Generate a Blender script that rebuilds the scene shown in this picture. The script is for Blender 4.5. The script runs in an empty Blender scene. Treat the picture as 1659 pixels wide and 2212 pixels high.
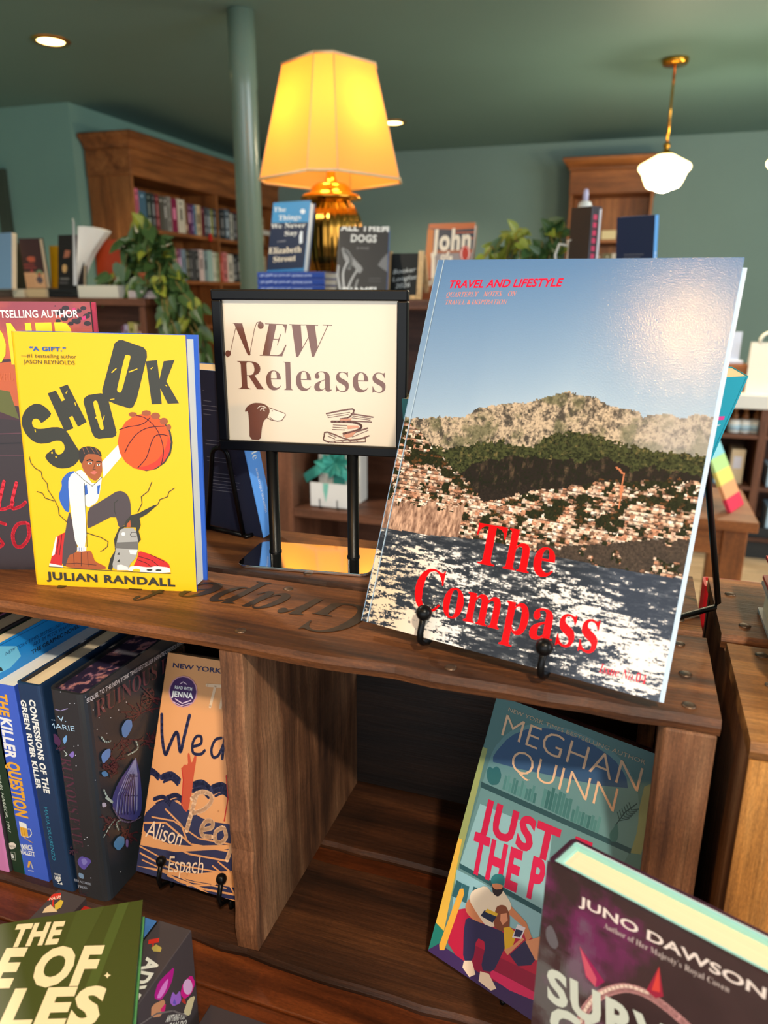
import bpy, math, random
import numpy as np
from mathutils import Matrix, Vector
PI = math.pi
R = math.radians
SC = bpy.context.scene
COL = SC.collection

# ------------------------------------------------------------------ camera
CAM_Z = 1.45
TOP = 1.2055            # top of the crates
TABLE = 0.906           # table top
cd = bpy.data.cameras.new('camera')
cam = bpy.data.objects.new('camera', cd)
COL.objects.link(cam)
C_R, C_U, C_F = Vector((0.948008, 0.318207, 0.005023)), Vector((-0.094466, 0.266294, 0.959252)), Vector((-0.303903, 0.909853, -0.282509))
C_R = C_R.normalized(); C_F = (C_F - C_R * C_F.dot(C_R)).normalized(); C_U = C_R.cross(C_F)
cam.matrix_world = Matrix(((C_R.x, C_U.x, -C_F.x, 0), (C_R.y, C_U.y, -C_F.y, 0), (C_R.z, C_U.z, -C_F.z, CAM_Z), (0, 0, 0, 1)))
cd.sensor_fit = 'VERTICAL'
cd.sensor_height = 36.0
cd.lens = 1591.2 / 2212 * 36.0
cd.clip_start = 0.01
cd.dof.use_dof = True
cd.dof.focus_distance = 0.62
cd.dof.aperture_fstop = (cd.lens / 1000) / 0.0036
SC.camera = cam

# ------------------------------------------------------------------ light and exposure
SC.view_settings.view_transform = 'Standard'
SC.view_settings.look = 'None'
SC.view_settings.gamma = 1.0
SC.view_settings.use_curve_mapping = False
SC.view_settings.exposure = 0.0
world = bpy.data.worlds.new('daylight')
SC.world = world
world.use_nodes = True
world.node_tree.nodes['Background'].inputs[0].default_value = (0.80, 0.90, 1.0, 1)
world.node_tree.nodes['Background'].inputs[1].default_value = 0.6

def lamp(name, kind, loc, energy, color, size=0.1, target=None, size_y=None, spot=None, blend=0.3, spread=None):
    l = bpy.data.lights.new(name, kind)
    l.energy = energy
    l.color = color
    if kind == 'AREA':
        l.size = size
        if size_y: l.shape = 'RECTANGLE'; l.size_y = size_y
        if spread: l.spread = spread
    else:
        l.shadow_soft_size = size
    if kind == 'SPOT':
        l.spot_size = spot; l.spot_blend = blend
    o = bpy.data.objects.new(name, l)
    COL.objects.link(o)
    o.location = loc
    if target is not None:
        o.rotation_euler = (Vector(target) - Vector(loc)).to_track_quat('-Z', 'Y').to_euler()
    return o

# the shop windows behind the camera, ceiling cans, and fill cans added unseen
lamp('window_daylight', 'AREA', (0.6, -3.3, 1.7), 75, (0.90, 0.96, 1.0), 4.6, (0.2, 3, 1.25), 2.1)
lamp('side_window_daylight', 'AREA', (3.9, 0.9, 1.75), 130, (0.88, 0.95, 1.0), 3.2, (-0.5, 2.6, 1.3), 1.7)
WARM = (1.0, 0.72, 0.38)
for loc, e, cc in (((-0.486, -0.64, 2.585), 42, (1.0, 0.52, 0.15)), ((0.55, -0.75, 2.585), 195, (1.0, 0.87, 0.68)), ((-2.3, -0.3, 2.585), 70, (1.0, 0.8, 0.55)), ((-1.5, 1.25, 2.585), 90, (1.0, 0.86, 0.68)), ((-4.6, 2.3, 2.585), 110, (1.0, 0.88, 0.72)), ((2.2, 1.6, 2.585), 70, (1.0, 0.8, 0.55))):  # cans above the left shelf and left wall block are added to brighten them
    lamp('ceiling_and_fill_can', 'SPOT', loc, e, cc, 0.05, (loc[0], loc[1], 0), spot=R(150), blend=0.6)
for loc in ((-2.77, 3.27, 2.585), (-1.745, 5.39, 2.585), (0.9, 2.9, 2.585), (2.4, 5.2, 2.585)):  # last two are unseen beams added to brighten the back room
    lamp('recessed_and_fill_beam', 'SPOT', loc, 75, (1.0, 0.82, 0.58), 0.05, (loc[0], loc[1], 0), spot=R(140), blend=0.7)

# ------------------------------------------------------------------ helpers
_dirx = {}
def ray(px, py):
    return C_F + C_R * ((px - 829.5) / 1591.2) - C_U * ((py - 1106) / 1591.2)
def at(px, py, Y):            # a photo pixel seen at depth Y of the room
    d = ray(px, py); return Vector((0, 0, CAM_Z)) + d * (Y / d.y)
def at_x(px, py, X):
    d = ray(px, py); return Vector((0, 0, CAM_Z)) + d * (X / d.x)
def at_z(px, py, Z):
    d = ray(px, py); return Vector((0, 0, CAM_Z)) + d * ((Z - CAM_Z) / d.z)
def lin(c):
    return tuple(((v / 255) / 12.92 if v / 255 <= 0.04045 else ((v / 255 + 0.055) / 1.055) ** 2.4) for v in c[:3])

class MB:
    def __init__(self):
        self.v, self.f, self.m, self.c, self.vc = [], [], [], [], None
    def face(self, pts, m=0, c=(255, 255, 255)):
        b = len(self.v); self.v.extend(tuple(p) for p in pts)
        self.f.append(tuple(range(b, b + len(pts)))); self.m.append(m); self.c.append(c)
    def idx(self, pts, faces, m=0, c=(255, 255, 255)):
        b = len(self.v); self.v.extend(tuple(p) for p in pts)
        for q in faces:
            self.f.append(tuple(b + i for i in q)); self.m.append(m); self.c.append(c)
        return self
    def box(self, x0, x1, y0, y1, z0, z1, m=0, c=(255, 255, 255), M=None):
        p = [Vector((x, y, z)) for z in (z0, z1) for y in (y0, y1) for x in (x0, x1)]
        if M is not None: p = [M @ q for q in p]
        self.idx(p, [(0, 2, 3, 1), (4, 5, 7, 6), (0, 1, 5, 4), (2, 6, 7, 3), (0, 4, 6, 2), (1, 3, 7, 5)], m, c)
        return self
    def prism(self, poly, a0, a1, axis='z', m=0, c=(255, 255, 255), M=None):
        n = len(poly)
        def P(u, v, w): return {'z': Vector((u, v, w)), 'y': Vector((u, w, v)), 'x': Vector((w, u, v))}[axis]
        p = [P(u, v, a0) for u, v in poly] + [P(u, v, a1) for u, v in poly]
        if M is not None: p = [M @ q for q in p]
        fs = [tuple(range(n - 1, -1, -1)), tuple(range(n, 2 * n))] + [(i, (i + 1) % n, n + (i + 1) % n, n + i) for i in range(n)]
        self.idx(p, fs, m, c); return self
    def tube(self, path, r, n=10, m=0, c=(255, 255, 255), closed=False):
        path = [Vector(p) for p in path]; k = len(path); pts = []; prev = None
        for i, p in enumerate(path):
            a = path[i - 1] if (i > 0 or closed) else p
            b = path[(i + 1) % k] if (i < k - 1 or closed) else p
            t = (b - a).normalized()
            if prev is None:
                prev = t.orthogonal().normalized()
            prev = (prev - t * prev.dot(t)).normalized()
            u = t.cross(prev)
            rr = r[i] if isinstance(r, (list, tuple)) else r
            pts += [p + prev * (rr * math.cos(2 * PI * j / n)) + u * (rr * math.sin(2 * PI * j / n)) for j in range(n)]
        fs = []
        for i in range(k if closed else k - 1):
            for j in range(n):
                a, b = i * n + j, i * n + (j + 1) % n
                a2, b2 = ((i + 1) % k) * n + j, ((i + 1) % k) * n + (j + 1) % n
                fs.append((a, b, b2, a2))
        if not closed:
            fs.append(tuple(range(n - 1, -1, -1))); fs.append(tuple(range((k - 1) * n, k * n)))
        self.idx(pts, fs, m, c); return self
    def lathe(self, prof, n=32, c0=(0, 0, 0), m=0, c=(255, 255, 255), rib=None):
        c0 = Vector(c0); pts = []
        for r, z in prof:
            for j in range(n):
                a = 2 * PI * j / n
                rr = r * (1 + (rib(a, z) if rib else 0))
                pts.append(c0 + Vector((rr * math.cos(a), rr * math.sin(a), z)))
        fs = []
        for i in range(len(prof) - 1):
            for j in range(n):
                fs.append((i * n + j, i * n + (j + 1) % n, (i + 1) * n + (j + 1) % n, (i + 1) * n + j))
        if prof[0][0] > 0: fs.append(tuple(range(n - 1, -1, -1)))
        if prof[-1][0] > 0: fs.append(tuple(range((len(prof) - 1) * n, len(prof) * n)))
        self.idx(pts, fs, m, c); return self
    def sphere(self, p, r, m=0, c=(255, 255, 255), n=14, sz=1.0):
        prof = [(max(r * math.sin(PI * i / 8), 1e-5), -r * sz * math.cos(PI * i / 8)) for i in range(9)]
        return self.lathe(prof, n, p, m, c)

ROOTM = {}
def obj(name, mb, mats, parent=None, bevel=None, smooth=False, world=False, solid=None):
    me = bpy.data.meshes.new(name)
    vs = mb.v
    if world and parent is not None:
        inv = ROOTM[parent.name].inverted(); vs = [tuple(inv @ Vector(p)) for p in vs]
    me.from_pydata(vs, [], mb.f)
    for m in (mats if isinstance(mats, (list, tuple)) else [mats]): me.materials.append(m)
    me.polygons.foreach_set('material_index', mb.m)
    cols = {}
    at_ = me.color_attributes.new('ink', 'FLOAT_COLOR', 'CORNER')
    buf = np.ones((len(me.loops), 4), dtype=np.float32)
    sizes = [len(q) for q in mb.f]
    fc = np.array([cols.setdefault(c, lin(c)) for c in mb.c], dtype=np.float32).reshape(-1, 3)
    buf[:, :3] = np.repeat(fc, sizes, axis=0)
    at_.data.foreach_set('color', buf.ravel())
    if smooth: me.polygons.foreach_set('use_smooth', [True] * len(me.polygons))
    me.update()
    o = bpy.data.objects.new(name, me)
    COL.objects.link(o)
    if parent is not None: o.parent = parent
    if bevel:
        b = o.modifiers.new('bevel', 'BEVEL'); b.width = bevel; b.segments = 2; b.limit_method = 'ANGLE'; b.angle_limit = R(40)
        b.harden_normals = False
    if solid:
        s = o.modifiers.new('thickness', 'SOLIDIFY'); s.thickness = solid
    return o
def tag(o, label, cat, group=None, kind=None):
    if label: o['label'] = label
    if cat: o['category'] = cat
    if group: o['group'] = group
    if kind: o['kind'] = kind
    return o
def thing(name, label, cat, M=None, group=None):
    o = bpy.data.objects.new(name, None)
    COL.objects.link(o)
    if M is None: M = Matrix.Identity(4)
    elif not isinstance(M, Matrix): M = Matrix.Translation(Vector(M))
    o.matrix_world = M
    o.empty_display_size = 0.05
    ROOTM[o.name] = M
    return tag(o, label, cat, group)
def struct(name, mb, mats, **k):
    o = obj(name, mb, mats, **k); o['kind'] = 'structure'; return o
def frameM(o, x, y, z):
    o, x, y, z = map(Vector, (o, x, y, z))
    return Matrix(((x.x, y.x, z.x, o.x), (x.y, y.y, z.y, o.y), (x.z, y.z, z.z, o.z), (0, 0, 0, 1)))
def poseM(loc, yaw=0, lean=0, roll=0):     # lean > 0: top tips away (+y)
    return Matrix.Translation(Vector(loc)) @ Matrix.Rotation(R(yaw), 4, 'Z') @ Matrix.Rotation(-R(lean), 4, 'X') @ Matrix.Rotation(R(roll), 4, 'Y')

# ------------------------------------------------------------------ materials
def newmat(name):
    m = bpy.data.materials.new(name); m.use_nodes = True
    nt = m.node_tree
    return m, nt, nt.nodes['Principled BSDF']
def N(nt, t, **k):
    n = nt.nodes.new(t)
    for a, b in k.items(): setattr(n, a, b)
    return n
def plain(name, c, rough=0.5, metal=0.0, noise=0.06, scale=40, spec=None, bump=0.0, emit=None, coat=0):
    m, nt, b = newmat(name)
    tc = N(nt, 'ShaderNodeTexCoord'); nz = N(nt, 'ShaderNodeTexNoise'); nz.inputs['Scale'].default_value = scale
    nt.links.new(tc.outputs['Object'], nz.inputs['Vector'])
    mx = N(nt, 'ShaderNodeMix', data_type='RGBA', blend_type='MULTIPLY'); mx.inputs[0].default_value = 1.0
    rp = N(nt, 'ShaderNodeMapRange'); rp.inputs[3].default_value = 1 - noise; rp.inputs[4].default_value = 1 + noise
    nt.links.new(nz.outputs[0], rp.inputs[0])
    mx.inputs[6].default_value = (*lin(c), 1); nt.links.new(rp.outputs[0], mx.inputs[7])
    nt.links.new(mx.outputs[2], b.inputs['Base Color'])
    b.inputs['Roughness'].default_value = rough; b.inputs['Metallic'].default_value = metal
    if spec is not None: b.inputs['Specular IOR Level'].default_value = spec
    if coat: b.inputs['Coat Weight'].default_value = coat; b.inputs['Coat Roughness'].default_value = 0.1
    if bump:
        bp = N(nt, 'ShaderNodeBump'); bp.inputs['Strength'].default_value = bump; bp.inputs['Distance'].default_value = 0.002
        nt.links.new(nz.outputs[0], bp.inputs['Height']); nt.links.new(bp.outputs[0], b.inputs['Normal'])
    if emit:
        b.inputs['Emission Color'].default_value = (*lin(emit[0]), 1); b.inputs['Emission Strength'].default_value = emit[1]
    return m
def printed(name, rough, spec=0.5, grain=0.0):
    m, nt, b = newmat(name)
    a = N(nt, 'ShaderNodeAttribute', attribute_name='ink')
    nt.links.new(a.outputs['Color'], b.inputs['Base Color'])
    b.inputs['Roughness'].default_value = rough; b.inputs['Specular IOR Level'].default_value = spec
    if grain:
        tc = N(nt, 'ShaderNodeTexCoord'); nz = N(nt, 'ShaderNodeTexNoise'); nz.inputs['Scale'].default_value = 900
        bp = N(nt, 'ShaderNodeBump'); bp.inputs['Strength'].default_value = grain; bp.inputs['Distance'].default_value = 0.0004
        nt.links.new(tc.outputs['Object'], nz.inputs['Vector']); nt.links.new(nz.outputs[0], bp.inputs['Height']); nt.links.new(bp.outputs[0], b.inputs['Normal'])
    return m
def wood(name, cols, axis='x', rough=0.5, scale=1.0, stain=0.5, bump=0.25, spec=0.4, fine=1.0):
    m, nt, b = newmat(name)
    L = nt.links
    tc = N(nt, 'ShaderNodeTexCoord'); oi = N(nt, 'ShaderNodeObjectInfo')
    ad = N(nt, 'ShaderNodeVectorMath', operation='ADD')
    ml = N(nt, 'ShaderNodeMath', operation='MULTIPLY'); ml.inputs[1].default_value = 7.3
    L.new(oi.outputs['Random'], ml.inputs[0]); L.new(tc.outputs['Object'], ad.inputs[0]); L.new(ml.outputs[0], ad.inputs[1])
    def mapped(s_along, s_across):
        mp = N(nt, 'ShaderNodeMapping')
        s = [s_across * scale] * 3; s['xyz'.index(axis)] = s_along * scale
        mp.inputs['Scale'].default_value = s; L.new(ad.outputs[0], mp.inputs[0]); return mp
    n1 = N(nt, 'ShaderNodeTexNoise'); n1.inputs['Scale'].default_value = 1; n1.inputs['Detail'].default_value = 5; n1.inputs['Distortion'].default_value = 0.6
    L.new(mapped(3, 30).outputs[0], n1.inputs['Vector'])
    n2 = N(nt, 'ShaderNodeTexNoise'); n2.inputs['Scale'].default_value = 1; n2.inputs['Detail'].default_value = 6; n2.inputs['Roughness'].default_value = 0.7
    L.new(mapped(14, 330 * fine).outputs[0], n2.inputs['Vector'])
    n3 = N(nt, 'ShaderNodeTexNoise'); n3.inputs['Scale'].default_value = 1; n3.inputs['Detail'].default_value = 4
    L.new(mapped(7, 11).outputs[0], n3.inputs['Vector'])
    cr = N(nt, 'ShaderNodeValToRGB')
    e = cr.color_ramp.elements
    e[0].position = 0.30; e[0].color = (*lin(cols[0]), 1); e[1].position = 0.72; e[1].color = (*lin(cols[2]), 1)
    k = e.new(0.5); k.color = (*lin(cols[1]), 1)
    L.new(n1.outputs[0], cr.inputs[0])
    r2 = N(nt, 'ShaderNodeMapRange'); r2.inputs[1].default_value = 0.25; r2.inputs[2].default_value = 0.75; r2.inputs[3].default_value = 0.48; r2.inputs[4].default_value = 1.42
    L.new(n2.outputs[0], r2.inputs[0])
    m1 = N(nt, 'ShaderNodeMix', data_type='RGBA', blend_type='MULTIPLY'); m1.inputs[0].default_value = 1
    L.new(cr.outputs[0], m1.inputs[6]); L.new(r2.outputs[0], m1.inputs[7])
    r3 = N(nt, 'ShaderNodeMapRange'); r3.inputs[1].default_value = 0.35; r3.inputs[2].default_value = 0.7; r3.inputs[3].default_value = 1.0; r3.inputs[4].default_value = 1 - stain
    L.new(n3.outputs[0], r3.inputs[0])
    m2 = N(nt, 'ShaderNodeMix', data_type='RGBA', blend_type='MULTIPLY'); m2.inputs[0].default_value = 1
    L.new(m1.outputs[2], m2.inputs[6]); L.new(r3.outputs[0], m2.inputs[7])
    n4 = N(nt, 'ShaderNodeTexNoise'); n4.inputs['Scale'].default_value = 1; n4.inputs['Detail'].default_value = 3
    L.new(mapped(320, 900).outputs[0], n4.inputs['Vector'])
    r4 = N(nt, 'ShaderNodeMapRange'); r4.inputs[1].default_value = 0.3; r4.inputs[2].default_value = 0.7; r4.inputs[3].default_value = 0.78; r4.inputs[4].default_value = 1.22
    L.new(n4.outputs[0], r4.inputs[0])
    m3 = N(nt, 'ShaderNodeMix', data_type='RGBA', blend_type='MULTIPLY'); m3.inputs[0].default_value = 1
    L.new(m2.outputs[2], m3.inputs[6]); L.new(r4.outputs[0], m3.inputs[7])
    L.new(m3.outputs[2], b.inputs['Base Color'])
    b.inputs['Roughness'].default_value = rough; b.inputs['Specular IOR Level'].default_value = spec
    if bump:
        bp = N(nt, 'ShaderNodeBump'); bp.inputs['Strength'].default_value = bump; bp.inputs['Distance'].default_value = 0.0015
        L.new(n2.outputs[0], bp.inputs['Height']); L.new(bp.outputs[0], b.inputs['Normal'])
    return m
def paper(name, c, axis='y'):
    m, nt, b = newmat(name); L = nt.links
    tc = N(nt, 'ShaderNodeTexCoord'); mp = N(nt, 'ShaderNodeMapping')
    s = [6, 6, 6]; s['xyz'.index(axis)] = 1800; mp.inputs['Scale'].default_value = s
    nz = N(nt, 'ShaderNodeTexNoise'); nz.inputs['Scale'].default_value = 1; nz.inputs['Detail'].default_value = 2
    r = N(nt, 'ShaderNodeMapRange'); r.inputs[3].default_value = 0.86; r.inputs[4].default_value = 1.08
    mx = N(nt, 'ShaderNodeMix', data_type='RGBA', blend_type='MULTIPLY'); mx.inputs[0].default_value = 1; mx.inputs[6].default_value = (*lin(c), 1)
    L.new(tc.outputs['Object'], mp.inputs[0]); L.new(mp.outputs[0], nz.inputs['Vector']); L.new(nz.outputs[0], r.inputs[0]); L.new(r.outputs[0], mx.inputs[7])
    L.new(mx.outputs[2], b.inputs['Base Color']); b.inputs['Roughness'].default_value = 0.85; b.inputs['Specular IOR Level'].default_value = 0.2
    return m
def glow(name, c, strength, base=(255, 255, 255)):
    m, nt, b = newmat(name)
    b.inputs['Base Color'].default_value = (*lin(base), 1); b.inputs['Emission Color'].default_value = (*lin(c), 1); b.inputs['Emission Strength'].default_value = strength
    return m

M_PRINT = printed('printed_paper', 0.42)
M_GLOSS = printed('glossy_print', 0.3, 0.5, 0.15)
M_MATTE = printed('matte_print', 0.55, 0.35)
M_PAGE = paper('cream_pages', (240, 222, 188))
M_PAGEW = paper('white_pages', (240, 240, 234))
M_PAGET = paper('tan_pages', (226, 196, 150))
M_BLACK = plain('black_enamel', (10, 10, 11), 0.33, 0, 0.1, 60, spec=0.2)
M_BLACKGLASS = plain('black_polished_steel', (12, 12, 13), 0.05, 1.0, 0.1, 60)
M_BLACKGLASS.node_tree.links.remove(M_BLACKGLASS.node_tree.nodes['Principled BSDF'].inputs['Base Color'].links[0])
M_BLACKGLASS.node_tree.nodes['Principled BSDF'].inputs['Base Color'].default_value = (0.8, 0.8, 0.8, 1)
CW = ((58, 32, 16), (126, 74, 37), (176, 112, 60))
M_CRX = wood('weathered_crate_wood', CW, 'x', 0.52, 1.0, 0.5, 0.45)
M_CRY = wood('weathered_crate_wood_depthwise', CW, 'y', 0.52, 1.0, 0.5, 0.45)
M_CRZ = wood('weathered_crate_wood_upright', ((74, 44, 28), (134, 88, 58), (186, 138, 100)), 'z', 0.62, 1.0, 0.55, 0.6)
M_CRD = wood('shaded_crate_wood', ((30, 17, 10), (68, 38, 21), (104, 62, 34)), 'x', 0.5, 1.0, 0.5, 0.4)  # inner planks: shade inside the crates darkened into the wood colour
M_CRB = wood('shaded_crate_back_wood', ((14, 9, 6), (34, 20, 12), (56, 34, 20)), 'x', 0.6, 1.0, 0.5, 0.4)  # back planks: deep interior shade put into a near black colour
M_CR2 = wood('golden_crate_wood', ((78, 46, 20), (150, 98, 48), (196, 140, 78)), 'x', 0.55, 1.0, 0.4, 0.5)
M_CR2Z = wood('golden_crate_post_wood', ((104, 60, 26), (196, 132, 62), (224, 170, 98)), 'z', 0.6, 1.0, 0.45, 0.5)
M_TABLE = wood('reddish_table_wood', ((58, 26, 11), (104, 50, 22), (146, 76, 34)), 'x', 0.35, 0.8, 0.3, 0.15, 0.5, 0.5)
M_CASEZ = wood('honey_oak_upright', ((112, 62, 28), (150, 90, 44), (176, 112, 60)), 'z', 0.45, 0.35, 0.15, 0.1, 0.4, 0.5)
M_CASEY = wood('honey_oak_along', ((108, 60, 27), (146, 86, 42), (172, 108, 58)), 'y', 0.45, 0.35, 0.15, 0.1, 0.4, 0.5)
M_CASEX = wood('honey_oak_across', ((108, 60, 27), (146, 86, 42), (172, 108, 58)), 'x', 0.45, 0.35, 0.15, 0.1, 0.4, 0.5)
M_DCASE = wood('brown_shelf_wood', ((70, 42, 30), (104, 66, 48), (128, 84, 62)), 'x', 0.45, 0.35, 0.2, 0.1, 0.4, 0.5)
M_DCASEZ = wood('brown_shelf_wood_upright', ((72, 44, 30), (108, 68, 48), (134, 88, 64)), 'z', 0.45, 0.35, 0.2, 0.1, 0.4, 0.5)
M_FLOOR = wood('pale_wood_floor', ((176, 146, 112), (206, 176, 140), (222, 196, 162)), 'x', 0.45, 0.4, 0.15, 0.05, 0.4, 0.4)
M_WALL = plain('sage_green_wall', (122, 160, 148), 0.75, 0, 0.05, 3)
M_WALLB = plain('dark_sage_back_wall', (116, 142, 136), 0.75, 0, 0.05, 3)
M_CEIL = plain('dark_green_ceiling', (102, 136, 134), 0.6, 0, 0.04, 3)
M_PILLAR = plain('green_painted_steel', (118, 140, 124), 0.28, 0, 0.06, 5, coat=0.3)
M_BRASS = plain('polished_brass', (226, 160, 60), 0.16, 1.0, 0.08, 30)
M_BRONZE = plain('aged_brass', (172, 122, 50), 0.18, 1.0, 0.2, 30)
M_WHITE = plain('white_paint', (232, 232, 226), 0.45, 0, 0.03, 20)
M_BAG = plain('white_paper_bag', (236, 232, 222), 0.7, 0, 0.03, 20)
M_BLACKP = plain('chalkboard_black', (20, 22, 22), 0.7, 0, 0.2, 20)
M_PINE = wood('pale_pine', ((190, 150, 100), (214, 176, 124), (228, 194, 146)), 'z', 0.6, 0.6, 0.1, 0.05)
M_LEAF = plain('pothos_leaf', (70, 100, 54), 0.35, 0, 0.35, 25)
M_LEAFL = plain('young_leaf', (150, 160, 60), 0.4, 0, 0.3, 25)
M_STEM = plain('plant_stem', (140, 120, 60), 0.6, 0, 0.2, 25)
M_TERRA = plain('terracotta', (168, 86, 52), 0.8, 0, 0.15, 20)
M_NAIL = plain('rusty_nail', (104, 82, 66), 0.45, 0.8, 0.3, 300)
M_STENCIL = plain('faded_black_stencil', (46, 33, 22), 0.55, 0, 0.6, 180)
M_TEALR = plain('teal_ribbon', (70, 170, 158), 0.4, 0, 0.15, 30)
M_AMBER = plain('amber_pump', (120, 74, 34), 0.3, 0, 0.1, 30)

# ------------------------------------------------------------------ lettering
def mathmap(t, st):
    o = ''
    for ch in t:
        if st in ('sb', 's'):
            if 'A' <= ch <= 'Z': ch = chr(0x1D400 + ord(ch) - 65)
            elif 'a' <= ch <= 'z': ch = chr(0x1D41A + ord(ch) - 97)
            elif '0' <= ch <= '9': ch = chr(0x1D7CE + ord(ch) - 48)
        elif st == 'si':
            if 'A' <= ch <= 'Z': ch = chr(0x1D434 + ord(ch) - 65)
            elif ch == 'h': ch = '\u210e'
            elif 'a' <= ch <= 'z': ch = chr(0x1D44E + ord(ch) - 97)
        elif st == 'sbi':
            if 'A' <= ch <= 'Z': ch = chr(0x1D468 + ord(ch) - 65)
            elif 'a' <= ch <= 'z': ch = chr(0x1D482 + ord(ch) - 97)
            elif '0' <= ch <= '9': ch = chr(0x1D7CE + ord(ch) - 48)
        elif st == 'sc':
            if 'A' <= ch <= 'Z': ch = chr(0x1D4D0 + ord(ch) - 65)
            elif 'a' <= ch <= 'z': ch = chr(0x1D4EA + ord(ch) - 97)
        o += ch
    return o
STY = {'r': (0, 0), 'b': (0.02, 0), 'bb': (0.042, 0), 'bbr': (0.048, 0), 'l': (-0.014, 0), 'ri': (0, 0.25), 'bi': (0.03, 0.22), 'sb': (0, 0), 's': (-0.009, 0), 'si': (0, 0), 'sbi': (-0.004, 0), 'sc': (0, 0)}
_tc = {}
def text_mesh(t, st):
    key = (t, st)
    if key in _tc: return _tc[key]
    off, sh = STY[st]
    c = bpy.data.curves.new('lettering', 'FONT')
    c.body = mathmap(t, st); c.offset = off; c.shear = sh; c.resolution_u = 3
    if st in ('bb', 'bbr'): c.space_character = 1.10
    o = bpy.data.objects.new('lettering', c)
    me = o.to_mesh()
    vs = [(v.co.x, v.co.y) for v in me.vertices]
    fs = [tuple(p.vertices) for p in me.polygons]
    o.to_mesh_clear(); bpy.data.objects.remove(o); bpy.data.curves.remove(c)
    if vs:
        x0 = min(v[0] for v in vs); x1 = max(v[0] for v in vs)
        vs = [((v[0] - x0) / max(x1 - x0, 1e-6), v[1]) for v in vs]
    _tc[key] = (vs, fs); return _tc[key]
_cap = {}
def cap_height(st):
    if st not in _cap:
        v, _ = text_mesh('H', st); _cap[st] = max(p[1] for p in v)
    return _cap[st]

def clip(pts, w, h):
    for ax, lim, sg in ((0, 0, 1), (0, w, -1), (1, 0, 1), (1, h, -1)):
        o = []
        for i in range(len(pts)):
            a, b = pts[i - 1], pts[i]
            da, db = (a[ax] - lim) * sg, (b[ax] - lim) * sg
            if (da < 0) != (db < 0):
                k = da / (da - db); o.append((a[0] + (b[0] - a[0]) * k, a[1] + (b[1] - a[1]) * k))
            if db >= 0: o.append(b)
        pts = o
        if len(pts) < 3: return []
    return pts
def add_art(mb, art, o, S, V, n, w, h, m=0, base=0.00012, step=0.000006):
    """prints a list of shapes (millimetres on the face) onto a face of a thing"""
    o, S, V, n = Vector(o), Vector(S), Vector(V), Vector(n)
    W, H = w * 1000, h * 1000
    for i, it in enumerate(art):
        off = base + step * i
        def put(pts, c):
            q = clip(pts, W, H)
            if q: mb.face([o + S * (a / 1000) + V * (b / 1000) + n * off for a, b in q], m, c)
        if it[0] == 'P':
            p = it[2]; put([(p[k], p[k + 1]) for k in range(0, len(p), 2)], it[1])
        elif it[0] == 'L':
            p = it[3]; q = [(p[k], p[k + 1]) for k in range(0, len(p), 2)]; r = it[2] / 2
            for k in range(len(q) - 1):
                dx, dy = q[k + 1][0] - q[k][0], q[k + 1][1] - q[k][1]; l = math.hypot(dx, dy) or 1
                ux, uy = -dy / l * r, dx / l * r
                put([(q[k][0] + ux, q[k][1] + uy), (q[k][0] - ux, q[k][1] - uy), (q[k + 1][0] - ux, q[k + 1][1] - uy), (q[k + 1][0] + ux, q[k + 1][1] + uy)], it[1])
            if r > 0.25:
                for a, b in q: put([(a + r * math.cos(t * PI / 6), b + r * math.sin(t * PI / 6)) for t in range(12)], it[1])
        elif it[0] == 'T':
            _, t, st, c, x0, y0, ang, L, cap = it
            vs, fs = text_mesh(t, st); s = cap / cap_height(st); ca, sa = math.cos(R(ang)), math.sin(R(ang))
            P2 = [(x0 + a * L * ca - b * s * sa, y0 + a * L * sa + b * s * ca) for a, b in vs]
            for f in fs: put([P2[k] for k in f], c)

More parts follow.
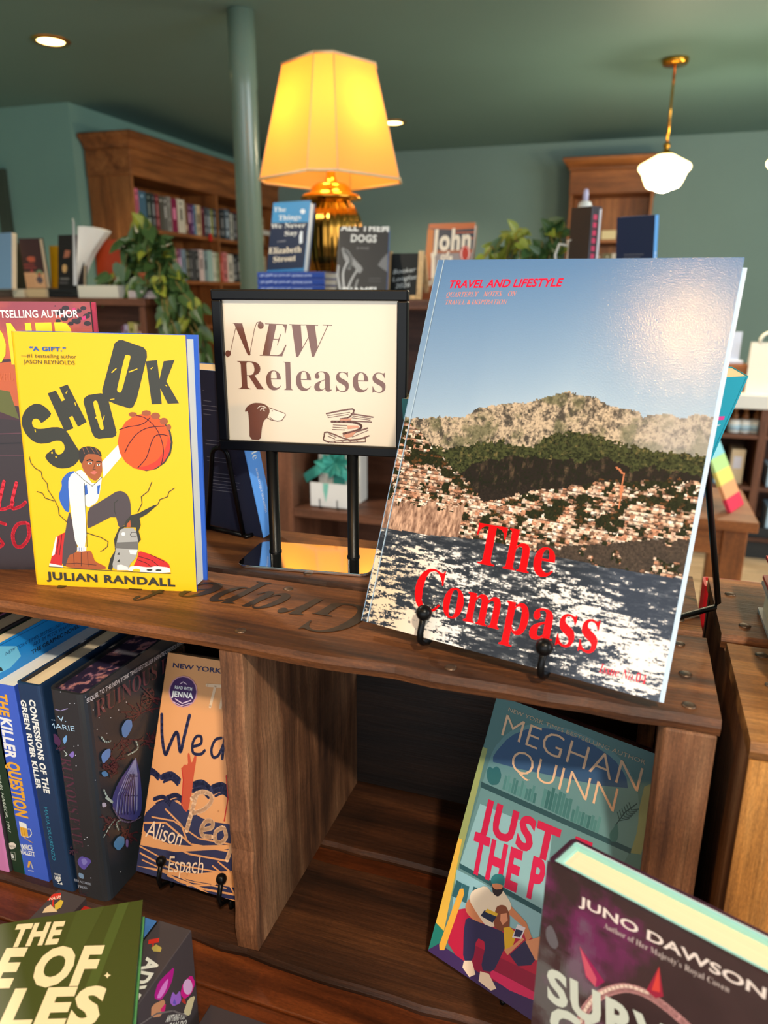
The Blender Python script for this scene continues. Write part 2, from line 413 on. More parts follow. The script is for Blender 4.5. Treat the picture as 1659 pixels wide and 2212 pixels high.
# ------------------------------------------------------------------ printed artwork (millimetres on each cover)
ART={
'shook.front':[
('P',(52, 52, 44),(48.3,124,50.7,120.3,51.2,117.9,50.4,114.4,49.3,112.3,46.9,109.4,44.9,107.8,41.5,106.1,38.9,105.3,34.6,104.8,31.9,104.9,28.4,105.9,26.3,107,23.6,109.1,22.1,110.8,20.4,113.9,21.7,116.4,27.4,120.6,29.4,121.2,29.6,118.5,30.3,117.4,31.8,116.5,33.1,116.6,35.4,117.6,36.5,118.6,37.8,120.8,38.2,122.3,38,124.7,37.4,126,35.8,127.7,34.3,128.2,31.4,128.1,29.1,127.6,25,126,22.2,125.4,17.8,125,15.3,125.3,12.2,126.4,10.1,127.7,7.2,130.4,5.6,132.5,3.8,136.2,3.1,138.8,2.9,142.9,3.3,145.5,4.7,148.9,6.1,151.1,8.9,154.3,11.1,155.9,14.9,157.7,17.2,158.2,20.3,157.8,22.4,157,25.4,154.9,27.1,153.2,29.1,150.4,27.8,147.9,21.8,143.3,19.5,142.4,18.6,144.2,17.9,145,16.5,145.7,15.4,145.8,13.6,145.4,12.7,144.6,11.8,142.9,11.7,141.6,12.2,139.6,13,138.6,15.1,137.6,16.7,137.4,19.6,137.5,22.1,137.8,26.5,138.8,29.4,139.2,33.7,139.4,36.2,139,39.7,137.6,42.2,134.7,46.2,127.6)),
('P',(52, 52, 44),(27.6,166.8,34.9,169.3,39.1,160.7,41.9,162,38.1,171.9,45.3,174.5,59,144.5,51.2,140.3,47.2,149.2,44.2,148,47.3,139,39.5,135.9)),
('P',(52, 52, 44),(58.7,164.2,62.2,166.5,72.8,168.3,76.2,167.5,78.8,163.1,83.9,136.9,83.1,134,80.1,132.5,68.2,130.9,64.7,132.2,62.7,136.1,57.6,160.8)),
('P',(248, 196, 2),(65.9,160.9,67.3,162.1,68.1,162.3,69.3,161.7,70.4,157.4,72.6,145.2,73.2,140.6,73,139.2,72.5,138.7,71.5,138.4,70.8,138.6,70,139.5,68.8,143.9,66.3,156.4)),
('P',(52, 52, 44),(87.3,208,90.9,210.5,94.3,210.6,111,205.4,113.3,202.3,113.3,198,102.6,163.9,99.4,158.2,96.4,156.8,86.1,159.4,77.6,162.5,74.4,166.3,74.2,170.7)),
('P',(248, 196, 2),(95.5,198.8,96.6,199.3,97.5,199.3,99.2,198.9,99.7,198.3,99.6,197,97.9,191.5,92.7,176.3,90.6,170.8,89.5,169.4,88.7,169.2,87.3,169.8,86.9,170.4,86.8,171.8,88.5,177.5,93.5,193.4)),
('P',(52, 52, 44),(112.2,194.7,121.5,195.8,122.6,180.9,126.8,195.1,135.9,196.4,128.2,179.4,137.8,162.2,128.4,161.6,122.8,173.8,123.4,161.2,115.1,160.7)),
('P',(248, 196, 2),(82.8,185.2,87.1,188.8,87.7,188.2,83.5,184.6)),
('P',(248, 196, 2),(97.2,186.2,104.8,188.9,104.9,188.2,97.7,185.3)),
('P',(248, 196, 2),(66.6,148.2,69.5,152.2,69.9,151.6,67.4,147.1)),
('P',(248, 196, 2),(72.3,146.1,74.4,150.7,74.8,150.1,73,145.6)),
('P',(248, 196, 2),(43,167.6,44.7,169.8,45,169.4,43.5,166.9)),
('P',(248, 196, 2),(49.9,160,50.7,160.2,51.1,157.5,50.5,157.4)),
('P',(248, 196, 2),(115.6,188.9,117.4,190.3,117.8,190,116.1,188.3)),
('P',(248, 196, 2),(127.5,176.7,128.8,175.6,128.4,175.2,127.2,176.1)),
('P',(248, 196, 2),(13.3,136.7,14.3,137,14.5,134.4,13.8,134.4)),
('P',(248, 196, 2),(25.9,118.1,27.4,118.7,27.5,117.2,26.3,116.9)),
('P',(248, 196, 2),(29.2,114.7,30.5,115.2,30.6,113.9,29.6,113.6)),
('P',(248, 196, 2),(80,163.7,84.1,164.4,84.1,163.7,80.3,163.2)),
('P',(235, 236, 232),(84.4,126.6,87.9,118.2,69.8,98.3,69.4,111.7)),
('P',(52, 52, 44),(131,130.1,128.9,121.1,123.7,113.2,116.1,107.8,107.4,105.6,98.9,107.1,92,112,87.6,119.5,86.5,128.4,88.8,137.5,94.2,145.2,101.7,150.4,110.3,152.4,118.6,151,125.4,146.2,129.8,138.9)),
('P',(255, 84, 18),(129.3,130.6,127.1,121.5,121.9,113.7,114.2,108.2,105.4,106,96.8,107.5,89.8,112.4,85.4,119.9,84.3,128.9,86.7,138,92.1,145.7,99.7,151,108.3,153,116.7,151.6,123.7,146.8,128.1,139.4)),
('P',(225, 52, 30),(127.5,135.4,128.8,131.4,128.9,128.2,127.8,122.7,126.3,119.2,122.8,114.2,120,111.5,114.9,108.1,111.7,106.8,107.5,106.2,104.4,106.4,99.5,107.7,99.8,108.5,105.5,109.4,109.4,110.7,115.2,113.7,118.5,116.6,122.7,122.3,124.6,125.5,126.2,129.7,126.8,132.2,127,135.6)),
('L',(70, 20, 20),0.81,(86.6,139.2,88.5,139.9,91.3,140.9,94.2,141.8,97,142.3,99.9,142.7,102.5,143.2,104.7,143.9,106.7,144.7,108.4,145.6,110.2,147,111.7,148.6,112.8,149.7)),
('L',(70, 20, 20),0.82,(89.9,120.5,91,122.7,92.6,125.7,94.5,128.7,96.8,131.6,99.3,134.5,102.1,137,105,139,108.2,140.6,111.7,141.8,116.2,142.6,121.1,143.1,124.5,143.4)),
('L',(70, 20, 20),0.82,(100.3,108.3,102.4,110.4,105.3,113.4,107.9,116.6,109.5,120.1,110.8,123.8,112,127.1,113.2,130,114.5,132.6,115.9,134.6,117.8,135.8,119.9,136.3,121.9,136.5,123.8,136.4,125.7,135.9,127,135.6)),
('L',(70, 20, 20),0.80,(97.8,151.5,100.4,151.3,104.1,150.9,107.6,150.1,110.4,148.6,113,146.5,115.3,144.2,117.4,141.6,119.2,138.7,120.6,135.4,121.8,131.4,122.6,127.1,122.9,122.9,122.3,118.8,121.3,114.8,120.5,112)),
('P',(160, 82, 45),(102.1,152.2,101.8,151.4,101,150.8,99.9,150.3,98.5,150.1,97.2,150.2,96.1,150.6,95.4,151.2,95.1,151.9,95.5,152.7,96.3,153.3,97.4,153.8,98.8,153.9,100.1,153.8,101.2,153.5,101.9,152.9)),
('P',(160, 82, 45),(114,153.6,113.7,152.6,112.8,151.9,111.5,151.3,109.9,151.1,108.4,151.2,107.2,151.7,106.4,152.4,106.1,153.3,106.5,154.2,107.4,155,108.7,155.5,110.2,155.8,111.7,155.6,113,155.2,113.8,154.4)),
('P',(160, 82, 45),(121.5,151.6,121.2,150.5,120.3,149.6,119,149,117.4,148.8,115.9,148.9,114.7,149.4,113.9,150.3,113.7,151.3,114,152.3,114.9,153.2,116.2,153.9,117.7,154.1,119.2,154,120.5,153.4,121.3,152.6)),
('P',(160, 82, 45),(127.9,147.4,127.6,146.3,126.8,145.3,125.6,144.7,124.3,144.4,122.9,144.6,121.8,145.2,121.1,146.1,120.9,147.2,121.3,148.3,122.1,149.3,123.2,150,124.6,150.2,125.9,150,127,149.5,127.7,148.5)),
('P',(160, 82, 45),(130.3,142.7,130.1,141.7,129.6,140.9,128.9,140.4,128.1,140.1,127.3,140.3,126.6,140.8,126.2,141.6,126.1,142.5,126.3,143.5,126.8,144.3,127.5,144.9,128.3,145.1,129.1,144.9,129.8,144.4,130.2,143.6)),
('P',(48, 98, 190),(40.2,102,44.3,103.1,45.5,102.6,44.9,99.9,43.7,98.5,40.6,96.9,39.2,90.7,38.1,73.5,37.1,67.6,35.2,67.4,33.7,68.7,31.2,73.1,30.1,76,29.3,80.3,29.8,83.2,32.1,87.6,32.9,90.2,32.8,93.8,34,96.3,37.7,100.3)),
('P',(235, 236, 232),(41.3,99.7,45.9,102.6,48.4,103.7,51.4,104.4,54.1,101.9,59.2,93.8,62.5,93.2,67.5,99.2,68.5,98.1,66.5,88.8,65.3,84,63.4,78.7,61.1,76,56.1,72.9,53.9,72.6,52,74.8,49.1,80.2,42.1,94.1)),
('P',(48, 98, 190),(52.7,90.8,55,92.3,55.2,84,52.3,82.5)),
('P',(48, 98, 190),(63.9,91.3,66.6,92.2,64.9,84.2,63.5,84.4)),
('P',(78, 68, 72),(39,61.9,41.2,44.4,41.8,37.6,41.6,34.6,39.8,30.8,34.6,22.3,31.5,19.3,27.8,18.9,26.8,21.4,27.6,29.1,29.2,37.1,33.2,53.4,34.9,60.3,36.5,64.9,37.2,66.7,38,67.4)),
('P',(200, 38, 36),(23.3,44.8,32,49.4,28.3,31.7,26.5,19.1,15.6,20,17.9,26.7)),
('P',(235, 236, 232),(23.3,44.8,25,45.3,20.9,28.8,17.9,27.1)),
('L',(60, 20, 20),0.50,(26.5,45.8,22.4,28.9)),
('L',(60, 20, 20),0.50,(29.1,47.1,25.1,28.4)),
('P',(235, 236, 232),(15.4,20.7,27.2,19.1,27.6,17.2,14.9,17.8)),
('P',(235, 236, 232),(39.9,97.1,41.7,99.3,43.3,100.2,46.3,100.7,48.2,100.5,51,99.6,52.1,98.1,52.7,94.6,52.4,82.4,51.1,48.6,48.7,37.1,42.8,37,40.5,42.2,39.4,57.8,39,67.7,38.5,82.1,38.6,88.8,39.1,94.5)),
('L',(52, 52, 44),0.48,(52.9,93.4,50.7,37.2)),
('L',(52, 52, 44),0.48,(45.6,102.5,52.8,95.8,59.6,90.8,68.7,98.8)),
('P',(78, 68, 72),(56,72.1,62.5,76,66.6,78.6,72.7,82.4,75.9,84.4,79.3,86.6,81.3,87.4,83.8,87.8,85.6,87.5,88.3,86,89.8,84.4,91.3,80.9,91.8,76.8,91.6,68.1,90.2,63.7,86.3,59.3,84,57.3,81.1,55.7,79.8,57.6,78.5,64.8,73.6,64.7,60.1,57.4,54.9,54.7,52.7,54,52.4,57.2,53.4,67.4)),
('L',(52, 52, 44),0.60,(81.1,79.8,77.9,77.3,77.6,69.5,78.6,66.6)),
('P',(230, 230, 230),(41.8,36.7,50.2,37.5,49.5,32.8,41.4,32.6)),
('L',(48, 98, 190),0.50,(43.6,36.4,43.3,33.1)),
('L',(48, 98, 190),0.50,(45.7,36.5,45.4,33.2)),
('L',(48, 98, 190),0.50,(47.9,36.6,47.6,33.3)),
('P',(168, 86, 42),(30.5,20.9,31.7,24,32.5,25.9,33.9,28.6,35,29.6,36.9,30.1,38.3,30.8,40.6,32.4,42.2,32.9,44.4,32.8,45.9,32.9,48.1,33.2,49.9,33.5,52.9,33.9,54.2,33.1,55.1,30.3,55.6,28.4,56.5,25.4,58.7,23.6,64.5,21.1,66.2,19.8,65.7,18.4,62.4,17.8,53.1,17.3,48.1,17.3,42.1,17.5,38.1,17.7,32,18.2,30,18.7,30.1,19.6)),
('L',(60, 30, 25),0.50,(38.1,30.3,37.8,19.7)),
('L',(60, 30, 25),0.50,(45.1,32.5,44,19.4)),
('L',(60, 30, 25),0.50,(50.7,32.8,50.2,19.7)),
('L',(60, 30, 25),0.50,(30.2,21.1,40.5,22.3,50.4,21.6,57.8,21.4)),
('P',(166, 88, 45),(51.7,116.1,53.5,117.5,56.4,118.2,63.2,118.8,66.4,118.4,69.1,116.4,69.8,113.5,69.5,106.9,68.9,103.5,67.4,99.9,66,98,63.3,95.9,61.3,96,57.8,98.1,55.8,100.1,53.3,103.9,52.1,107.2,51.4,113.5)),
('P',(48, 42, 40),(51.1,121.6,53.2,123.1,54.9,123.8,57.8,124.4,60,124.5,63.5,124.1,65.5,123.3,68.1,121.5,69.1,119.9,69.8,116.8,69.1,116.2,66.3,117.7,63.6,118.2,58.3,118.1,55.9,116.9,54.1,113.4,53.2,111.6,52.4,109.8,51.7,109.8,50.3,111.5,50,113.9,50.3,119.3)),
('L',(170, 100, 60),0.35,(56.9,123.9,59.5,118.8)),
('L',(170, 100, 60),0.35,(60.5,124.3,64.2,118.6)),
('L',(170, 100, 60),0.35,(64.6,123.6,68,118)),
('L',(170, 100, 60),0.35,(53.9,123.1,55.3,118.1)),
('P',(235, 236, 232),(57.6,110.6,61,111.3,60.5,109.6,57.8,109.2)),
('P',(235, 236, 232),(65,109.9,68.1,110.2,67.6,108.7,65.2,108.5)),
('P',(52, 52, 44),(60.1,110.2,59.9,109.7,59.3,109.5,58.9,109.7,58.7,110.2,58.9,110.7,59.5,110.9,60,110.7)),
('P',(52, 52, 44),(67.3,109.4,67.1,108.9,66.6,108.6,66.1,108.8,65.9,109.3,66.1,109.8,66.7,110,67.2,109.9)),
('L',(52, 52, 44),0.95,(56.8,112.3,57.6,112.7,58.6,113.1,59.7,113.4,60.5,113.1,61.4,112.6,62,112.3)),
('L',(52, 52, 44),0.95,(64.9,111.7,65.5,111.9,66.5,112.1,67.3,112.2,68,112,68.6,111.8,69.1,111.6)),
('P',(205, 110, 95),(58.8,102.8,62.5,104.2,65.2,103.1,62.8,100.9,60.2,101.3)),
('L',(52, 52, 44),0.48,(61.1,105.5,63.8,105.3)),
('L',(52, 52, 44),0.47,(63.9,110.9,62.1,106.1)),
('P',(52, 52, 44),(116,77.8,111.4,76.5,104,72.5,98.4,69.3,91.6,67.2,87.1,62.5,85.7,59.1,84.9,56.4,95.2,56.9,96.1,42.6,99,46.4,97.4,53.6,99.6,59.1,99,65.1,104.9,68.4)),
('P',(52, 52, 44),(85.6,57.9,80.2,55.4,75.3,45.2,75.5,35.4,70.6,27.7,67.8,18.1,71.4,17.7,77.2,34.2,82,50.4)),
('P',(190, 92, 45),(87.5,59.2,90.8,62.9,91,57.1,87.1,56.5)),
('P',(168, 168, 165),(81.8,54.4,84.5,55.5,87.4,55.9,93.2,55.9,95.4,53.5,96.3,46.2,96.4,42.6,95.9,38.9,95.4,36.2,94.4,31.7,92.9,29,89.4,25.5,87.8,23.1,86.4,19.5,84,18.2,78.1,17.9,75.2,18.3,72.5,19.8,72.4,23,74.9,31.4,76.2,36.4,77.6,43.1,78.6,47.1,80.3,52.3)),
('P',(110, 108, 105),(76.9,42.6,96.2,44.4,96.1,37.4,75.6,37.6)),
('P',(235, 236, 232),(85.6,50.6,85.4,49.9,85,49.3,84.4,48.9,83.7,48.8,83.1,48.9,82.6,49.2,82.2,49.8,82.2,50.4,82.3,51.1,82.7,51.6,83.3,52,84,52.2,84.6,52.1,85.2,51.8,85.5,51.2)),
('L',(52, 52, 44),0.49,(95.5,52.5,91.3,52.3,89.9,50.2,91,48.4,95.3,48.6)),
('P',(235, 236, 232),(87.8,36.6,95.7,37,93.6,32.6,88.8,33)),
('P',(52, 52, 44),(77.1,31.7,79.1,34.3,79.3,31.6)),
('P',(52, 52, 44),(76.6,25.5,79,28.1,79,25)),
('P',(225, 225, 225),(76.4,22.4,80.1,23.2,86.1,21.1,86,18.3,76.1,17.8)),
('P',(205, 36, 34),(98.5,35.9,104.9,34.1,109.6,32.5,117,29.5,120.2,27.7,122.3,25.6,123,23.6,122.9,19.5,116,18.1,95.3,18.1,89.4,19.7,92.3,24.7,93.7,27.4,95,30.5,95.6,32.5,96.1,35.4)),
('L',(70, 15, 15),0.62,(95.4,31.5,107.4,28.4,114.4,22.6)),
('L',(70, 15, 15),0.62,(94.6,28.3,102.3,25.7,108.2,21.6)),
('L',(70, 15, 15),0.49,(106.5,33.5,118.3,28)),
('P',(235, 236, 232),(88.5,21.9,91.9,22.5,95.3,22.5,102.2,22,105.8,22.1,109.5,23.1,113.2,23.3,120.7,22.9,123.3,21.8,123.5,18.6,115.9,17.5,93,17.3,85.7,18.2,87,20.8)),
('P',(52, 52, 44),(107.7,19.7,107.5,19.4,106.9,19.1,106,18.8,105,18.7,104,18.7,103.1,18.9,102.5,19.1,102.3,19.4,102.6,19.8,103.2,20.1,104.1,20.3,105.1,20.5,106.1,20.5,107,20.3,107.5,20.1)),
('P',(52, 52, 44),(115.7,19.9,115.4,19.6,114.8,19.3,114,19,112.9,18.9,111.9,18.9,111,19.1,110.5,19.3,110.3,19.6,110.5,20,111.1,20.3,112,20.5,113,20.7,114.1,20.6,114.9,20.5,115.5,20.3)),
('P',(248, 196, 2),(96.8,18.5,96.5,17.8,95.7,17.2,94.5,16.8,93.2,16.6,91.9,16.6,90.8,17,90.1,17.5,89.9,18.1,90.2,18.8,91,19.4,92.1,19.9,93.4,20.1,94.7,20,95.8,19.7,96.6,19.2)),
('L',(52, 52, 44),0.51,(14.9,17.8,50,17.1,85.3,17,123.6,17.4)),
('L',(52, 52, 44),0.60,(6.8,113.6,7.5,108.6,11,104.1,15.9,101.5,16.3,96.6,20.3,91.4,20.4,86.1,25.2,77.9,28.2,70.8,28.2,64.8,35,58.4)),
('L',(52, 52, 44),0.61,(10.5,84.2,15.2,82.9,17.3,78.8,24.4,76.7)),
('L',(52, 52, 44),0.60,(97.9,70.5,101.9,77.8,101.7,83.7,107.9,88.7,111.4,96.5)),
('L',(52, 52, 44),0.60,(115.6,77.8,117.7,82.1,124.3,84.7,125.7,88.9,130.6,92.3)),
('L',(52, 52, 44),0.62,(51.5,49.9,59.9,47.5,64.1,46.4,69.9,43.1,69,38.7,64.4,34.8,62.5,34.1)),
('T','“A GIFT.”','bb',(40, 92, 180),15.9,200.7,0.22,30.81,3.26),
('T','—#1 bestselling author','r',(70, 66, 40),8.3,195.1,0.40,46.51,2.95),
('T','JASON REYNOLDS','r',(70, 66, 40),9.9,190.4,0.07,43.19,2.97),
('T','JULIAN RANDALL','bb',(52, 52, 44),11.5,6.2,-0.06,115.61,6.81)],
'gardner.front':[
('P',(70, 38, 48),(7.2,185.3,93,191.5,93.9,138.1,-0,137.8)),
('P',(200, 95, 50),(6.2,178.3,90.3,189.1,91.7,150.2,4.7,168.9)),
('P',(96, 100, 40),(52.3,169.1,83.7,163.3,89.2,139.3,50.4,154.8)),
('P',(52, 40, 44),(1.3,146.2,90.2,138.1,88.3,3.2,-20.3,4.3)),
('P',(40, 22, 30),(131.3,235,131.1,234.6,130.6,234.5,130.1,234.6,129.9,235,130.2,235.4,130.7,235.6,131.2,235.4)),
('P',(40, 22, 30),(137.9,230.9,137.7,230.5,137.3,230.1,136.8,229.8,136.2,229.8,135.7,229.8,135.2,230.1,134.9,230.4,134.8,230.9,135,231.3,135.4,231.7,135.9,231.9,136.5,232,137,231.9,137.5,231.7,137.8,231.3)),
('P',(40, 22, 30),(144.4,226.8,144.2,226.1,143.6,225.6,142.8,225.2,141.9,225,141,225.2,140.3,225.5,139.9,226.1,139.8,226.7,140,227.4,140.6,227.9,141.4,228.3,142.3,228.4,143.1,228.3,143.9,227.9,144.3,227.4)),
('P',(40, 22, 30),(151,222.6,150.7,221.7,149.9,221,148.8,220.5,147.6,220.3,146.4,220.5,145.5,221,144.8,221.7,144.7,222.6,145,223.4,145.8,224.2,146.8,224.7,148.1,224.8,149.3,224.7,150.2,224.2,150.8,223.5)),
('P',(40, 22, 30),(156.4,233.1,156,232.4,154.9,232.1,154,232.4,153.6,233.1,154.1,233.8,155.1,234.1,156.1,233.8)),
('P',(40, 22, 30),(133.9,228.8,133.7,228.2,133.2,227.7,132.4,227.4,131.5,227.3,130.7,227.4,130,227.7,129.6,228.2,129.5,228.8,129.7,229.4,130.3,229.9,131,230.3,131.9,230.4,132.7,230.3,133.4,230,133.8,229.5)),
('P',(40, 22, 30),(140.5,224.7,140.2,223.9,139.4,223.2,138.4,222.7,137.2,222.5,136.1,222.7,135.1,223.2,134.6,223.8,134.4,224.7,134.7,225.5,135.5,226.2,136.5,226.7,137.7,226.8,138.8,226.7,139.7,226.2,140.3,225.5)),
('P',(40, 22, 30),(144.5,220.5,144.1,219.9,143.1,219.6,142.2,219.9,141.9,220.5,142.4,221.2,143.3,221.4,144.2,221.2)),
('P',(40, 22, 30),(152.5,231.1,152.3,230.5,151.8,230,151.1,229.7,150.3,229.6,149.5,229.7,148.8,230,148.4,230.5,148.3,231.1,148.5,231.6,149,232.1,149.8,232.4,150.6,232.5,151.4,232.4,152,232.1,152.4,231.6)),
('P',(40, 22, 30),(159.1,226.9,158.8,226.2,158.1,225.5,157.1,225,156,224.9,154.9,225,154,225.5,153.4,226.1,153.3,226.9,153.6,227.7,154.3,228.4,155.3,228.8,156.4,229,157.5,228.8,158.4,228.4,159,227.7)),
('P',(40, 22, 30),(134,222.6,133.6,222.1,132.7,221.8,131.9,222.1,131.6,222.6,132,223.2,132.9,223.4,133.7,223.2)),
('P',(40, 22, 30),(142,233.2,141.8,232.6,141.4,232.2,140.7,231.9,139.9,231.8,139.2,231.9,138.6,232.2,138.2,232.6,138.1,233.1,138.3,233.7,138.8,234.1,139.4,234.4,140.2,234.5,140.9,234.4,141.6,234.1,141.9,233.7)),
('P',(40, 22, 30),(148.6,229,148.3,228.3,147.6,227.7,146.7,227.2,145.6,227.1,144.6,227.2,143.7,227.7,143.1,228.3,143,229,143.3,229.7,144,230.4,144.9,230.8,146,230.9,147,230.8,147.9,230.4,148.5,229.8)),
('P',(40, 22, 30),(152.6,224.9,152.3,224.4,151.5,224.2,150.8,224.4,150.5,224.9,150.9,225.3,151.6,225.5,152.4,225.3)),
('P',(40, 22, 30),(159.2,220.7,159,220.2,158.6,219.8,158,219.5,157.2,219.4,156.5,219.5,155.9,219.8,155.6,220.2,155.5,220.7,155.7,221.2,156.1,221.6,156.7,221.9,157.5,221.9,158.2,221.9,158.8,221.6,159.1,221.2)),
('P',(40, 22, 30),(138.1,231.1,137.8,230.4,137.2,229.8,136.3,229.4,135.2,229.3,134.2,229.4,133.4,229.8,132.9,230.4,132.8,231.1,133,231.8,133.7,232.4,134.6,232.8,135.6,232.9,136.6,232.8,137.5,232.4,138,231.8)),
('P',(40, 22, 30),(142.1,227,141.8,226.6,141.1,226.4,140.5,226.6,140.2,227,140.6,227.4,141.2,227.5,141.9,227.4)),
('P',(40, 22, 30),(148.7,222.8,148.5,222.4,148.1,222,147.5,221.8,146.8,221.7,146.2,221.8,145.6,222,145.3,222.4,145.2,222.8,145.4,223.2,145.8,223.6,146.4,223.8,147,223.9,147.7,223.9,148.3,223.6,148.6,223.2)),
('P',(40, 22, 30),(156.7,233.3,156.4,232.7,155.8,232.2,155,231.8,154,231.6,153,231.8,152.2,232.1,151.7,232.7,151.6,233.3,151.8,234,152.4,234.5,153.3,234.9,154.3,235,155.3,234.9,156.1,234.5,156.6,234)),
('P',(40, 22, 30),(131.6,229.1,131.5,228.2,131.2,227.5,130.9,227,130.6,226.8,130.3,227,130.1,227.5,130,228.2,130,229.1,130.1,229.9,130.4,230.6,130.7,231.1,131,231.3,131.3,231.1,131.5,230.7,131.6,229.9)),
('P',(40, 22, 30),(138.2,224.9,138,224.5,137.6,224.2,137.1,224,136.4,223.9,135.8,224,135.3,224.2,135,224.5,134.9,224.9,135.1,225.3,135.5,225.6,136,225.8,136.6,225.9,137.3,225.9,137.8,225.6,138.1,225.3)),
('P',(40, 22, 30),(144.7,220.8,144.5,220.1,143.9,219.6,143.1,219.3,142.1,219.2,141.2,219.3,140.4,219.6,140,220.1,139.8,220.7,140.1,221.3,140.7,221.9,141.5,222.2,142.5,222.3,143.4,222.2,144.1,221.9,144.6,221.4)),
('P',(40, 22, 30),(150.2,231.3,150.1,230.5,149.9,229.8,149.6,229.3,149.3,229.1,149.1,229.3,148.9,229.8,148.8,230.5,148.8,231.3,149,232.1,149.2,232.8,149.4,233.3,149.7,233.4,150,233.3,150.2,232.8,150.2,232.1)),
('P',(40, 22, 30),(156.8,227.2,156.7,226.8,156.3,226.5,155.8,226.3,155.2,226.2,154.6,226.3,154.2,226.5,153.9,226.8,153.8,227.1,153.9,227.5,154.3,227.8,154.8,228,155.4,228,155.9,228,156.4,227.8,156.7,227.5)),
('P',(40, 22, 30),(134.2,222.9,134,222.3,133.4,221.8,132.6,221.5,131.7,221.4,130.9,221.5,130.1,221.8,129.7,222.3,129.6,222.8,129.8,223.4,130.4,223.9,131.1,224.2,132,224.3,132.9,224.2,133.7,223.9,134.1,223.4)),
('P',(40, 22, 30),(142.3,233.4,142,232.6,141.2,232,140.2,231.5,138.9,231.4,137.8,231.5,136.8,231.9,136.2,232.6,136,233.4,136.3,234.1,137.1,234.8,138.1,235.2,139.4,235.4,140.5,235.2,141.5,234.8,142.1,234.2)),
('P',(40, 22, 30),(146.3,229.2,145.8,228.7,144.8,228.4,143.9,228.7,143.5,229.2,144,229.8,145,230,145.9,229.8)),
('P',(40, 22, 30),(152.9,225.1,152.7,224.6,152.1,224.1,151.4,223.8,150.5,223.7,149.7,223.8,149,224.1,148.6,224.6,148.4,225.1,148.7,225.6,149.2,226,149.9,226.3,150.8,226.4,151.6,226.3,152.3,226.1,152.8,225.6)),
('P',(40, 22, 30),(159.5,220.9,159.2,220.2,158.5,219.6,157.4,219.1,156.3,219,155.1,219.1,154.2,219.5,153.6,220.2,153.4,220.9,153.7,221.6,154.4,222.3,155.4,222.7,156.6,222.9,157.8,222.7,158.7,222.3,159.3,221.7)),
('P',(40, 22, 30),(135.8,231.3,135.4,230.9,134.5,230.7,133.6,230.8,133.2,231.3,133.7,231.8,134.6,232,135.5,231.8)),
('P',(40, 22, 30),(142.4,227.2,142.2,226.7,141.7,226.3,141,226,140.1,225.9,139.3,226,138.7,226.3,138.3,226.7,138.2,227.2,138.4,227.7,138.9,228.1,139.6,228.3,140.4,228.4,141.2,228.3,141.8,228.1,142.3,227.7)),
('P',(40, 22, 30),(148.9,223,148.7,222.3,148,221.8,147,221.4,145.8,221.2,144.7,221.3,143.8,221.7,143.3,222.3,143.1,223,143.4,223.7,144.1,224.3,145.1,224.7,146.2,224.8,147.3,224.7,148.2,224.3,148.8,223.7)),
('P',(40, 22, 30),(154.4,233.6,154,233.2,153.2,233,152.4,233.2,152.1,233.6,152.4,234,153.3,234.1,154.1,234)),
('P',(40, 22, 30),(161,229.4,160.8,229,160.3,228.6,159.7,228.4,158.9,228.3,158.1,228.4,157.5,228.6,157.1,229,157,229.4,157.2,229.8,157.7,230.2,158.3,230.5,159.1,230.5,159.8,230.5,160.5,230.2,160.9,229.9)),
('P',(200, 40, 110),(144.3,232.8,147.3,234,147.6,231.2,145.3,230.6)),
('P',(200, 40, 110),(151.8,226.1,155.4,227.3,155.7,223.9,152.7,223.3)),
('L',(96, 58, 70),0.98,(58.6,125.9,90.2,127.2)),
('L',(30, 24, 28),0.98,(57.5,117.3,90.4,118.6)),
('L',(96, 58, 70),0.74,(56.2,107.4,90.3,107.5)),
('T','NEW YORK TIMES BESTSELLING AUTHOR','b',(235, 230, 228),8.5,224.5,0.55,141.15,6.19),
('T','GARDNER','bb',(250, 220, 20),0.3,186.4,1.15,147.95,32.65),
('T','A NOVEL','si',(215, 110, 60),59.7,171.4,3.06,28.74,6.42),
('L',(225, 30, 55),2.50,(58,83.7,56.4,78.8,54,71.5,51.9,64.3,51.2,59.5,52.8,58,55.9,58.6,59.1,60,61.3,60.8)),
('L',(225, 30, 55),3.00,(69.1,83.7,67.4,78.8,64.9,71.6,62.6,64.4,61.8,59.5,63.1,57.8,65.8,58,68.8,59.2,71.2,60.2,72.6,61.1,73.6,62.5,74.3,63.8,74.8,64.7)),
('L',(225, 30, 55),3.00,(80,82.5,78.4,78,76,71.3,73.9,64.7,73,60.2,74.1,58.6,76.4,58.9,79,59.9,81.2,60.8,82.7,61.7,84.1,62.8,85.2,63.9,86,64.7)),
('L',(225, 30, 55),3.07,(65.5,44,64.4,44.5,62.9,45.1,61.1,45.6,59.4,45.3,57.3,44,55,42,53,39.6,52.2,37.5,52.9,35.5,54.9,33.4,57.1,31.4,58.7,29.6,59.7,28.1,60.6,26.8,61,25.5,60.5,24.4,58.8,23.2,56,22.1,53.2,21.1,51.2,20.4)),
('L',(225, 30, 55),3.32,(84.3,45.4,82.9,45.3,80.9,45.3,78.6,45,76.7,44,75,42.3,73.5,40.1,72.1,37.5,71.2,34.9,70.8,32.2,70.8,29.2,71.2,26.4,71.9,24.4,73,23.2,74.5,22.5,76.2,22.5,78,23.1,79.9,24.6,82,26.9,83.9,29.6,85.3,32.3,86,35.4,86.2,38.8,86.1,41.9,86.1,44.1))],
'mag.front':[
('T','TRAVEL AND LIFESTYLE','bi',(225, 28, 62),13.7,257.9,1.45,87.38,5.96),
('T','QUARTERLY    NOTES    ON','si',(235, 140, 112),13,250.8,1.75,55.54,3.65),
('T','TRAVEL & INSPIRATION','si',(235, 140, 112),13.5,245,1.50,49.25,3.45),
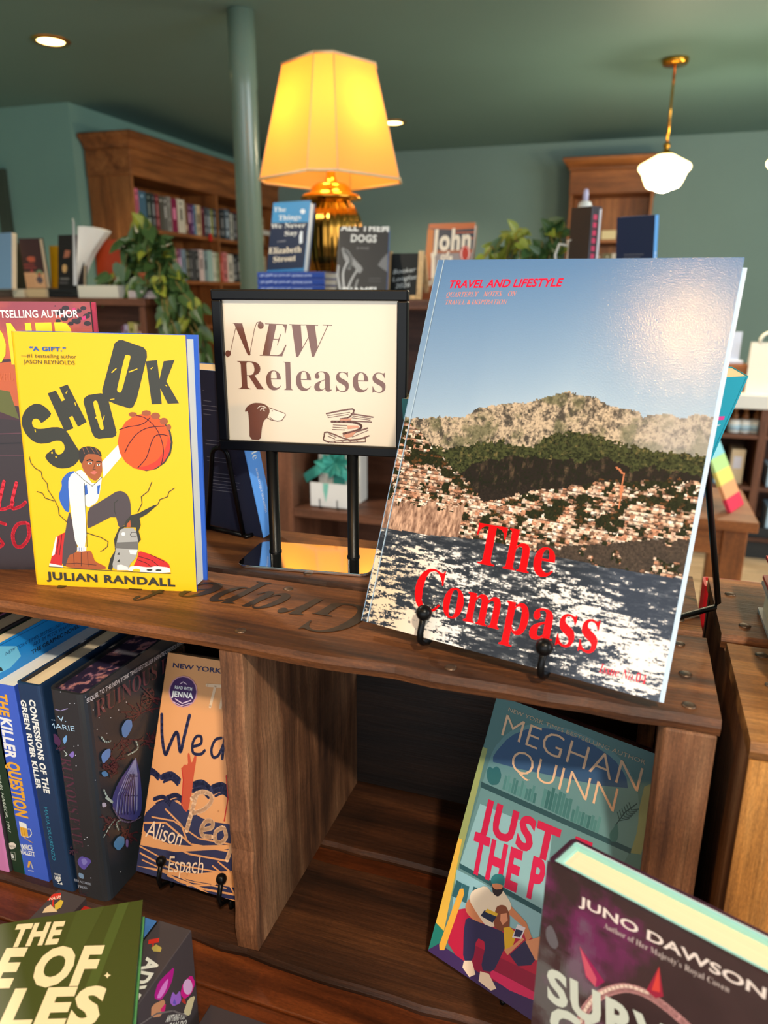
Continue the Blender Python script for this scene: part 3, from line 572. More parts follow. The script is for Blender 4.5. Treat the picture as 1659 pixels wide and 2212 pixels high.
('T','The','sb',(238, 10, 16),76.1,59.6,0.46,57.94,27.92),
('T','Compass','sb',(238, 10, 16),37.8,18.5,0.04,133.04,30.10),
('T','Issue No.04','sbi',(215, 40, 62),174.9,8.3,-0.31,28.81,5.64)],
'sign.front':[
('P',(112, 68, 50),(10.3,106.7,18.3,106.3,25,79.1,22.9,78.4,21.6,80)),
('L',(112, 68, 50),0.53,(12.7,105.3,6.3,83.6,4.5,78.3,2.2,76.3)),
('P',(112, 68, 50),(5.8,79.7,5.6,78.6,4.9,77.6,4,77,2.9,76.7,1.9,76.9,1,77.5,0.5,78.4,0.4,79.5,0.7,80.6,1.3,81.6,2.3,82.2,3.3,82.5,4.3,82.3,5.2,81.7,5.7,80.8)),
('L',(112, 68, 50),0.54,(23.9,78.4,29.8,101.8,32.2,107.4,35.9,108.3)),
('P',(112, 68, 50),(38.7,105,38.5,103.8,37.8,102.8,36.8,102.1,35.7,101.8,34.6,102.1,33.7,102.7,33.1,103.7,33,104.9,33.3,106.1,33.9,107.1,34.9,107.8,36,108.1,37.1,107.8,38,107.2,38.6,106.2)),
('L',(112, 68, 50),0.53,(9.7,106.6,18.3,106.3)),
('P',(112, 68, 50),(43.7,106.3,50.8,106.2,43.3,78.7,36.3,78.7)),
('L',(112, 68, 50),0.65,(40.3,106.5,60.3,105.9)),
('P',(112, 68, 50),(55.9,106.1,60.7,105.9,59,98.5,58.3,98.5,58.2,103.4)),
('L',(112, 68, 50),0.66,(47,93.3,52.7,92.9)),
('P',(112, 68, 50),(54.2,97.8,54.8,97.8,51.1,87.7,50.6,87.7,52,92.9)),
('L',(112, 68, 50),0.80,(34.1,78.8,55.1,78.6)),
('P',(112, 68, 50),(58.6,88.5,59.6,88.3,55.1,78.3,49.4,78.4,54.3,80.8)),
('P',(112, 68, 50),(65,106,73.3,105.9,74.4,86.3,70.3,78.1,68.2,78)),
('L',(112, 68, 50),0.66,(69.9,78.3,81.7,97.7)),
('P',(112, 68, 50),(78.3,105.9,86.2,105.8,88.6,86.7,85,78.4,83,78.4)),
('L',(112, 68, 50),0.65,(84.7,78.7,98.3,105.9)),
('L',(112, 68, 50),0.64,(63.1,106.1,76.2,105.9)),
('L',(112, 68, 50),0.64,(76.6,106,89.1,105.8)),
('L',(112, 68, 50),0.63,(93.7,106.1,101.9,105.9)),
('T','Releases','s',(112, 68, 50),11.8,47.5,0.27,138.59,25.59),
('P',(112, 68, 50),(17.2,28.2,18.9,31.1,20.8,32.8,24.8,34.8,27.9,35.4,33,35.3,35.7,34.7,38.7,33.2,40,31.8,41.2,29.2,41.1,27.2,39.7,23.8,38.3,21.8,35.6,19.2,34.3,17.1,33.2,13.2,32.6,9.6,31.6,2.6,29.1,0.4,22.5,0.7,20.3,3.8,20.6,12.6,20.5,18,20.1,25.3,19.5,27.5,18.1,26.8,17.5,26.7,16.9,27.1)),
('P',(240, 225, 205),(44.5,30.1,53,27.2,55.9,26,56.2,25.1,55.6,23.9,53.4,20.9,51.8,19.7,49.2,19.2,47.1,19.2,43.2,19.9,41.5,20.6,40.1,22.2,40,23.4,40.9,25.5,41.3,27.2,41.6,30.1)),
('L',(112, 68, 50),0.70,(40.3,31.4,55.8,26.5,56.4,24.9,52.7,19.9,48.4,19,42,20.1,38.2,22)),
('L',(112, 68, 50),0.57,(40.6,22.8,44.1,20.2)),
('P',(112, 68, 50),(44.6,28.4,44.3,28,43.7,27.9,43.1,28,42.9,28.4,43.2,28.8,43.8,28.9,44.4,28.8)),
('L',(235, 222, 205),0.71,(29.5,30.5,32.5,32.7,36.1,32.2,38.1,30.9)),
('L',(235, 222, 205),0.71,(32.3,28.6,33.8,30.7,36,31.2)),
('L',(235, 222, 205),0.56,(36.6,28.1,34.7,29,35.3,30.8,37.1,30.8)),
('L',(112, 68, 50),1.36,(95.6,27.7,100.7,28.9,108.1,30.7,115.4,32.2,120.1,32.8,121.5,31.8,120.9,29.7,119.2,27.5,117.5,25.7,115.5,24.7,112.9,24.1,110.4,23.6,108.6,23.3)),
('L',(112, 68, 50),0.55,(96.3,25.8,117.5,29.7)),
('L',(112, 68, 50),0.55,(97,24.1,116.1,27.7)),
('L',(112, 68, 50),1.21,(118.8,28.5,139,26.1)),
('L',(112, 68, 50),0.95,(108.6,22,137.7,21.6)),
('L',(112, 68, 50),0.54,(120.2,26.5,137,24.7)),
('L',(112, 68, 50),0.54,(119.5,24.8,136.4,23.3)),
('P',(205, 140, 108),(108.6,23.3,119.5,24.5,118.2,22.4,108.6,21.3)),
('L',(112, 68, 50),2.05,(100.4,20.6,103.3,20.7,107.4,20.8,111.8,20.9,115.5,20.9,118.2,20.9,120.6,20.7,122.6,20.4,124.3,20,125.9,19.5,127.2,18.8,128.1,18,128.4,17.2,128,16.2,127.1,15.2,125.6,14.2,123.7,13.3,120.9,12.3,117.3,11.3,113.8,10.5,111.4,9.9)),
('P',(215, 150, 120),(114.8,17.5,125,17.8,126.4,16.1,115.5,14.2)),
('L',(112, 68, 50),0.55,(101.8,17.6,114.8,17.5)),
('L',(112, 68, 50),0.55,(101.5,15.5,114.1,15.1)),
('L',(112, 68, 50),0.55,(101.1,13.4,112.8,13.4)),
('L',(112, 68, 50),1.38,(111.4,7.8,133.8,15.8)),
('P',(205, 140, 108),(110.7,8.5,123.7,12.6,119.6,7.6,114.2,5.9)),
('L',(112, 68, 50),0.55,(119.6,7.2,134.5,13.8)),
('L',(112, 68, 50),1.22,(135.3,8.9,131.1,7.2,125,5,118.3,4.1,110.6,5.9,102.3,9,96.2,10.8,93.6,10.3,93.2,8.5,93.1,6.8,92.5,5.6,92.3,4.3,92.6,3.3,94,2.5,96,1.9,97.5,1.5)),
('L',(112, 68, 50),0.55,(97.6,9.1,104.5,6.1)),
('L',(112, 68, 50),0.56,(96.8,7,103.1,4.6)),
('L',(112, 68, 50),0.70,(96.1,1.7,131.9,6.5,132,3.2,98.9,0.9)),
('L',(112, 68, 50),0.42,(101.7,2.3,104.5,1.5)),
('L',(112, 68, 50),0.42,(108.6,3.3,111.4,2)),
('L',(112, 68, 50),0.41,(115.5,4.2,118.3,2.6)),
('L',(112, 68, 50),0.41,(122.4,5.1,125.1,3))],
'quinn.front':[
('P',(150, 160, 100),(-0.6,172.6,4.7,172.7,6.9,74.7,8.3,20.8,-1.4,23.7,-3.2,106)),
('P',(228, 180, 70),(-1.5,94.1,3.6,94.9,9.2,21.3,-1.4,23.7)),
('P',(132, 142, 98),(135.1,192.5,144.6,201.8,144.2,146.3,135.4,143.8)),
('P',(98, 138, 142),(9,159.8,9.6,170.9,11.6,178.1,16.9,188.5,21.6,194.4,30.4,201.5,36.5,205,46,208.7,53.1,210.5,65,212.3,73.4,212.7,86.4,212.3,94.8,211.2,106.9,208.2,113.7,205.3,122.1,199.8,126.7,194.8,132.1,185.5,134.7,178.4,137.1,166.2,137.7,158.6,137,148,129.3,116.9,106.5,32.9,98.2,6.5,96.3,13,79.5,16.2,27.1,19.6,8,36.7,7.2,85.1,7.3,112.3,8.4,145.1)),
('P',(52, 84, 122),(13.3,173.8,19.3,185.7,24.6,192.3,34.4,200.1,41.2,203.8,51.8,207,61.3,208.3,78.8,208.9,89.3,208,103.7,204.8,110.9,202,118.3,196.5,121.6,192.8,124,187,104.5,181.1,37.5,167.9,12.6,164.4,11.6,168.4)),  # dark arch top: the crate plank's cast shadow painted into the cover
('P',(140, 182, 190),(11.1,128.2,76.8,132.1,85.2,76.8,7.5,74.9)),
('P',(140, 186, 200),(6,70.7,84.4,73.1,88.1,47.6,12.8,30.1)),
('P',(36, 72, 78),(6.8,145.4,136.9,147.3,137,143.5,7.8,140.9)),
('P',(40, 84, 92),(7,76.5,83.4,76.7,84.1,73,8.1,72.8)),
('P',(40, 98, 104),(9.5,157,10.4,159.3,11.4,159.9,13.5,159.3,14.6,159.7,15.9,161.6,17,162.2,19.2,161.9,20.7,160.8,22.9,157.6,23.4,155,22.7,150.4,21.2,148.3,17.4,146.6,15.2,146.6,12.5,148.5,11.1,150.5,9.6,154.8)),
('P',(72, 124, 124),(27,147.2,29.2,147.2,28.7,158.5,26.5,158.5)),
('P',(83, 135, 135),(29.6,147.2,31.8,147.3,31.3,159.7,29.1,159.7)),
('P',(79, 131, 131),(32.2,147.3,34.4,147.3,34.1,154.4,31.9,154.4)),
('P',(65, 117, 117),(34.8,147.3,37,147.3,36.4,159.6,34.3,159.6)),
('P',(60, 112, 112),(37.4,147.3,39.5,147.3,39,158.7,36.9,158.7)),
('P',(80, 132, 132),(39.9,147.3,42.1,147.4,41.8,155,39.6,155)),
('P',(74, 126, 126),(42.5,147.4,44.6,147.4,44.1,160.2,41.9,160.2)),
('P',(86, 138, 138),(45,147.4,47.1,147.4,46.7,157.9,44.5,157.9)),
('P',(63, 115, 115),(47.5,147.4,49.6,147.4,49.3,155.9,47.1,155.9)),
('P',(61, 113, 113),(50,147.4,52.1,147.4,51.7,157,49.6,157)),
('P',(74, 126, 126),(52.5,147.4,54.6,147.5,54.1,160.4,52,160.5)),
('P',(54, 106, 106),(55,147.5,57.1,147.5,56.7,155.3,54.6,155.3)),
('P',(78, 130, 130),(62.1,147.7,64.8,147.7,64.3,161.7,61.5,161.8)),
('P',(50, 102, 102),(65.3,147.7,68,147.6,67.4,161.5,64.7,161.6)),
('P',(50, 102, 102),(68.4,147.6,71.1,147.6,70.5,165,67.8,165.1)),
('P',(63, 115, 115),(71.6,147.6,74.2,147.5,73.7,161.7,71.1,161.8)),
('P',(60, 112, 112),(74.7,147.5,77.4,147.5,76.7,164.7,74.1,164.8)),
('P',(68, 120, 120),(77.8,147.5,80.4,147.5,79.8,164.2,77.2,164.3)),
('P',(62, 114, 114),(80.9,147.4,83.5,147.4,83,161.8,80.4,161.9)),
('P',(63, 115, 115),(84,147.4,86.5,147.4,86,162.7,83.4,162.7)),
('P',(62, 114, 114),(88,147,90.3,147,89.9,156,87.7,156)),
('P',(74, 126, 126),(90.7,147,92.9,147,92.5,159.9,90.2,159.9)),
('P',(73, 125, 125),(93.3,147,95.5,147.1,95.2,156.6,93,156.6)),
('P',(59, 111, 111),(95.9,147.1,98.1,147.1,97.8,157.2,95.6,157.2)),
('P',(71, 123, 123),(98.5,147.1,100.7,147.2,100.4,156.5,98.2,156.5)),
('P',(50, 102, 102),(101.1,147.2,103.3,147.2,103,156.7,100.8,156.7)),
('P',(71, 123, 123),(103.7,147.2,105.9,147.2,105.6,158.1,103.4,158.1)),
('P',(72, 124, 124),(106.3,147.2,108.4,147.3,108.2,155.6,106,155.6)),
('P',(80, 132, 132),(108.8,147.3,111,147.3,110.6,159.2,108.5,159.2)),
('P',(62, 112, 110),(119.4,151.9,120.9,155.6,121.3,157.2,121,158.3,121.4,158.9,122.7,159.5,123.3,159.2,123.7,157.7,124.1,156.5,125.2,154.3,125.6,152.3,125.6,148.5,124.7,146.9,122,145.9,120.6,146.6,119.3,149.6)),
('L',(38, 72, 74),0.77,(122.4,159.4,126.3,169.8,132.9,178.9)),
('L',(38, 72, 74),0.62,(124.1,162.5,120.8,167.5)),
('L',(38, 72, 74),0.62,(125.3,164.6,122.1,169.4)),
('L',(38, 72, 74),0.61,(126.6,166.7,123.4,171.4)),
('L',(38, 72, 74),0.61,(127.8,168.8,124.7,173.4)),
('L',(38, 72, 74),0.61,(129.1,170.9,126,175.4)),
('L',(38, 72, 74),0.61,(130.3,173.1,127.3,177.4)),
('L',(38, 72, 74),0.62,(124.1,162.5,130.3,166.7)),
('L',(38, 72, 74),0.62,(125.3,164.6,131.3,168.6)),
('L',(38, 72, 74),0.61,(126.6,166.7,132.3,170.4)),
('L',(38, 72, 74),0.61,(127.8,168.8,133.3,172.2)),
('L',(38, 72, 74),0.61,(129.1,170.9,134.3,174.1)),
('L',(38, 72, 74),0.61,(130.3,173.1,135.2,175.9)),
('P',(40, 92, 104),(8.5,63,13.9,62.9,14.8,50.2,8.1,49.6)),
('P',(46, 100, 112),(13.9,62.9,21,63.7,22.3,50.5,15.9,49.9)),
('P',(40, 92, 104),(24.6,65.5,30.6,65.8,30.5,59.7,24.8,59.5)),
('T','NEW YORK TIMES BESTSELLING AUTHOR','r',(190, 168, 140),14.2,208.6,-0.39,117.83,3.10),
('T','MEGHAN','l',(228, 186, 150),13.7,187.7,-0.29,117.91,17.64),
('T','QUINN','l',(228, 186, 150),29,164.3,1.30,89.20,17.38),
('T','JUST F','bb',(196, 14, 66),14.1,109.5,2.63,96.13,25.06),
('T','THE P','bb',(204, 20, 74),16.1,75.8,4.86,65.29,30.04),
('P',(62, 40, 92),(-0.8,0.2,6.4,10.2,58.1,9.4,95.9,14.5,101.9,-6.3,52.2,-3.1)),
('P',(30, 120, 110),(-1.4,23.7,9.8,20.7,7.6,9.9,-0.8,0.2)),
('P',(186, 26, 64),(15.5,14.6,13.6,28.2,13.2,34.4,13.8,39.2,16,42.1,22,46.2,26.6,47.2,34.4,46.1,47.7,48.3,78.9,55.4,91.3,49,98.6,23.5,92.8,13.9,67.2,10,50.2,8.9,24.9,9.8)),
('P',(150, 20, 60),(31.4,24.2,96.4,31.4,100.3,17.8,58.4,8.4,36.5,8.3)),
('P',(216, 40, 100),(56.2,15.7,74.7,17.8,94.5,19.2,96.1,13.8,75.2,9.9,57.8,10.3)),
('P',(228, 168, 60),(13.3,58,16.4,59.8,18.3,56.3,14,8.1,10,6,8.4,9.5)),
('P',(206, 132, 92),(25.5,54.9,31.3,53.1,34.4,51.3,37.8,48,40.1,46.9,43.4,47.1,42.9,45.9,38.1,42.1,34.1,41.4,26.8,43.2,23.8,44.7,22.2,47.5,22,49.8,23.2,54.1)),
('P',(206, 132, 92),(59,67,74.8,61.7,81.7,53.9,78.5,49,71.9,57.8,58.1,60.7)),
('P',(232, 216, 196),(26.3,63.7,32.8,69.5,36.4,70.7,40.7,68.6,43.2,69.5,46.5,74.2,50.1,74.3,57.2,70,59.6,67.7,59.9,64.8,58.7,62.4,54.8,58.1,53.1,54.7,52,48.6,50.1,45.8,45.5,43.4,41.8,43.7,35.3,47,31.2,49.3,25.5,53,23.7,55.7,24,60.3)),
('P',(206, 132, 92),(39.2,76,47.8,80.4,49.8,73.9,46.9,68.6,41.6,69.4)),
('P',(40, 30, 34),(40.3,73.2,42.5,72.3,44.4,72.6,47.7,74.5,48.8,75.7,48.9,77.5,49.2,77,49.9,73.8,49.5,71.8,47.7,68.8,46.2,67.9,43.4,68.1,41.9,69.2,40.2,72.5)),
('P',(40, 118, 124),(37.7,79,38.9,81.5,40.4,83,43.6,84.8,45.5,85.2,47.8,84.7,48.8,83.2,49.6,79.3,48.8,77.9,45.3,77.6,43.2,76.9,40.1,75.1,38.7,75.3,37.7,77.4)),
('P',(48, 42, 82),(27.6,41.5,35.3,42.5,39.7,43.2,45.5,44.1,49.8,44.8,57.1,46,60.3,45,62.7,40.6,63.2,36.7,61.9,29.3,61,24.4,59.4,17.1,56.7,13.9,50.4,11.4,48.1,14.8,47.5,27.5,45.5,31.6,40.2,31.4,38.8,27.7,40.1,17.1,38.9,12.6,33.9,9.9,31,13.2,27.5,25.8,26,32.3,25.3,38.9)),
('P',(240, 214, 190),(33,9.8,39.4,13.2,45.4,5.6,40.9,0.9,33.2,4.5)),
('P',(240, 214, 190),(48.5,9.8,55.8,11.9,64.8,5.4,60.9,1.6,49.2,2.6)),
('P',(132, 72, 46),(48.3,60.7,50.5,63.1,52.2,64.1,54.9,64.8,56.7,64.1,59.6,61.2,61,58.3,62.5,52.6,61.9,49.7,58.8,46.6,56.1,45.6,51,45.7,49,48.5,47.9,57.1)),
('P',(220, 150, 115),(52.9,57.2,57.7,60.5,59.9,55.8,56.8,50.6,53.9,52.7)),
('P',(222, 176, 40),(58.1,49,62.5,52.2,69.7,50.6,68.9,40.3,63.5,34.8)),
('P',(48, 42, 82),(68.2,33.4,77.5,49.3,89,41.3,86.3,35.1,76.9,29.3)),
('P',(220, 150, 110),(77.7,48.9,88.6,58.3,93,43,88.8,40.3)),
('P',(220, 150, 110),(68.8,40.6,74.5,50.1,76.5,49.6,66.7,32.1,63.1,34.3)),
('P',(225, 220, 232),(68.3,57.1,75.2,57.9,74,48.6,66.7,46)),
('P',(48, 42, 82),(67.9,53.3,74,54.8,72.9,49.3,67.8,47.4)),
('P',(30, 40, 70),(39,53.3,50.9,55.9,48.3,47.9,37,47.9)),
('P',(220, 180, 50),(40.9,55.5,50.7,56.5,50.3,54,39.9,52.4))],
'juno.front':[
('P',(96, 92, 98),(3.9,200.5,5.6,202.7,6.7,202.7,8.6,200.6,9.8,198.7,11.5,195.2,11.7,193.2,10.6,190.6,9.6,189.8,7.7,189.7,6.4,190.5,4.4,192.9,3.6,195,3.4,198.6)),
('L',(206, 150, 150),4.76,(29.2,141.4,29.2,144.1,29.2,147.9,29.3,152.1,29.6,155.6,29.9,158.3,30.4,160.7,31,163,31.7,165.4,32.8,168.1,34,170.9,35.3,173.7,36.8,176.4,38.5,179,40.4,181.5,42.3,183.9,44.3,186.1,46.4,188.2,48.5,190.2,50.7,191.9,53,193.3,55.4,194.4,57.9,195.3,60.4,195.9,63,196.2,65.7,196.3,68.5,196,71.4,195.6,74.2,195.1,77,194.4,79.9,193.6,82.7,192.7,85.2,191.7,87.6,190.6,89.8,189.4,91.7,188.3,93,187.5)),
('L',(232, 205, 190),1.65,(29.6,155.6,29.9,157.5,30.3,160.1,30.9,163.1,31.7,166,32.7,168.8,33.9,171.7,35.2,174.5,36.8,177.3,38.4,179.9,40.3,182.5,42.2,184.9,44.2,187.1,46.3,189.2,48.4,191.1,50.6,192.9,52.9,194.3,55.6,195.4,58.5,196.2,61.1,196.7,62.9,197.2)),
('P',(150, 36, 84),(24.1,200.7,40.2,188.6,36.2,182.6,29.7,184.4)),
('P',(196, 84, 104),(24.1,200.7,35.6,187.6,35.6,182.2,29.6,185.6)),
('P',(150, 36, 60),(66.9,215.4,70.9,200.4,67.2,196.8,62.2,198.2)),
('P',(206, 66, 60),(66.9,215.4,69,201.6,64.8,200)),
('T','JUNO DAWSON','b',(226, 212, 206),21,225,2.61,94.38,5.46),
('T','Author of Her Majesty’s Royal Coven','s',(190, 176, 172),36.3,219.5,2.59,63.87,3.17),
('T','SURV','bb',(196, 202, 190),8.6,156.6,7.22,70.86,20.02),
('T','CRO','bb',(196, 202, 190),13.2,133.9,9.98,63.58,21.05)],
'wedding.front':[
('P',(44, 46, 84),(1.6,52.8,9.2,60.8,15.1,64.8,25.3,69,32.5,69.4,43.8,66.4,52.1,64.2,65.8,60.8,78.8,60.4,103.7,62.6,112.3,60.4,113.7,51.7,99.8,45.3,55.6,34.6,33.1,31.4,11,32.8,2.6,36.7,-0,46.8)),
('P',(44, 46, 84),(-3.9,22.9,41.2,25.9,112.7,45.2,117.4,28.1,65.5,12.6,-0.3,4.3)),
('P',(44, 46, 84),(-0.3,4.3,66.6,6.2,117.9,11.8,120.4,-3.9,-1.5,-1.2)),
('L',(44, 46, 84),4.74,(-9.3,87.9,-7.6,88.8,-5.1,90.2,-2.2,91.4,0.5,91.9,3.2,91.4,6.2,90.2,8.8,88.9,10.6,88)),
('L',(44, 46, 84),2.41,(-6.3,84.5,-4.8,85.4,-2.6,86.8,-0.1,88,2.2,88.6,4.4,88.2,6.7,87.1,8.7,85.9,10.1,85.1)),
('L',(44, 46, 84),3.62,(14.8,89.4,16.5,90.3,19,91.6,21.7,92.8,24.4,93.3,27.1,92.8,29.9,91.7,32.5,90.4,34.3,89.5)),
('L',(44, 46, 84),2.37,(17.7,86,19.2,86.9,21.4,88.3,23.8,89.5,26,90.1,28.2,89.6,30.4,88.6,32.4,87.4,33.8,86.6)),
('L',(44, 46, 84),4.74,(14.1,87.3,15.8,88.2,18.3,89.5,21,90.7,23.7,91.3,26.4,90.7,29.2,89.6,31.8,88.3,33.6,87.4)),
('L',(44, 46, 84),2.37,(17,83.9,18.5,84.8,20.7,86.2,23.1,87.4,25.3,88,27.5,87.6,29.7,86.5,31.7,85.3,33.1,84.5)),
('L',(44, 46, 84),5.91,(50.3,87.5,52,88.3,54.3,89.6,57,90.8,59.5,91.3,62.1,90.8,64.8,89.7,67.3,88.4,69,87.6)),
('L',(44, 46, 84),2.30,(53.1,84.1,54.5,85,56.6,86.4,58.9,87.6,61.1,88.1,63.1,87.7,65.3,86.7,67.2,85.5,68.5,84.7)),
('L',(44, 46, 84),6.21,(72.4,89.2,74.1,90.1,76.4,91.4,79,92.5,81.5,93,84,92.5,86.6,91.4,89,90.1,90.7,89.3)),
('L',(44, 46, 84),2.26,(75.1,85.9,76.6,86.8,78.6,88.1,80.9,89.3,82.9,89.9,85,89.4,87.1,88.4,88.9,87.2,90.2,86.5)),
('L',(44, 46, 84),3.74,(50.9,82.4,52.5,83.2,54.9,84.5,57.6,85.7,60.1,86.3,62.7,85.8,65.4,84.6,67.8,83.4,69.5,82.5)),
('L',(44, 46, 84),2.29,(53.6,79.1,55.1,80,57.2,81.3,59.5,82.5,61.6,83.1,63.7,82.7,65.8,81.6,67.7,80.4,69,79.7)),
('L',(44, 46, 84),4.85,(73.4,86,75,86.9,77.3,88.2,79.9,89.3,82.4,89.8,84.9,89.4,87.6,88.2,90,87,91.6,86.2)),
('L',(44, 46, 84),2.25,(76.1,82.8,77.5,83.6,79.5,84.9,81.8,86.1,83.9,86.7,85.9,86.3,88,85.2,89.8,84.1,91.1,83.3)),
('L',(44, 46, 84),3.85,(9.2,66.7,10.9,67.6,13.4,68.9,16.2,70.2,18.8,70.7,21.5,70.2,24.4,69.1,26.9,67.9,28.7,67)),
('L',(44, 46, 84),1.81,(12.1,63.3,13.6,64.3,15.8,65.6,18.2,66.9,20.4,67.5,22.6,67.1,24.8,66,26.8,64.9,28.2,64.1)),
('L',(44, 46, 84),4.26,(24.1,71.2,25.8,72.1,28.3,73.4,31,74.6,33.6,75.1,36.3,74.7,39.1,73.5,41.6,72.3,43.3,71.4)),
('L',(44, 46, 84),1.79,(27,67.8,28.5,68.8,30.6,70.1,33,71.3,35.2,71.9,37.3,71.5,39.5,70.5,41.5,69.3,42.8,68.5)),
('L',(222, 158, 104),1.79,(1.5,43.6,25.9,48.7,57,36.3,97.1,39.2)),
('L',(222, 158, 104),1.59,(0.9,34.6,26.8,31.4,56.3,27.6,96.4,30.7)),
('L',(222, 158, 104),1.39,(9.5,50.6,34.3,52.2,64.5,43,104.3,45.8)),
('L',(222, 158, 104),1.39,(-3.9,22.9,22.4,18.2,51.8,16.3,91.9,19.7)),
('L',(222, 158, 104),1.58,(2.1,16.3,28.1,11.7,57.3,9.9,97.1,13.4)),
('L',(222, 158, 104),1.18,(5.4,10.9,31,8.1,60.3,4.7,100,8.3)),
('L',(222, 158, 104),1.74,(24.2,8.2,49.9,2.2,78,2.2,116.9,5.8)),
('L',(222, 158, 104),1.53,(36.2,4.1,60.6,3.1,89.2,-1.8,127.6,1.9)),
('L',(222, 158, 104),1.70,(70.6,58,81.4,70.5,97.5,75.5)),
('L',(222, 158, 104),1.48,(82.9,23.4,96.3,18.2,108.6,6.3)),
('L',(222, 158, 104),1.48,(88.4,28,101.8,22.8,111,16.7)),
('L',(222, 158, 104),1.77,(23.7,60.5,43.5,50.6,52.2,38.6)),
('L',(222, 158, 104),1.50,(58.8,0.9,83.5,6.8,106.8,17.3)),
('P',(196, 80, 48),(40.8,71,39.3,86.6,38.1,93.2,35.7,97.6,35.4,100,36.9,102.9,38.3,103.9,41,103.9,41.4,105.9,39.9,112,39.8,114.3,41.1,115.1,42.3,113.3,44.6,107.3,45.9,107.2,47.3,112.8,48.3,114.5,49.7,113.9,50.1,109.7,49.8,97.8,49.8,91.4,50.1,84.1,49.9,77.7,48.9,66,47.1,62.8,42.7,65.1)),
('L',(190, 40, 30),0.97,(40.9,67.5,38.7,90,35.2,99.9)),
('L',(190, 40, 30),1.13,(88.3,106.2,84.7,102.1,89.8,84.2,88.9,63.6)),
('T','NEW YORK TIMES BESTSELLER','b',(44, 46, 84),8.6,189.9,1.72,144.45,4.31),
('L',(232, 196, 160),2.98,(50.7,178.8,74.1,180.8)),
('L',(232, 196, 160),2.95,(60.1,179.6,57.4,159.9)),
('L',(232, 196, 160),2.93,(70.3,177.1,68.7,160.8)),
('L',(232, 196, 160),2.53,(69.5,168.9,78.1,169.3)),
('L',(44, 46, 84),3.48,(3.7,144.3,4.5,140.5,5.5,135.1,6.6,129.1,8,124,9.5,119.3,11.2,114.8,12.9,111.1,14.4,109.1,15.4,109.3,16.2,111.2,16.8,113.9,17.6,116.5,18.6,119.5,19.6,122.9,20.7,126.1,21.7,128.4,22.6,129.9,23.4,130.7,24.3,130.7,25.4,129.6,26.7,126.3,28.3,121.2,29.8,116.5,31,114.4,31.8,115.6,32.3,119.1,32.6,123.6,33.1,128.2,33.8,133.3,34.5,139.2,35.2,144.7,35.7,148.4)),
('L',(44, 46, 84),2.75,(44.5,121.2,46.1,121.9,48.6,122.8,51,124,52.7,125.3,53.2,126.8,53.2,128.6,52.7,130.3,52,131.4,51,131.9,49.6,131.9,48.1,131.6,46.8,130.9,45.7,129.6,44.7,127.7,43.9,125.7,43.6,123.7,43.6,121.6,44,119.2,44.7,117.1,45.9,115.7,47.6,115.2,49.9,115.2,52.3,115.6,54.2,116.1,55.6,116.9,56.6,118.1,57.4,119.2,58,120)),
('L',(44, 46, 84),2.69,(74.1,134.2,73,133.8,71.3,133.3,69.5,132.6,68.1,131.4,67,129.7,66,127.5,65.4,125.1,65.1,123,65.3,120.9,65.9,118.9,66.8,117.1,67.8,116.1,69.1,115.8,70.6,116.1,72.1,117,73.5,118.3,74.6,120.6,75.7,123.6,76.6,126.6,77.2,128.6)),
('L',(44, 46, 84),2.88,(78.3,148.1,78.2,145.2,78,141.1,77.8,136.5,77.7,132.2,77.7,127.9,77.9,123.3,78,119.3,78.1,116.5)),
('L',(44, 46, 84),2.65,(94,136.7,92.6,136.3,90.6,135.8,88.6,135,87.1,133.8,86.1,131.9,85.6,129.5,85.3,127,85.3,124.8,85.8,122.8,86.8,121,87.8,119.4,88.5,118.4)),
('L',(238, 196, 158),4.62,(55.8,81,55.4,78.1,54.7,74,53.9,69.3,53.1,64.8,52.4,60.1,51.5,55,50.8,50.4,50.3,47.2)),
('L',(238, 196, 158),4.24,(51.2,75.7,52.7,77.2,54.9,79.4,57.3,81.6,59.9,83.1,62.6,83.8,65.8,84,68.6,83.7,70.7,83,72,81.9,72.7,80.2,72.8,78.3,72.3,76.4,71.1,74.4,69.2,72.1,67,69.9,64.6,68,61.8,66.4,58.6,65,55.5,63.9,53.4,63.1)),
('L',(238, 196, 158),4.16,(66.4,51.1,68.5,51.8,71.5,52.8,74.5,53.9,76.5,55,77.4,56.3,77.6,57.9,77.4,59.2,76.7,60.2,75.5,60.6,73.8,60.7,72,60.4,70.4,59.7,69,58.4,67.7,56.6,66.7,54.6,66.1,52.8,66,51,66.3,49.1,67.1,47.5,68.3,46.4,70.4,46.1,73.2,46.5,75.9,47,77.8,47.3)),
('L',(238, 196, 158),4.09,(87.8,57.4,86.6,56.6,84.8,55.5,83,54.2,81.8,52.7,81.4,50.9,81.3,48.7,81.7,46.7,82.4,45.2,83.7,44.5,85.4,44.2,87.2,44.4,88.8,44.9,90.2,46,91.5,47.5,92.6,49.2,93.1,50.9,92.7,52.6,91.8,54.5,90.7,56.2,89.9,57.3)),
('L',(238, 196, 158),4.03,(104.2,53.3,103.5,51.7,102.5,49.5,101.4,46.9,100.5,44.1,99.5,41,98.6,37.3,97.8,34,97.3,31.7)),
('T','Alison','ri',(240, 214, 188),4.9,31.9,0.09,41.87,15.41),
('T','Espach','ri',(240, 214, 188),36.1,7.2,11.18,39.38,13.84),
('P',(206, 150, 160),(41.2,171.4,40.9,165.7,38.2,160.4,33.4,156.5,27.4,154.4,20.8,154.6,14.9,156.9,10.4,161.1,8.1,166.6,8.4,172.4,11.1,177.8,16,181.7,22.2,183.7,28.7,183.5,34.6,181,39,176.8)),
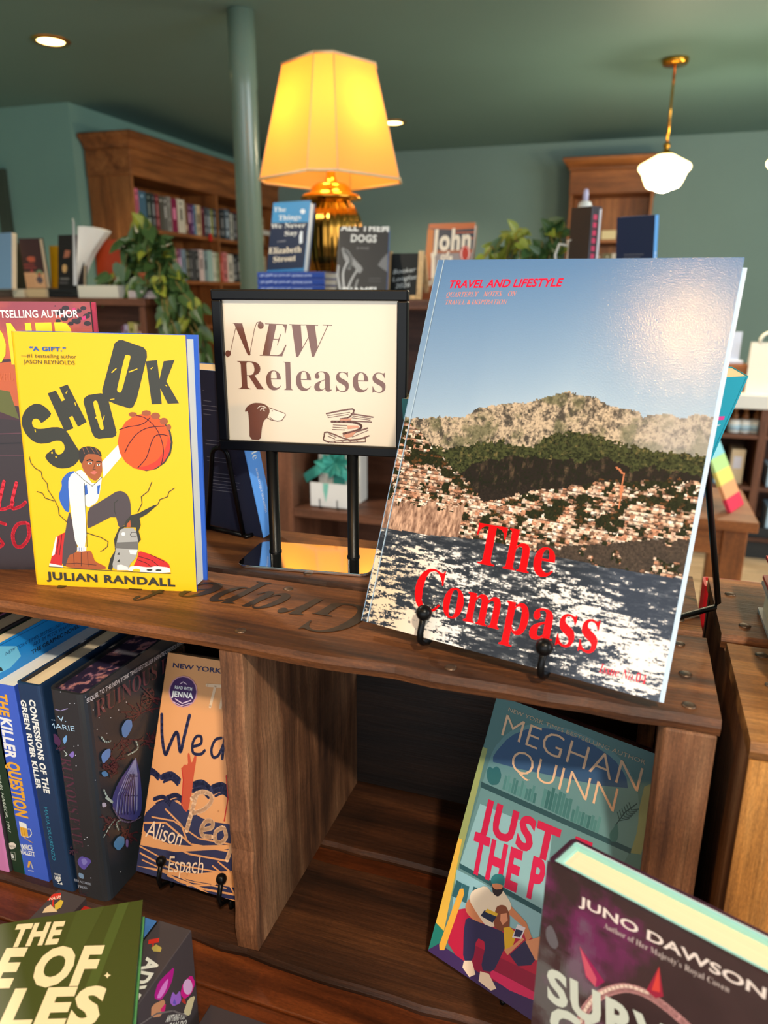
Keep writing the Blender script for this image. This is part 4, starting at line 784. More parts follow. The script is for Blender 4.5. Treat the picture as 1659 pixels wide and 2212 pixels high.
('P',(70, 40, 92),(39.8,171.2,39.6,165.9,37.1,161,32.8,157.4,27.2,155.5,21.2,155.6,15.7,157.8,11.6,161.7,9.5,166.8,9.7,172.2,12.2,177.1,16.7,180.8,22.4,182.6,28.4,182.4,33.8,180.1,37.8,176.2)),
('T','READ WITH','b',(235, 236, 232),14.6,170.5,2.51,20.03,2.92),
('T','JENNA','bb',(235, 236, 232),12,163.1,3.45,24.98,4.94),
('L',(225, 200, 215),1.02,(17,161.1,25.6,158.1,35,162.5)),
('L',(225, 200, 215),0.61,(15.7,158.1,25.3,155.9,36.5,160.4)),
('L',(225, 200, 215),0.81,(20.1,175.7,23.2,178,27.6,176.4))],
'killer.spine':[
('T','THE','bb',(232, 168, 52),7.3,197.1,-93.39,22.56,11.14),
('T','KILLER','bb',(236, 236, 240),6,172.4,-93.12,41.90,12.29),
('T','QUESTION','bb',(232, 168, 52),3.7,126.9,-91.09,58.62,14.33),
('P',(235, 236, 232),(4.7,62.5,13.1,61.5,12.6,45.8,3.9,46.2)),
('P',(226, 170, 60),(4.4,56.6,13.1,56.2,12.4,46.3,4.2,46.6)),
('L',(235, 236, 232),0.96,(13,55.7,16.8,56.6,17.6,51.9,15.1,47.9,12.5,46.8)),
('L',(226, 170, 60),0.87,(5,46.5,10.6,43.4,16.4,41.4)),
('L',(180, 120, 40),0.54,(6.2,55,5.7,47.6)),
('L',(180, 120, 40),0.54,(8.8,55.2,8.3,47.8)),
('T','JANICE','bb',(235, 236, 232),1.3,30.8,7.48,14.54,5.54),
('T','HALLETT','bb',(235, 236, 232),-0.1,24.9,3.53,16.81,5.17),
('P',(226, 170, 60),(7.2,18.3,10.2,19,6.8,10.6,4.6,10.6)),
('P',(180, 180, 190),(10.1,18.5,12,10.5,10.3,10,9.1,15.8)),
('T','ATRIA','r',(235, 236, 232),4.6,6.5,6.79,7.14,1.34)],
'killer.front':[
],
'conf.spine':[
('T','CONFESSIONS OF THE','bb',(235, 236, 232),11.8,199,-90.56,93.82,6.54),
('T','GREEN RIVER KILLER','bb',(235, 236, 232),2.4,197.2,-89.62,89.59,5.64),
('T','MARIA DILORENZO','r',(50, 140, 170),7.5,89.6,-90.63,57.91,3.80),
('T','CROOKED','b',(235, 236, 232),6.3,15,2.08,7.33,1.86),
('T','LANE','bb',(235, 236, 232),5.9,9.7,3.48,7.18,4.12),
('P',(235, 236, 232),(7,9,12.2,10,7.9,5.3,13.7,5.4,13.5,8.3,10.5,6))],
'graphic.spine':[
('T','THE BOMBING OF PEARL HARBOR, 1941','ri',(200, 210, 195),-1.3,166.9,-88.48,121.18,3.16),
('P',(225, 215, 200),(8.7,31.7,8,30,6.6,28.4,4.8,27.1,2.7,26.2,0.7,25.9,-0.9,26.3,-1.8,27.3,-1.9,28.7,-1.3,30.4,0.1,32,2,33.4,4.1,34.2,6.1,34.5,7.6,34.1,8.5,33.1)),
('T','graphix','r',(52, 52, 44),-1.8,27.8,7.08,9.76,3.09),
('L',(170, 175, 160),0.45,(1,22.5,5.9,23.4,5.4,14.1,0.5,13.7,1,22.5)),
('T','88','b',(235, 236, 232),1.4,15.5,12.02,2.81,5.03)],
'graphic.front':[
('P',(120, 205, 240),(-9.5,216.8,10.3,236,29.6,226.8,32.6,215.3,18.9,210.3,7.7,211.1)),
('L',(14, 70, 130),0.42,(6.6,236.1,82.6,234.7)),
('T','NEW YORK TIMES BESTSELLING AUTHOR LAUREN','ri',(14, 60, 120),16.1,224,-1.40,110.88,3.22),
('T','ART BY PETER WARTMAN','r',(14, 60, 120),48.1,218,-1.89,57.61,3.53),
('T','THE GRAPHIC NOVEL','b',(14, 30, 60),44.9,211,-0.61,63.57,4.00),
('P',(10, 40, 50),(3.8,220.5,10.2,214.8,10.9,211.1,4.7,215.1))],
'ruin.front':[
('L',(86, 46, 56),1.18,(39,145.6,46.4,135.3,51.5,124.7)),
('L',(86, 46, 56),0.97,(45.2,135.3,45.2,135.7)),
('L',(86, 46, 56),0.98,(48.3,130,49.7,126.5)),
('L',(86, 46, 56),1.18,(39,145.6,44.6,139.8,47.5,135.2)),
('L',(86, 46, 56),0.96,(43.2,140.4,46.8,142.7)),
('L',(86, 46, 56),0.96,(45.3,137.8,44.5,136.4)),
('L',(86, 46, 56),1.18,(39,145.6,41.1,136.8,39.5,127.3)),
('L',(86, 46, 56),0.95,(39.3,136.5,34,139.5)),
('L',(86, 46, 56),0.96,(39.4,131.9,44.5,129.7)),
('L',(86, 46, 56),1.18,(39,145.6,38,140.9,40.6,132)),
('L',(86, 46, 56),0.95,(39.8,138.8,39.1,139.3)),
('L',(86, 46, 56),0.96,(40.2,135.4,37.6,139.5)),
('L',(86, 46, 56),1.18,(39,145.6,39.1,140.6,40.4,131.7)),
('L',(86, 46, 56),0.95,(39.7,138.7,43.4,135.8)),
('L',(86, 46, 56),0.96,(40.1,135.2,42,136.8)),
('L',(86, 46, 56),1.18,(39,145.6,48.3,140.7,61,132.6)),
('L',(86, 46, 56),0.97,(49.8,139.2,52.1,135.8)),
('L',(86, 46, 56),0.98,(55.3,135.9,60.5,133.4)),
('L',(86, 46, 56),1.18,(39,145.6,43.6,149.1,49.9,152.1)),
('L',(86, 46, 56),0.95,(44.4,148.8,48.3,143.3)),
('L',(86, 46, 56),0.96,(47.2,150.5,47.1,149.7)),
('L',(86, 46, 56),1.18,(39,145.6,46.8,139.8,52.2,134.9)),
('L',(86, 46, 56),0.96,(45.5,140.3,41.8,142.2)),
('L',(86, 46, 56),0.97,(48.8,137.6,50.9,134.6)),
('L',(86, 46, 56),1.18,(39,145.6,32.7,144.1,26.7,144.3)),
('L',(86, 46, 56),0.93,(32.8,144.9,33.1,145.7)),
('L',(86, 46, 56),0.93,(29.7,144.6,30.2,148.5)),
('L',(86, 46, 56),1.24,(69,156.1,81.1,153.3,97.5,145.5)),
('L',(86, 46, 56),1.02,(82.9,150.9,86.9,146.4)),
('L',(86, 46, 56),1.04,(90.1,148.2,92.5,148.6)),
('L',(86, 46, 56),1.24,(69,156.1,61.5,166.7,53.2,175.5)),
('L',(86, 46, 56),0.97,(61,165.9,60.3,167.3)),
('L',(86, 46, 56),0.96,(57.1,170.7,59.1,165.2)),
('L',(86, 46, 56),1.24,(69,156.1,79.5,153.3,90.7,148.7)),
('L',(86, 46, 56),1.01,(79.7,152.4,74.5,159.8)),
('L',(86, 46, 56),1.03,(85.1,150.6,84.9,152.4)),
('L',(86, 46, 56),1.24,(69,156.1,58.6,155.1,48.3,154.6)),
('L',(86, 46, 56),0.97,(58.5,155.3,56,161.1)),
('L',(86, 46, 56),0.96,(53.4,155,51.8,159.2)),
('L',(86, 46, 56),1.24,(69,156.1,56.1,165.3,42.1,173.1)),
('L',(86, 46, 56),0.96,(55.3,164.8,59.5,159.6)),
('L',(86, 46, 56),0.94,(48.6,169,50.7,164.1)),
('L',(86, 46, 56),1.24,(69,156.1,70.4,163.2,73.5,172.5)),
('L',(86, 46, 56),0.99,(71.3,164.3,77.3,164)),
('L',(86, 46, 56),0.99,(72.4,168.4,75.2,164.9)),
('L',(86, 46, 56),1.24,(69,156.1,58.4,159,48.6,164.2)),
('L',(86, 46, 56),0.97,(58.6,160.2,58.2,157.5)),
('L',(86, 46, 56),0.96,(53.6,162.2,51.4,160.1)),
('L',(86, 46, 56),1.24,(69,156.1,78,154,86.9,154.9)),
('L',(86, 46, 56),1.01,(77.8,155.5,80.6,154)),
('L',(86, 46, 56),1.02,(82.3,155.2,79.1,158.7)),
('L',(86, 46, 56),1.24,(69,156.1,69.2,162.4,65.6,169.2)),
('L',(86, 46, 56),0.98,(67.3,162.7,72.5,161.4)),
('L',(86, 46, 56),0.98,(66.5,166,71.7,161.1)),
('L',(86, 46, 56),1.17,(28.8,131.9,27.9,126.1,28.2,120.3)),
('L',(86, 46, 56),0.94,(28.5,126.1,30.4,128.7)),
('L',(86, 46, 56),0.94,(28.4,123.2,22.7,124)),
('L',(86, 46, 56),1.17,(28.8,131.9,29.8,126.7,26.8,123.9)),
('L',(86, 46, 56),0.94,(27.8,127.9,31.5,125.6)),
('L',(86, 46, 56),0.94,(27.3,125.9,29.3,127.7)),
('L',(86, 46, 56),1.17,(28.8,131.9,23.7,139.9,18.7,149.3)),
('L',(86, 46, 56),0.92,(23.7,140.7,26,143)),
('L',(86, 46, 56),0.91,(21.2,145,23.8,142.5)),
('L',(86, 46, 56),1.17,(28.8,131.9,28.3,128.7,24.9,127.3)),
('L',(86, 46, 56),0.94,(26.8,129.6,28.7,124.9)),
('L',(86, 46, 56),0.94,(25.9,128.4,27.7,123.5)),
('L',(86, 46, 56),1.17,(28.8,131.9,21.1,131.3,14.4,132.9)),
('L',(86, 46, 56),0.92,(21.5,132.4,26,133)),
('L',(86, 46, 56),0.92,(17.9,132.7,14.5,137.4)),
('L',(86, 46, 56),1.17,(28.8,131.9,36.1,128.9,42.4,125.3)),
('L',(86, 46, 56),0.95,(35.5,128.6,35.7,129.5)),
('L',(86, 46, 56),0.96,(38.9,127,37.2,127.4)),
('L',(86, 46, 56),1.17,(28.8,131.9,22.1,138.7,14.5,148.7)),
('L',(86, 46, 56),0.92,(21.6,140.4,24.7,134)),
('L',(86, 46, 56),0.91,(18,144.6,20.2,146.1)),
('L',(86, 46, 56),1.17,(28.8,131.9,37.2,132.1,42.6,134.9)),
('L',(86, 46, 56),0.95,(35.6,133.4,38.3,134.2)),
('L',(86, 46, 56),0.96,(39.1,134.1,42.7,131.1)),
('L',(86, 46, 56),1.17,(28.8,131.9,28.4,126.7,25.7,126.3)),
('L',(86, 46, 56),0.94,(27.2,129.1,22.5,129.6)),
('L',(86, 46, 56),0.94,(26.4,127.7,25.9,131.2)),
('L',(86, 46, 56),1.29,(76.3,122.1,75.9,119.2,76.2,113.5)),
('L',(86, 46, 56),1.04,(76.2,117.8,71,122)),
('L',(86, 46, 56),1.04,(76.2,115.6,81.1,109.6)),
('L',(86, 46, 56),1.29,(76.3,122.1,77.8,126.8,78.7,130.2)),
('L',(86, 46, 56),1.03,(77.5,126.2,73.9,132.1)),
('L',(86, 46, 56),1.03,(78.1,128.2,74,126.7)),
('L',(86, 46, 56),1.29,(76.3,122.1,83.4,125.3,87.5,128.4)),
('L',(86, 46, 56),1.04,(81.8,125.2,79.3,125.6)),
('L',(86, 46, 56),1.05,(84.6,126.8,87.2,121.9)),
('L',(86, 46, 56),1.29,(76.3,122.1,81.2,121.3,85.3,122.3)),
('L',(86, 46, 56),1.04,(80.8,122.2,81.2,125)),
('L',(86, 46, 56),1.05,(83,122.3,83.2,126.1)),
('L',(86, 46, 56),1.29,(76.3,122.1,86.5,119.5,96.4,115.9)),
('L',(86, 46, 56),1.06,(86.2,119,91.4,115.1)),
('L',(86, 46, 56),1.07,(91.2,117.4,95.8,111.2)),
('L',(86, 46, 56),1.29,(76.3,122.1,69.3,127,61.6,131.9)),
('L',(86, 46, 56),1.02,(68.9,127,65,131.3)),
('L',(86, 46, 56),1.01,(65.2,129.5,69.6,131)),
('L',(86, 46, 56),1.29,(76.3,122.1,83.5,115.4,93.1,107.5)),
('L',(86, 46, 56),1.06,(84.6,114.9,84.4,116.5)),
('L',(86, 46, 56),1.07,(88.8,111.2,95.7,109.9)),
('L',(86, 46, 56),1.29,(76.3,122.1,71.3,123.5,65.1,124.2)),
('L',(86, 46, 56),1.02,(70.6,123.1,68.6,122.1)),
('L',(86, 46, 56),1.02,(67.8,123.7,65.6,124.6)),
('L',(86, 46, 56),1.29,(76.3,122.1,79.4,123.5,86.4,120.7)),
('L',(86, 46, 56),1.04,(81.3,121.4,84.5,118.3)),
('L',(86, 46, 56),1.05,(83.8,121,80.7,124.6)),
('L',(86, 46, 56),1.20,(12.5,77.7,9.2,82.8,4.2,92.2)),
('L',(86, 46, 56),0.94,(8.3,85,10.3,79.6)),
('L',(86, 46, 56),0.94,(6.2,88.6,1.5,92.5)),
('L',(86, 46, 56),1.20,(12.5,77.7,20.5,74.8,25,72)),
('L',(86, 46, 56),0.97,(18.7,74.9,18.7,77.2)),
('L',(86, 46, 56),0.98,(21.9,73.4,22.2,72.4)),
('L',(86, 46, 56),1.20,(12.5,77.7,15.9,73.4,21.5,70.1)),
('L',(86, 46, 56),0.97,(17,73.9,20.2,74.6)),
('L',(86, 46, 56),0.97,(19.2,72,22.9,72.6)),
('L',(86, 46, 56),1.20,(12.5,77.7,7.8,82.6,7.1,86.6)),
('L',(86, 46, 56),0.95,(9.8,82.2,7.2,86.8)),
('L',(86, 46, 56),0.94,(8.5,84.4,13,77.5)),
('L',(86, 46, 56),1.20,(12.5,77.7,9.8,72.8,7.1,69.1)),
('L',(86, 46, 56),0.96,(9.8,73.4,6.2,72.2)),
('L',(86, 46, 56),0.95,(8.4,71.2,9.8,65.8)),
('L',(86, 46, 56),1.20,(12.5,77.7,16.3,78.6,20.9,76.6)),
('L',(86, 46, 56),0.96,(16.7,77.1,13.5,83.6)),
('L',(86, 46, 56),0.97,(18.8,76.8,16.5,77.6)),
('L',(86, 46, 56),1.20,(12.5,77.7,18.4,73.7,25.6,67.4)),
('L',(86, 46, 56),0.97,(19,72.6,22.4,70.1)),
('L',(86, 46, 56),0.98,(22.2,70,20.3,71.7)),
('L',(86, 46, 56),1.20,(12.5,77.7,13.9,81.4,11.2,85.1)),
('L',(86, 46, 56),0.95,(11.9,81.4,14.1,76.6)),
('L',(86, 46, 56),0.95,(11.5,83.3,6.2,84.7)),
('L',(86, 46, 56),1.20,(12.5,77.7,6.4,80.1,3.6,76.9)),
('L',(86, 46, 56),0.95,(8,77.3,4.2,76.2)),
('L',(86, 46, 56),0.94,(5.8,77.1,2.4,77.5)),
('L',(86, 46, 56),1.28,(33.1,48.8,35.9,53.5,38.7,56.7)),
('L',(86, 46, 56),1.02,(35.9,52.7,30.1,55.8)),
('L',(86, 46, 56),1.02,(37.3,54.7,36.7,52.7)),
('L',(86, 46, 56),1.28,(33.1,48.8,26.4,48.7,21.8,48.9)),
('L',(86, 46, 56),1.01,(27.4,48.9,30.1,47.5)),
('L',(86, 46, 56),1.00,(24.6,48.9,24.8,47)),
('L',(86, 46, 56),1.28,(33.1,48.8,36,42.2,36.2,36.1)),
('L',(86, 46, 56),1.03,(34.6,42.5,37.9,38)),
('L',(86, 46, 56),1.03,(35.4,39.3,39.6,37.5)),
('L',(86, 46, 56),1.28,(33.1,48.8,40.2,39.8,44.8,32.3)),
('L',(86, 46, 56),1.04,(38.9,40.6,34.6,47)),
('L',(86, 46, 56),1.05,(41.8,36.5,43.7,37)),
('L',(86, 46, 56),1.28,(33.1,48.8,38.2,45.8,46.2,41.8)),
('L',(86, 46, 56),1.04,(39.5,45.3,37.4,42.8)),
('L',(86, 46, 56),1.04,(42.8,43.6,47.6,39.6)),
('L',(86, 46, 56),1.28,(33.1,48.8,30.4,53.9,25.8,63.8)),
('L',(86, 46, 56),1.01,(29.4,56.3,24.4,61.6)),
('L',(86, 46, 56),1.00,(27.6,60.1,29,60.8)),
('L',(86, 46, 56),1.28,(33.1,48.8,31.3,52,26.4,57.8)),
('L',(86, 46, 56),1.01,(29.7,53.3,25.3,55.3)),
('L',(86, 46, 56),1.01,(28.1,55.6,26.4,59.8)),
('L',(86, 46, 56),1.28,(33.1,48.8,27.3,51.7,24.2,55.1)),
('L',(86, 46, 56),1.01,(28.6,51.9,31.4,54.4)),
('L',(86, 46, 56),1.00,(26.4,53.5,30.1,55.2)),
('L',(86, 46, 56),1.28,(33.1,48.8,29,46.9,23.8,44.6)),
('L',(86, 46, 56),1.01,(28.4,46.7,27.2,48.7)),
('L',(86, 46, 56),1.01,(26.1,45.7,21.3,44.7)),
('L',(86, 46, 56),1.28,(88,162,85.7,160.7,81.6,157.6)),
('L',(86, 46, 56),1.02,(84.8,159.8,85.4,160.7)),
('L',(86, 46, 56),1.02,(83.2,158.7,77.7,161.7)),
('L',(86, 46, 56),1.28,(88,162,93.7,158.8,103.2,150.8)),
('L',(86, 46, 56),1.04,(95.5,156.4,94.1,154.1)),
('L',(86, 46, 56),1.05,(99.3,153.6,94.8,158.8)),
('L',(86, 46, 56),1.28,(88,162,81.6,171.5,74.6,180.6)),
('L',(86, 46, 56),1.00,(81.2,171.4,87.7,172)),
('L',(86, 46, 56),0.99,(77.9,176,82.6,175.4)),
('L',(86, 46, 56),1.28,(88,162,90.2,156.2,94.5,151.5)),
('L',(86, 46, 56),1.03,(91.2,156.7,87.1,158.3)),
('L',(86, 46, 56),1.04,(92.8,154.1,94.8,154.2)),
('L',(86, 46, 56),1.28,(88,162,81,168,77.9,170)),
('L',(86, 46, 56),1.01,(82.9,166,85.2,165.4)),
('L',(86, 46, 56),1.00,(80.4,168,78,168.5)),
('L',(86, 46, 56),1.28,(88,162,82.4,162.9,74.5,166.6)),
('L',(86, 46, 56),1.01,(81.2,164.3,78,165.4)),
('L',(86, 46, 56),1.00,(77.8,165.4,77.7,162.1)),
('L',(86, 46, 56),1.28,(88,162,90.1,167.1,87.5,172.2)),
('L',(86, 46, 56),1.02,(87.8,167.1,86.4,165.5)),
('L',(86, 46, 56),1.01,(87.6,169.7,83.3,172.2)),
('L',(86, 46, 56),1.28,(88,162,98.1,154.4,105.9,148.6)),
('L',(86, 46, 56),1.04,(96.9,155.3,102,154.2)),
('L',(86, 46, 56),1.06,(101.4,152,103.8,149.7)),
('L',(86, 46, 56),1.28,(88,162,82.8,166.1,75.1,174.6)),
('L',(86, 46, 56),1.00,(81.5,168.4,81,167.1)),
('L',(86, 46, 56),1.00,(78.3,171.5,72.7,172.8)),
('L',(86, 46, 56),1.16,(20.4,129.4,19.1,124.6,20.8,119)),
('L',(86, 46, 56),0.93,(20.6,124.2,16.6,129.2)),
('L',(86, 46, 56),0.93,(20.7,121.6,26.4,120.3)),
('L',(86, 46, 56),1.16,(20.4,129.4,17.9,134,15.7,138.3)),
('L',(86, 46, 56),0.92,(18,133.9,14.4,133.4)),
('L',(86, 46, 56),0.91,(16.9,136.1,13,141)),
('L',(86, 46, 56),1.16,(20.4,129.4,23.6,125.6,27.8,123.6)),
('L',(86, 46, 56),0.93,(24.1,126.5,23.3,130.5)),
('L',(86, 46, 56),0.94,(26,125,22.8,122.8)),
('L',(86, 46, 56),1.16,(20.4,129.4,24.2,124.7,29.2,120.2)),
('L',(86, 46, 56),0.94,(24.8,124.8,22.8,124.5)),
('L',(86, 46, 56),0.94,(27,122.5,26.8,121.3)),
('L',(86, 46, 56),1.16,(20.4,129.4,23.5,131.1,29,128.4)),
('L',(86, 46, 56),0.93,(24.7,128.9,29.5,125.8)),
('L',(86, 46, 56),0.94,(26.8,128.7,23,127.2)),
('L',(86, 46, 56),1.16,(20.4,129.4,17.6,134.1,11.8,139.4)),
('L',(86, 46, 56),0.91,(16.1,134.5,14.1,132.5)),
('L',(86, 46, 56),0.91,(13.9,136.9,9.9,137.4)),
('L',(86, 46, 56),1.16,(20.4,129.4,24.9,122.4,28.3,119)),
('L',(86, 46, 56),0.94,(24.3,124.2,28,121.7)),
('L',(86, 46, 56),0.94,(26.3,121.6,23.5,126.6)),
('L',(86, 46, 56),1.16,(20.4,129.4,14.2,133,11.7,136.6)),
('L',(86, 46, 56),0.91,(16,133.1,15.9,131.4)),
('L',(86, 46, 56),0.91,(13.9,134.9,11.3,138.8)),
('L',(86, 46, 56),1.16,(20.4,129.4,23.5,127.3,28.4,123.5)),
('L',(86, 46, 56),0.93,(24.4,126.5,22.7,124.6)),
('L',(86, 46, 56),0.94,(26.4,125,31,124.7)),
('P',(66, 72, 150),(34,65,26.7,72.5,22.9,77.9,18.9,86.7,17.6,91.7,18,98.3,20,102.2,25.6,107.4,30.2,110.2,38.5,113.2,44,115.1,52.1,117.9,55.5,114.6,57.6,101.7,58.1,92.3,57.7,76.9,56.9,68.7,54.9,59.6,52.5,56.3,47.4,55.6,43.8,56.8,38.3,61)),
('L',(150, 165, 225),1.21,(21.2,81.6,25.7,97,39,108.5,54,117.2)),
('L',(150, 165, 225),1.22,(24.9,79.1,29.2,94.5,41.1,107.1,54,117.2)),
('L',(150, 165, 225),1.23,(28.7,76.7,32.7,92,43.1,105.6,54,117.2)),
('L',(150, 165, 225),1.25,(32.6,74.2,36.2,89.4,45.2,104.2,54,117.2)),
('L',(150, 165, 225),1.26,(36.4,71.7,39.8,86.8,47.3,102.8,54,117.2)),
('L',(150, 165, 225),1.27,(40.4,69.2,43.4,84.2,49.4,101.3,54,117.2)),
('L',(150, 165, 225),1.28,(44.4,66.6,47.1,81.5,51.5,99.8,54,117.2)),
('L',(150, 165, 225),1.29,(48.4,64,50.8,78.8,53.7,98.4,54,117.2)),
('L',(30, 28, 60),0.98,(23.5,78.8,29.2,94.5,44.5,106.8)),
('L',(30, 28, 60),0.99,(27.5,75.7,32.4,92.2,45.8,105.9)),
('L',(30, 28, 60),1.00,(31.5,72.7,35.7,89.8,47.1,105)),
('L',(30, 28, 60),1.01,(35.6,69.6,39,87.4,48.4,104.1)),
('L',(30, 28, 60),1.02,(39.7,66.5,42.4,84.9,49.7,103.2)),
('L',(30, 28, 60),1.03,(43.9,63.3,45.8,82.5,51,102.3)),
('L',(110, 100, 140),1.43,(17.7,90.5,19.4,85.5,22.1,78.5,25.2,72.1,28.9,67.2,33,63,37.5,59.5,42.9,56.7,48.7,54.6,52.8,53.2)),
('P',(98, 150, 225),(41.1,160,45.6,162.1,48.5,162,52.8,159.4,54.3,156.9,54.3,152,52.3,149.3,46.4,146.2,43.5,146.2,40.6,149.2,39.7,152,39.7,157.5)),
('P',(98, 150, 225),(12.2,150,16.8,150.5,19.4,150,22.2,148.2,22.9,146.2,21.9,142,19.6,140.4,13.5,139.6,11.4,141.5,10.8,147.7)),
('P',(70, 140, 205),(9.3,133.3,12.9,131.8,14.8,129.9,16.8,125.7,16.2,124.8,12.2,126.4,10.3,128.3,8.7,132.4)),
('P',(80, 150, 215),(13.5,55.7,18.6,57.3,21.8,56.5,26.2,52.3,27.6,49.3,27.2,44.4,25.2,42.7,19.8,42.5,16.8,45,13,52.6)),
('P',(120, 110, 190),(30.1,46.2,32.2,44.2,32.5,42,31.5,37.5,30.6,36.7,28.8,38.8,28.5,41,29.1,45.5)),
('P',(190, 190, 220),(5.9,104.3,8.6,102.3,9.7,100.7,10.1,98,9.1,97.6,6,99.4,4.9,101,4.9,104)),
('L',(190, 215, 215),1.54,(13.6,165.5,14.7,163.3,16.4,160.2,18.2,157.7,20.3,156.2,22.6,155.4,24.3,154.8)),
('L',(190, 215, 215),1.60,(9.1,115.1,9.9,112.3,11.2,108.2,12.6,104.5,14.5,101.3,16.5,98.4,18,96.4)),
('L',(190, 215, 215),1.62,(10.3,106.2,17.9,95.5)),
('L',(190, 215, 215),1.42,(2.3,71.2,5,72.5,8.8,74.4,12.2,75.9,14.6,76.5,16.5,76.7,17.7,76.8)),
('L',(190, 215, 215),1.48,(21.2,63.6,20.6,66.1,19.8,69.7,19.7,72.1,21.2,72.5,23.5,71.8,25.1,71.2)),
('L',(190, 215, 215),1.48,(57.1,134.2,58.1,131.3,59.2,127.4,58.6,124.8,54.6,124.9,48.8,126.4,44.7,127.6)),
('T','SEQUEL TO THE NEW YORK TIMES BESTSELLER INFINITE CONSEQUENCES','b',(205, 205, 215),1.5,205.5,-4.63,143.98,4.10),
('T','RUINOUS FATE','s',(112, 62, 72),10.8,186.3,-4.62,139.37,14.83),
('P',(200, 205, 220),(1.5,211.2,1.2,211,0.7,211.1,0.3,211.5,0.2,211.9,0.4,212.2,0.9,212.1,1.3,211.7)),
('P',(200, 205, 220),(-0,209.3,-0.3,209,-0.8,209.2,-1.2,209.6,-1.3,210,-1.1,210.3,-0.6,210.2,-0.2,209.8)),
('P',(200, 205, 220),(8.5,195.2,8.3,194.9,7.8,195,7.3,195.5,7.2,195.9,7.4,196.2,7.9,196.1,8.4,195.6)),
('P',(200, 205, 220),(20.2,190.3,19.9,190.1,19.4,190.2,18.9,190.6,18.8,191.1,19.1,191.4,19.6,191.3,20,190.8)),
('P',(200, 205, 220),(14.2,184.3,14,184,13.5,184.1,13,184.6,12.8,185.1,13.1,185.3,13.6,185.2,14.1,184.8)),
('P',(200, 205, 220),(21.3,164.5,21.1,164.3,20.5,164.4,20.1,164.9,19.9,165.4,20.2,165.7,20.7,165.5,21.2,165)),
('P',(200, 205, 220),(0.9,130.9,0.6,130.6,0.1,130.8,-0.3,131.3,-0.5,131.8,-0.2,132.1,0.3,131.9,0.7,131.4)),
('P',(200, 205, 220),(10.3,175.2,10,174.9,9.5,175.1,9.1,175.5,8.9,176,9.2,176.2,9.7,176.1,10.2,175.7)),
('P',(200, 205, 220),(28.3,176,28,175.7,27.5,175.8,27,176.3,26.8,176.8,27.1,177.1,27.6,176.9,28.1,176.5)),
('P',(200, 205, 220),(-13.9,84.1,-14.2,83.9,-14.7,84.1,-15.1,84.7,-15.2,85.2,-15,85.4,-14.5,85.2,-14.1,84.7)),
('P',(200, 205, 220),(-16.5,76.1,-16.7,75.8,-17.2,76.1,-17.6,76.6,-17.8,77.1,-17.5,77.3,-17,77.1,-16.6,76.6)),
('P',(200, 205, 220),(-13.2,57,-13.5,56.8,-14,57,-14.4,57.6,-14.6,58.1,-14.3,58.4,-13.8,58.1,-13.4,57.6)),
('P',(200, 205, 220),(50.3,179,50,178.8,49.4,178.9,48.9,179.4,48.8,179.9,49,180.2,49.6,180,50.1,179.6)),
('P',(200, 205, 220),(39.1,177.5,38.9,177.2,38.3,177.4,37.8,177.8,37.6,178.3,37.9,178.6,38.5,178.4,39,178)),
('P',(200, 205, 220),(-13.3,40.4,-13.6,40.2,-14.1,40.4,-14.5,41,-14.7,41.6,-14.4,41.8,-13.9,41.5,-13.5,41)),
('P',(200, 205, 220),(18.2,19.4,17.9,19.2,17.4,19.5,16.9,20.1,16.7,20.7,17,20.9,17.5,20.6,18,20))],
'ruin.spine':[
('L',(150, 140, 190),0.74,(5.9,194.1,11.4,193.9,19.2,197.6)),
('T','L. V.','r',(170, 205, 235),-2.4,182.3,5.32,18.36,4.86),
('T','MARIE','r',(170, 205, 235),-3.6,174.6,3.99,27.61,4.84),
('P',(74, 44, 80),(0.1,168.9,2.4,169.3,4.1,168.3,6.9,164.8,7.3,162.4,5.7,158.9,4.1,158,0.8,158.9,-0.3,161.1,-0.6,166.8)),
('P',(110, 160, 215),(10.2,166.8,13.6,170.4,14.7,170.4,14.3,167,13.5,164.8,11.4,161.6,10.4,161.5,9.4,164.6)),
('P',(130, 110, 190),(14.7,152.1,18.3,155.7,19.6,156,20,153.3,19.6,151.6,17.9,149.4,16.6,149.1,14.3,150.4)),
('L',(190, 205, 200),0.76,(9.3,154.3,12.2,151.4,9.5,149)),
('T','RUINOUS FATE','s',(84, 50, 66),4.5,147,-89.21,91.67,10.65),
('P',(96, 84, 170),(8.3,39.8,11.2,43.8,13.9,45.2,19.1,45.2,21.4,44.7,23.2,42.9,22.8,41,19.7,37.2,17.7,34.7,14.9,31,12.9,30.4,9.6,32.3,8.3,34.1,7.6,37.4)),
('P',(130, 125, 200),(12.7,42.1,15.8,43.6,17.3,43.3,18.7,40.8,18.1,38.9,14.7,35.6,13.2,35.9,12.1,40.2)),
('P',(120, 150, 185),(7.8,25.2,11.3,25.3,12.4,24.2,12.4,20.6,11.3,19.5,7.9,19.7,6.7,20.8,6.7,24)),
('T','DELACORTE','s',(170, 180, 200),1,14,1.61,18.71,2.57),
('T','PRESS','s',(170, 180, 200),4.3,7.6,6.45,10.35,3.05),
('P',(200, 205, 220),(14.6,212.6,14.4,212.2,14,211.9,13.6,212,13.5,212.3,13.7,212.7,14.2,213,14.5,212.9)),
('P',(200, 205, 220),(22.8,203.3,22.6,202.9,22.2,202.7,21.8,202.8,21.7,203.1,21.9,203.5,22.3,203.7,22.7,203.6)),
('P',(200, 205, 220),(27.9,204.3,27.7,203.9,27.3,203.7,26.9,203.8,26.8,204.1,27,204.5,27.4,204.7,27.8,204.6)),
('P',(200, 205, 220),(25.9,163.3,25.7,162.9,25.3,162.7,24.9,162.8,24.8,163.1,25,163.5,25.4,163.8,25.8,163.7)),
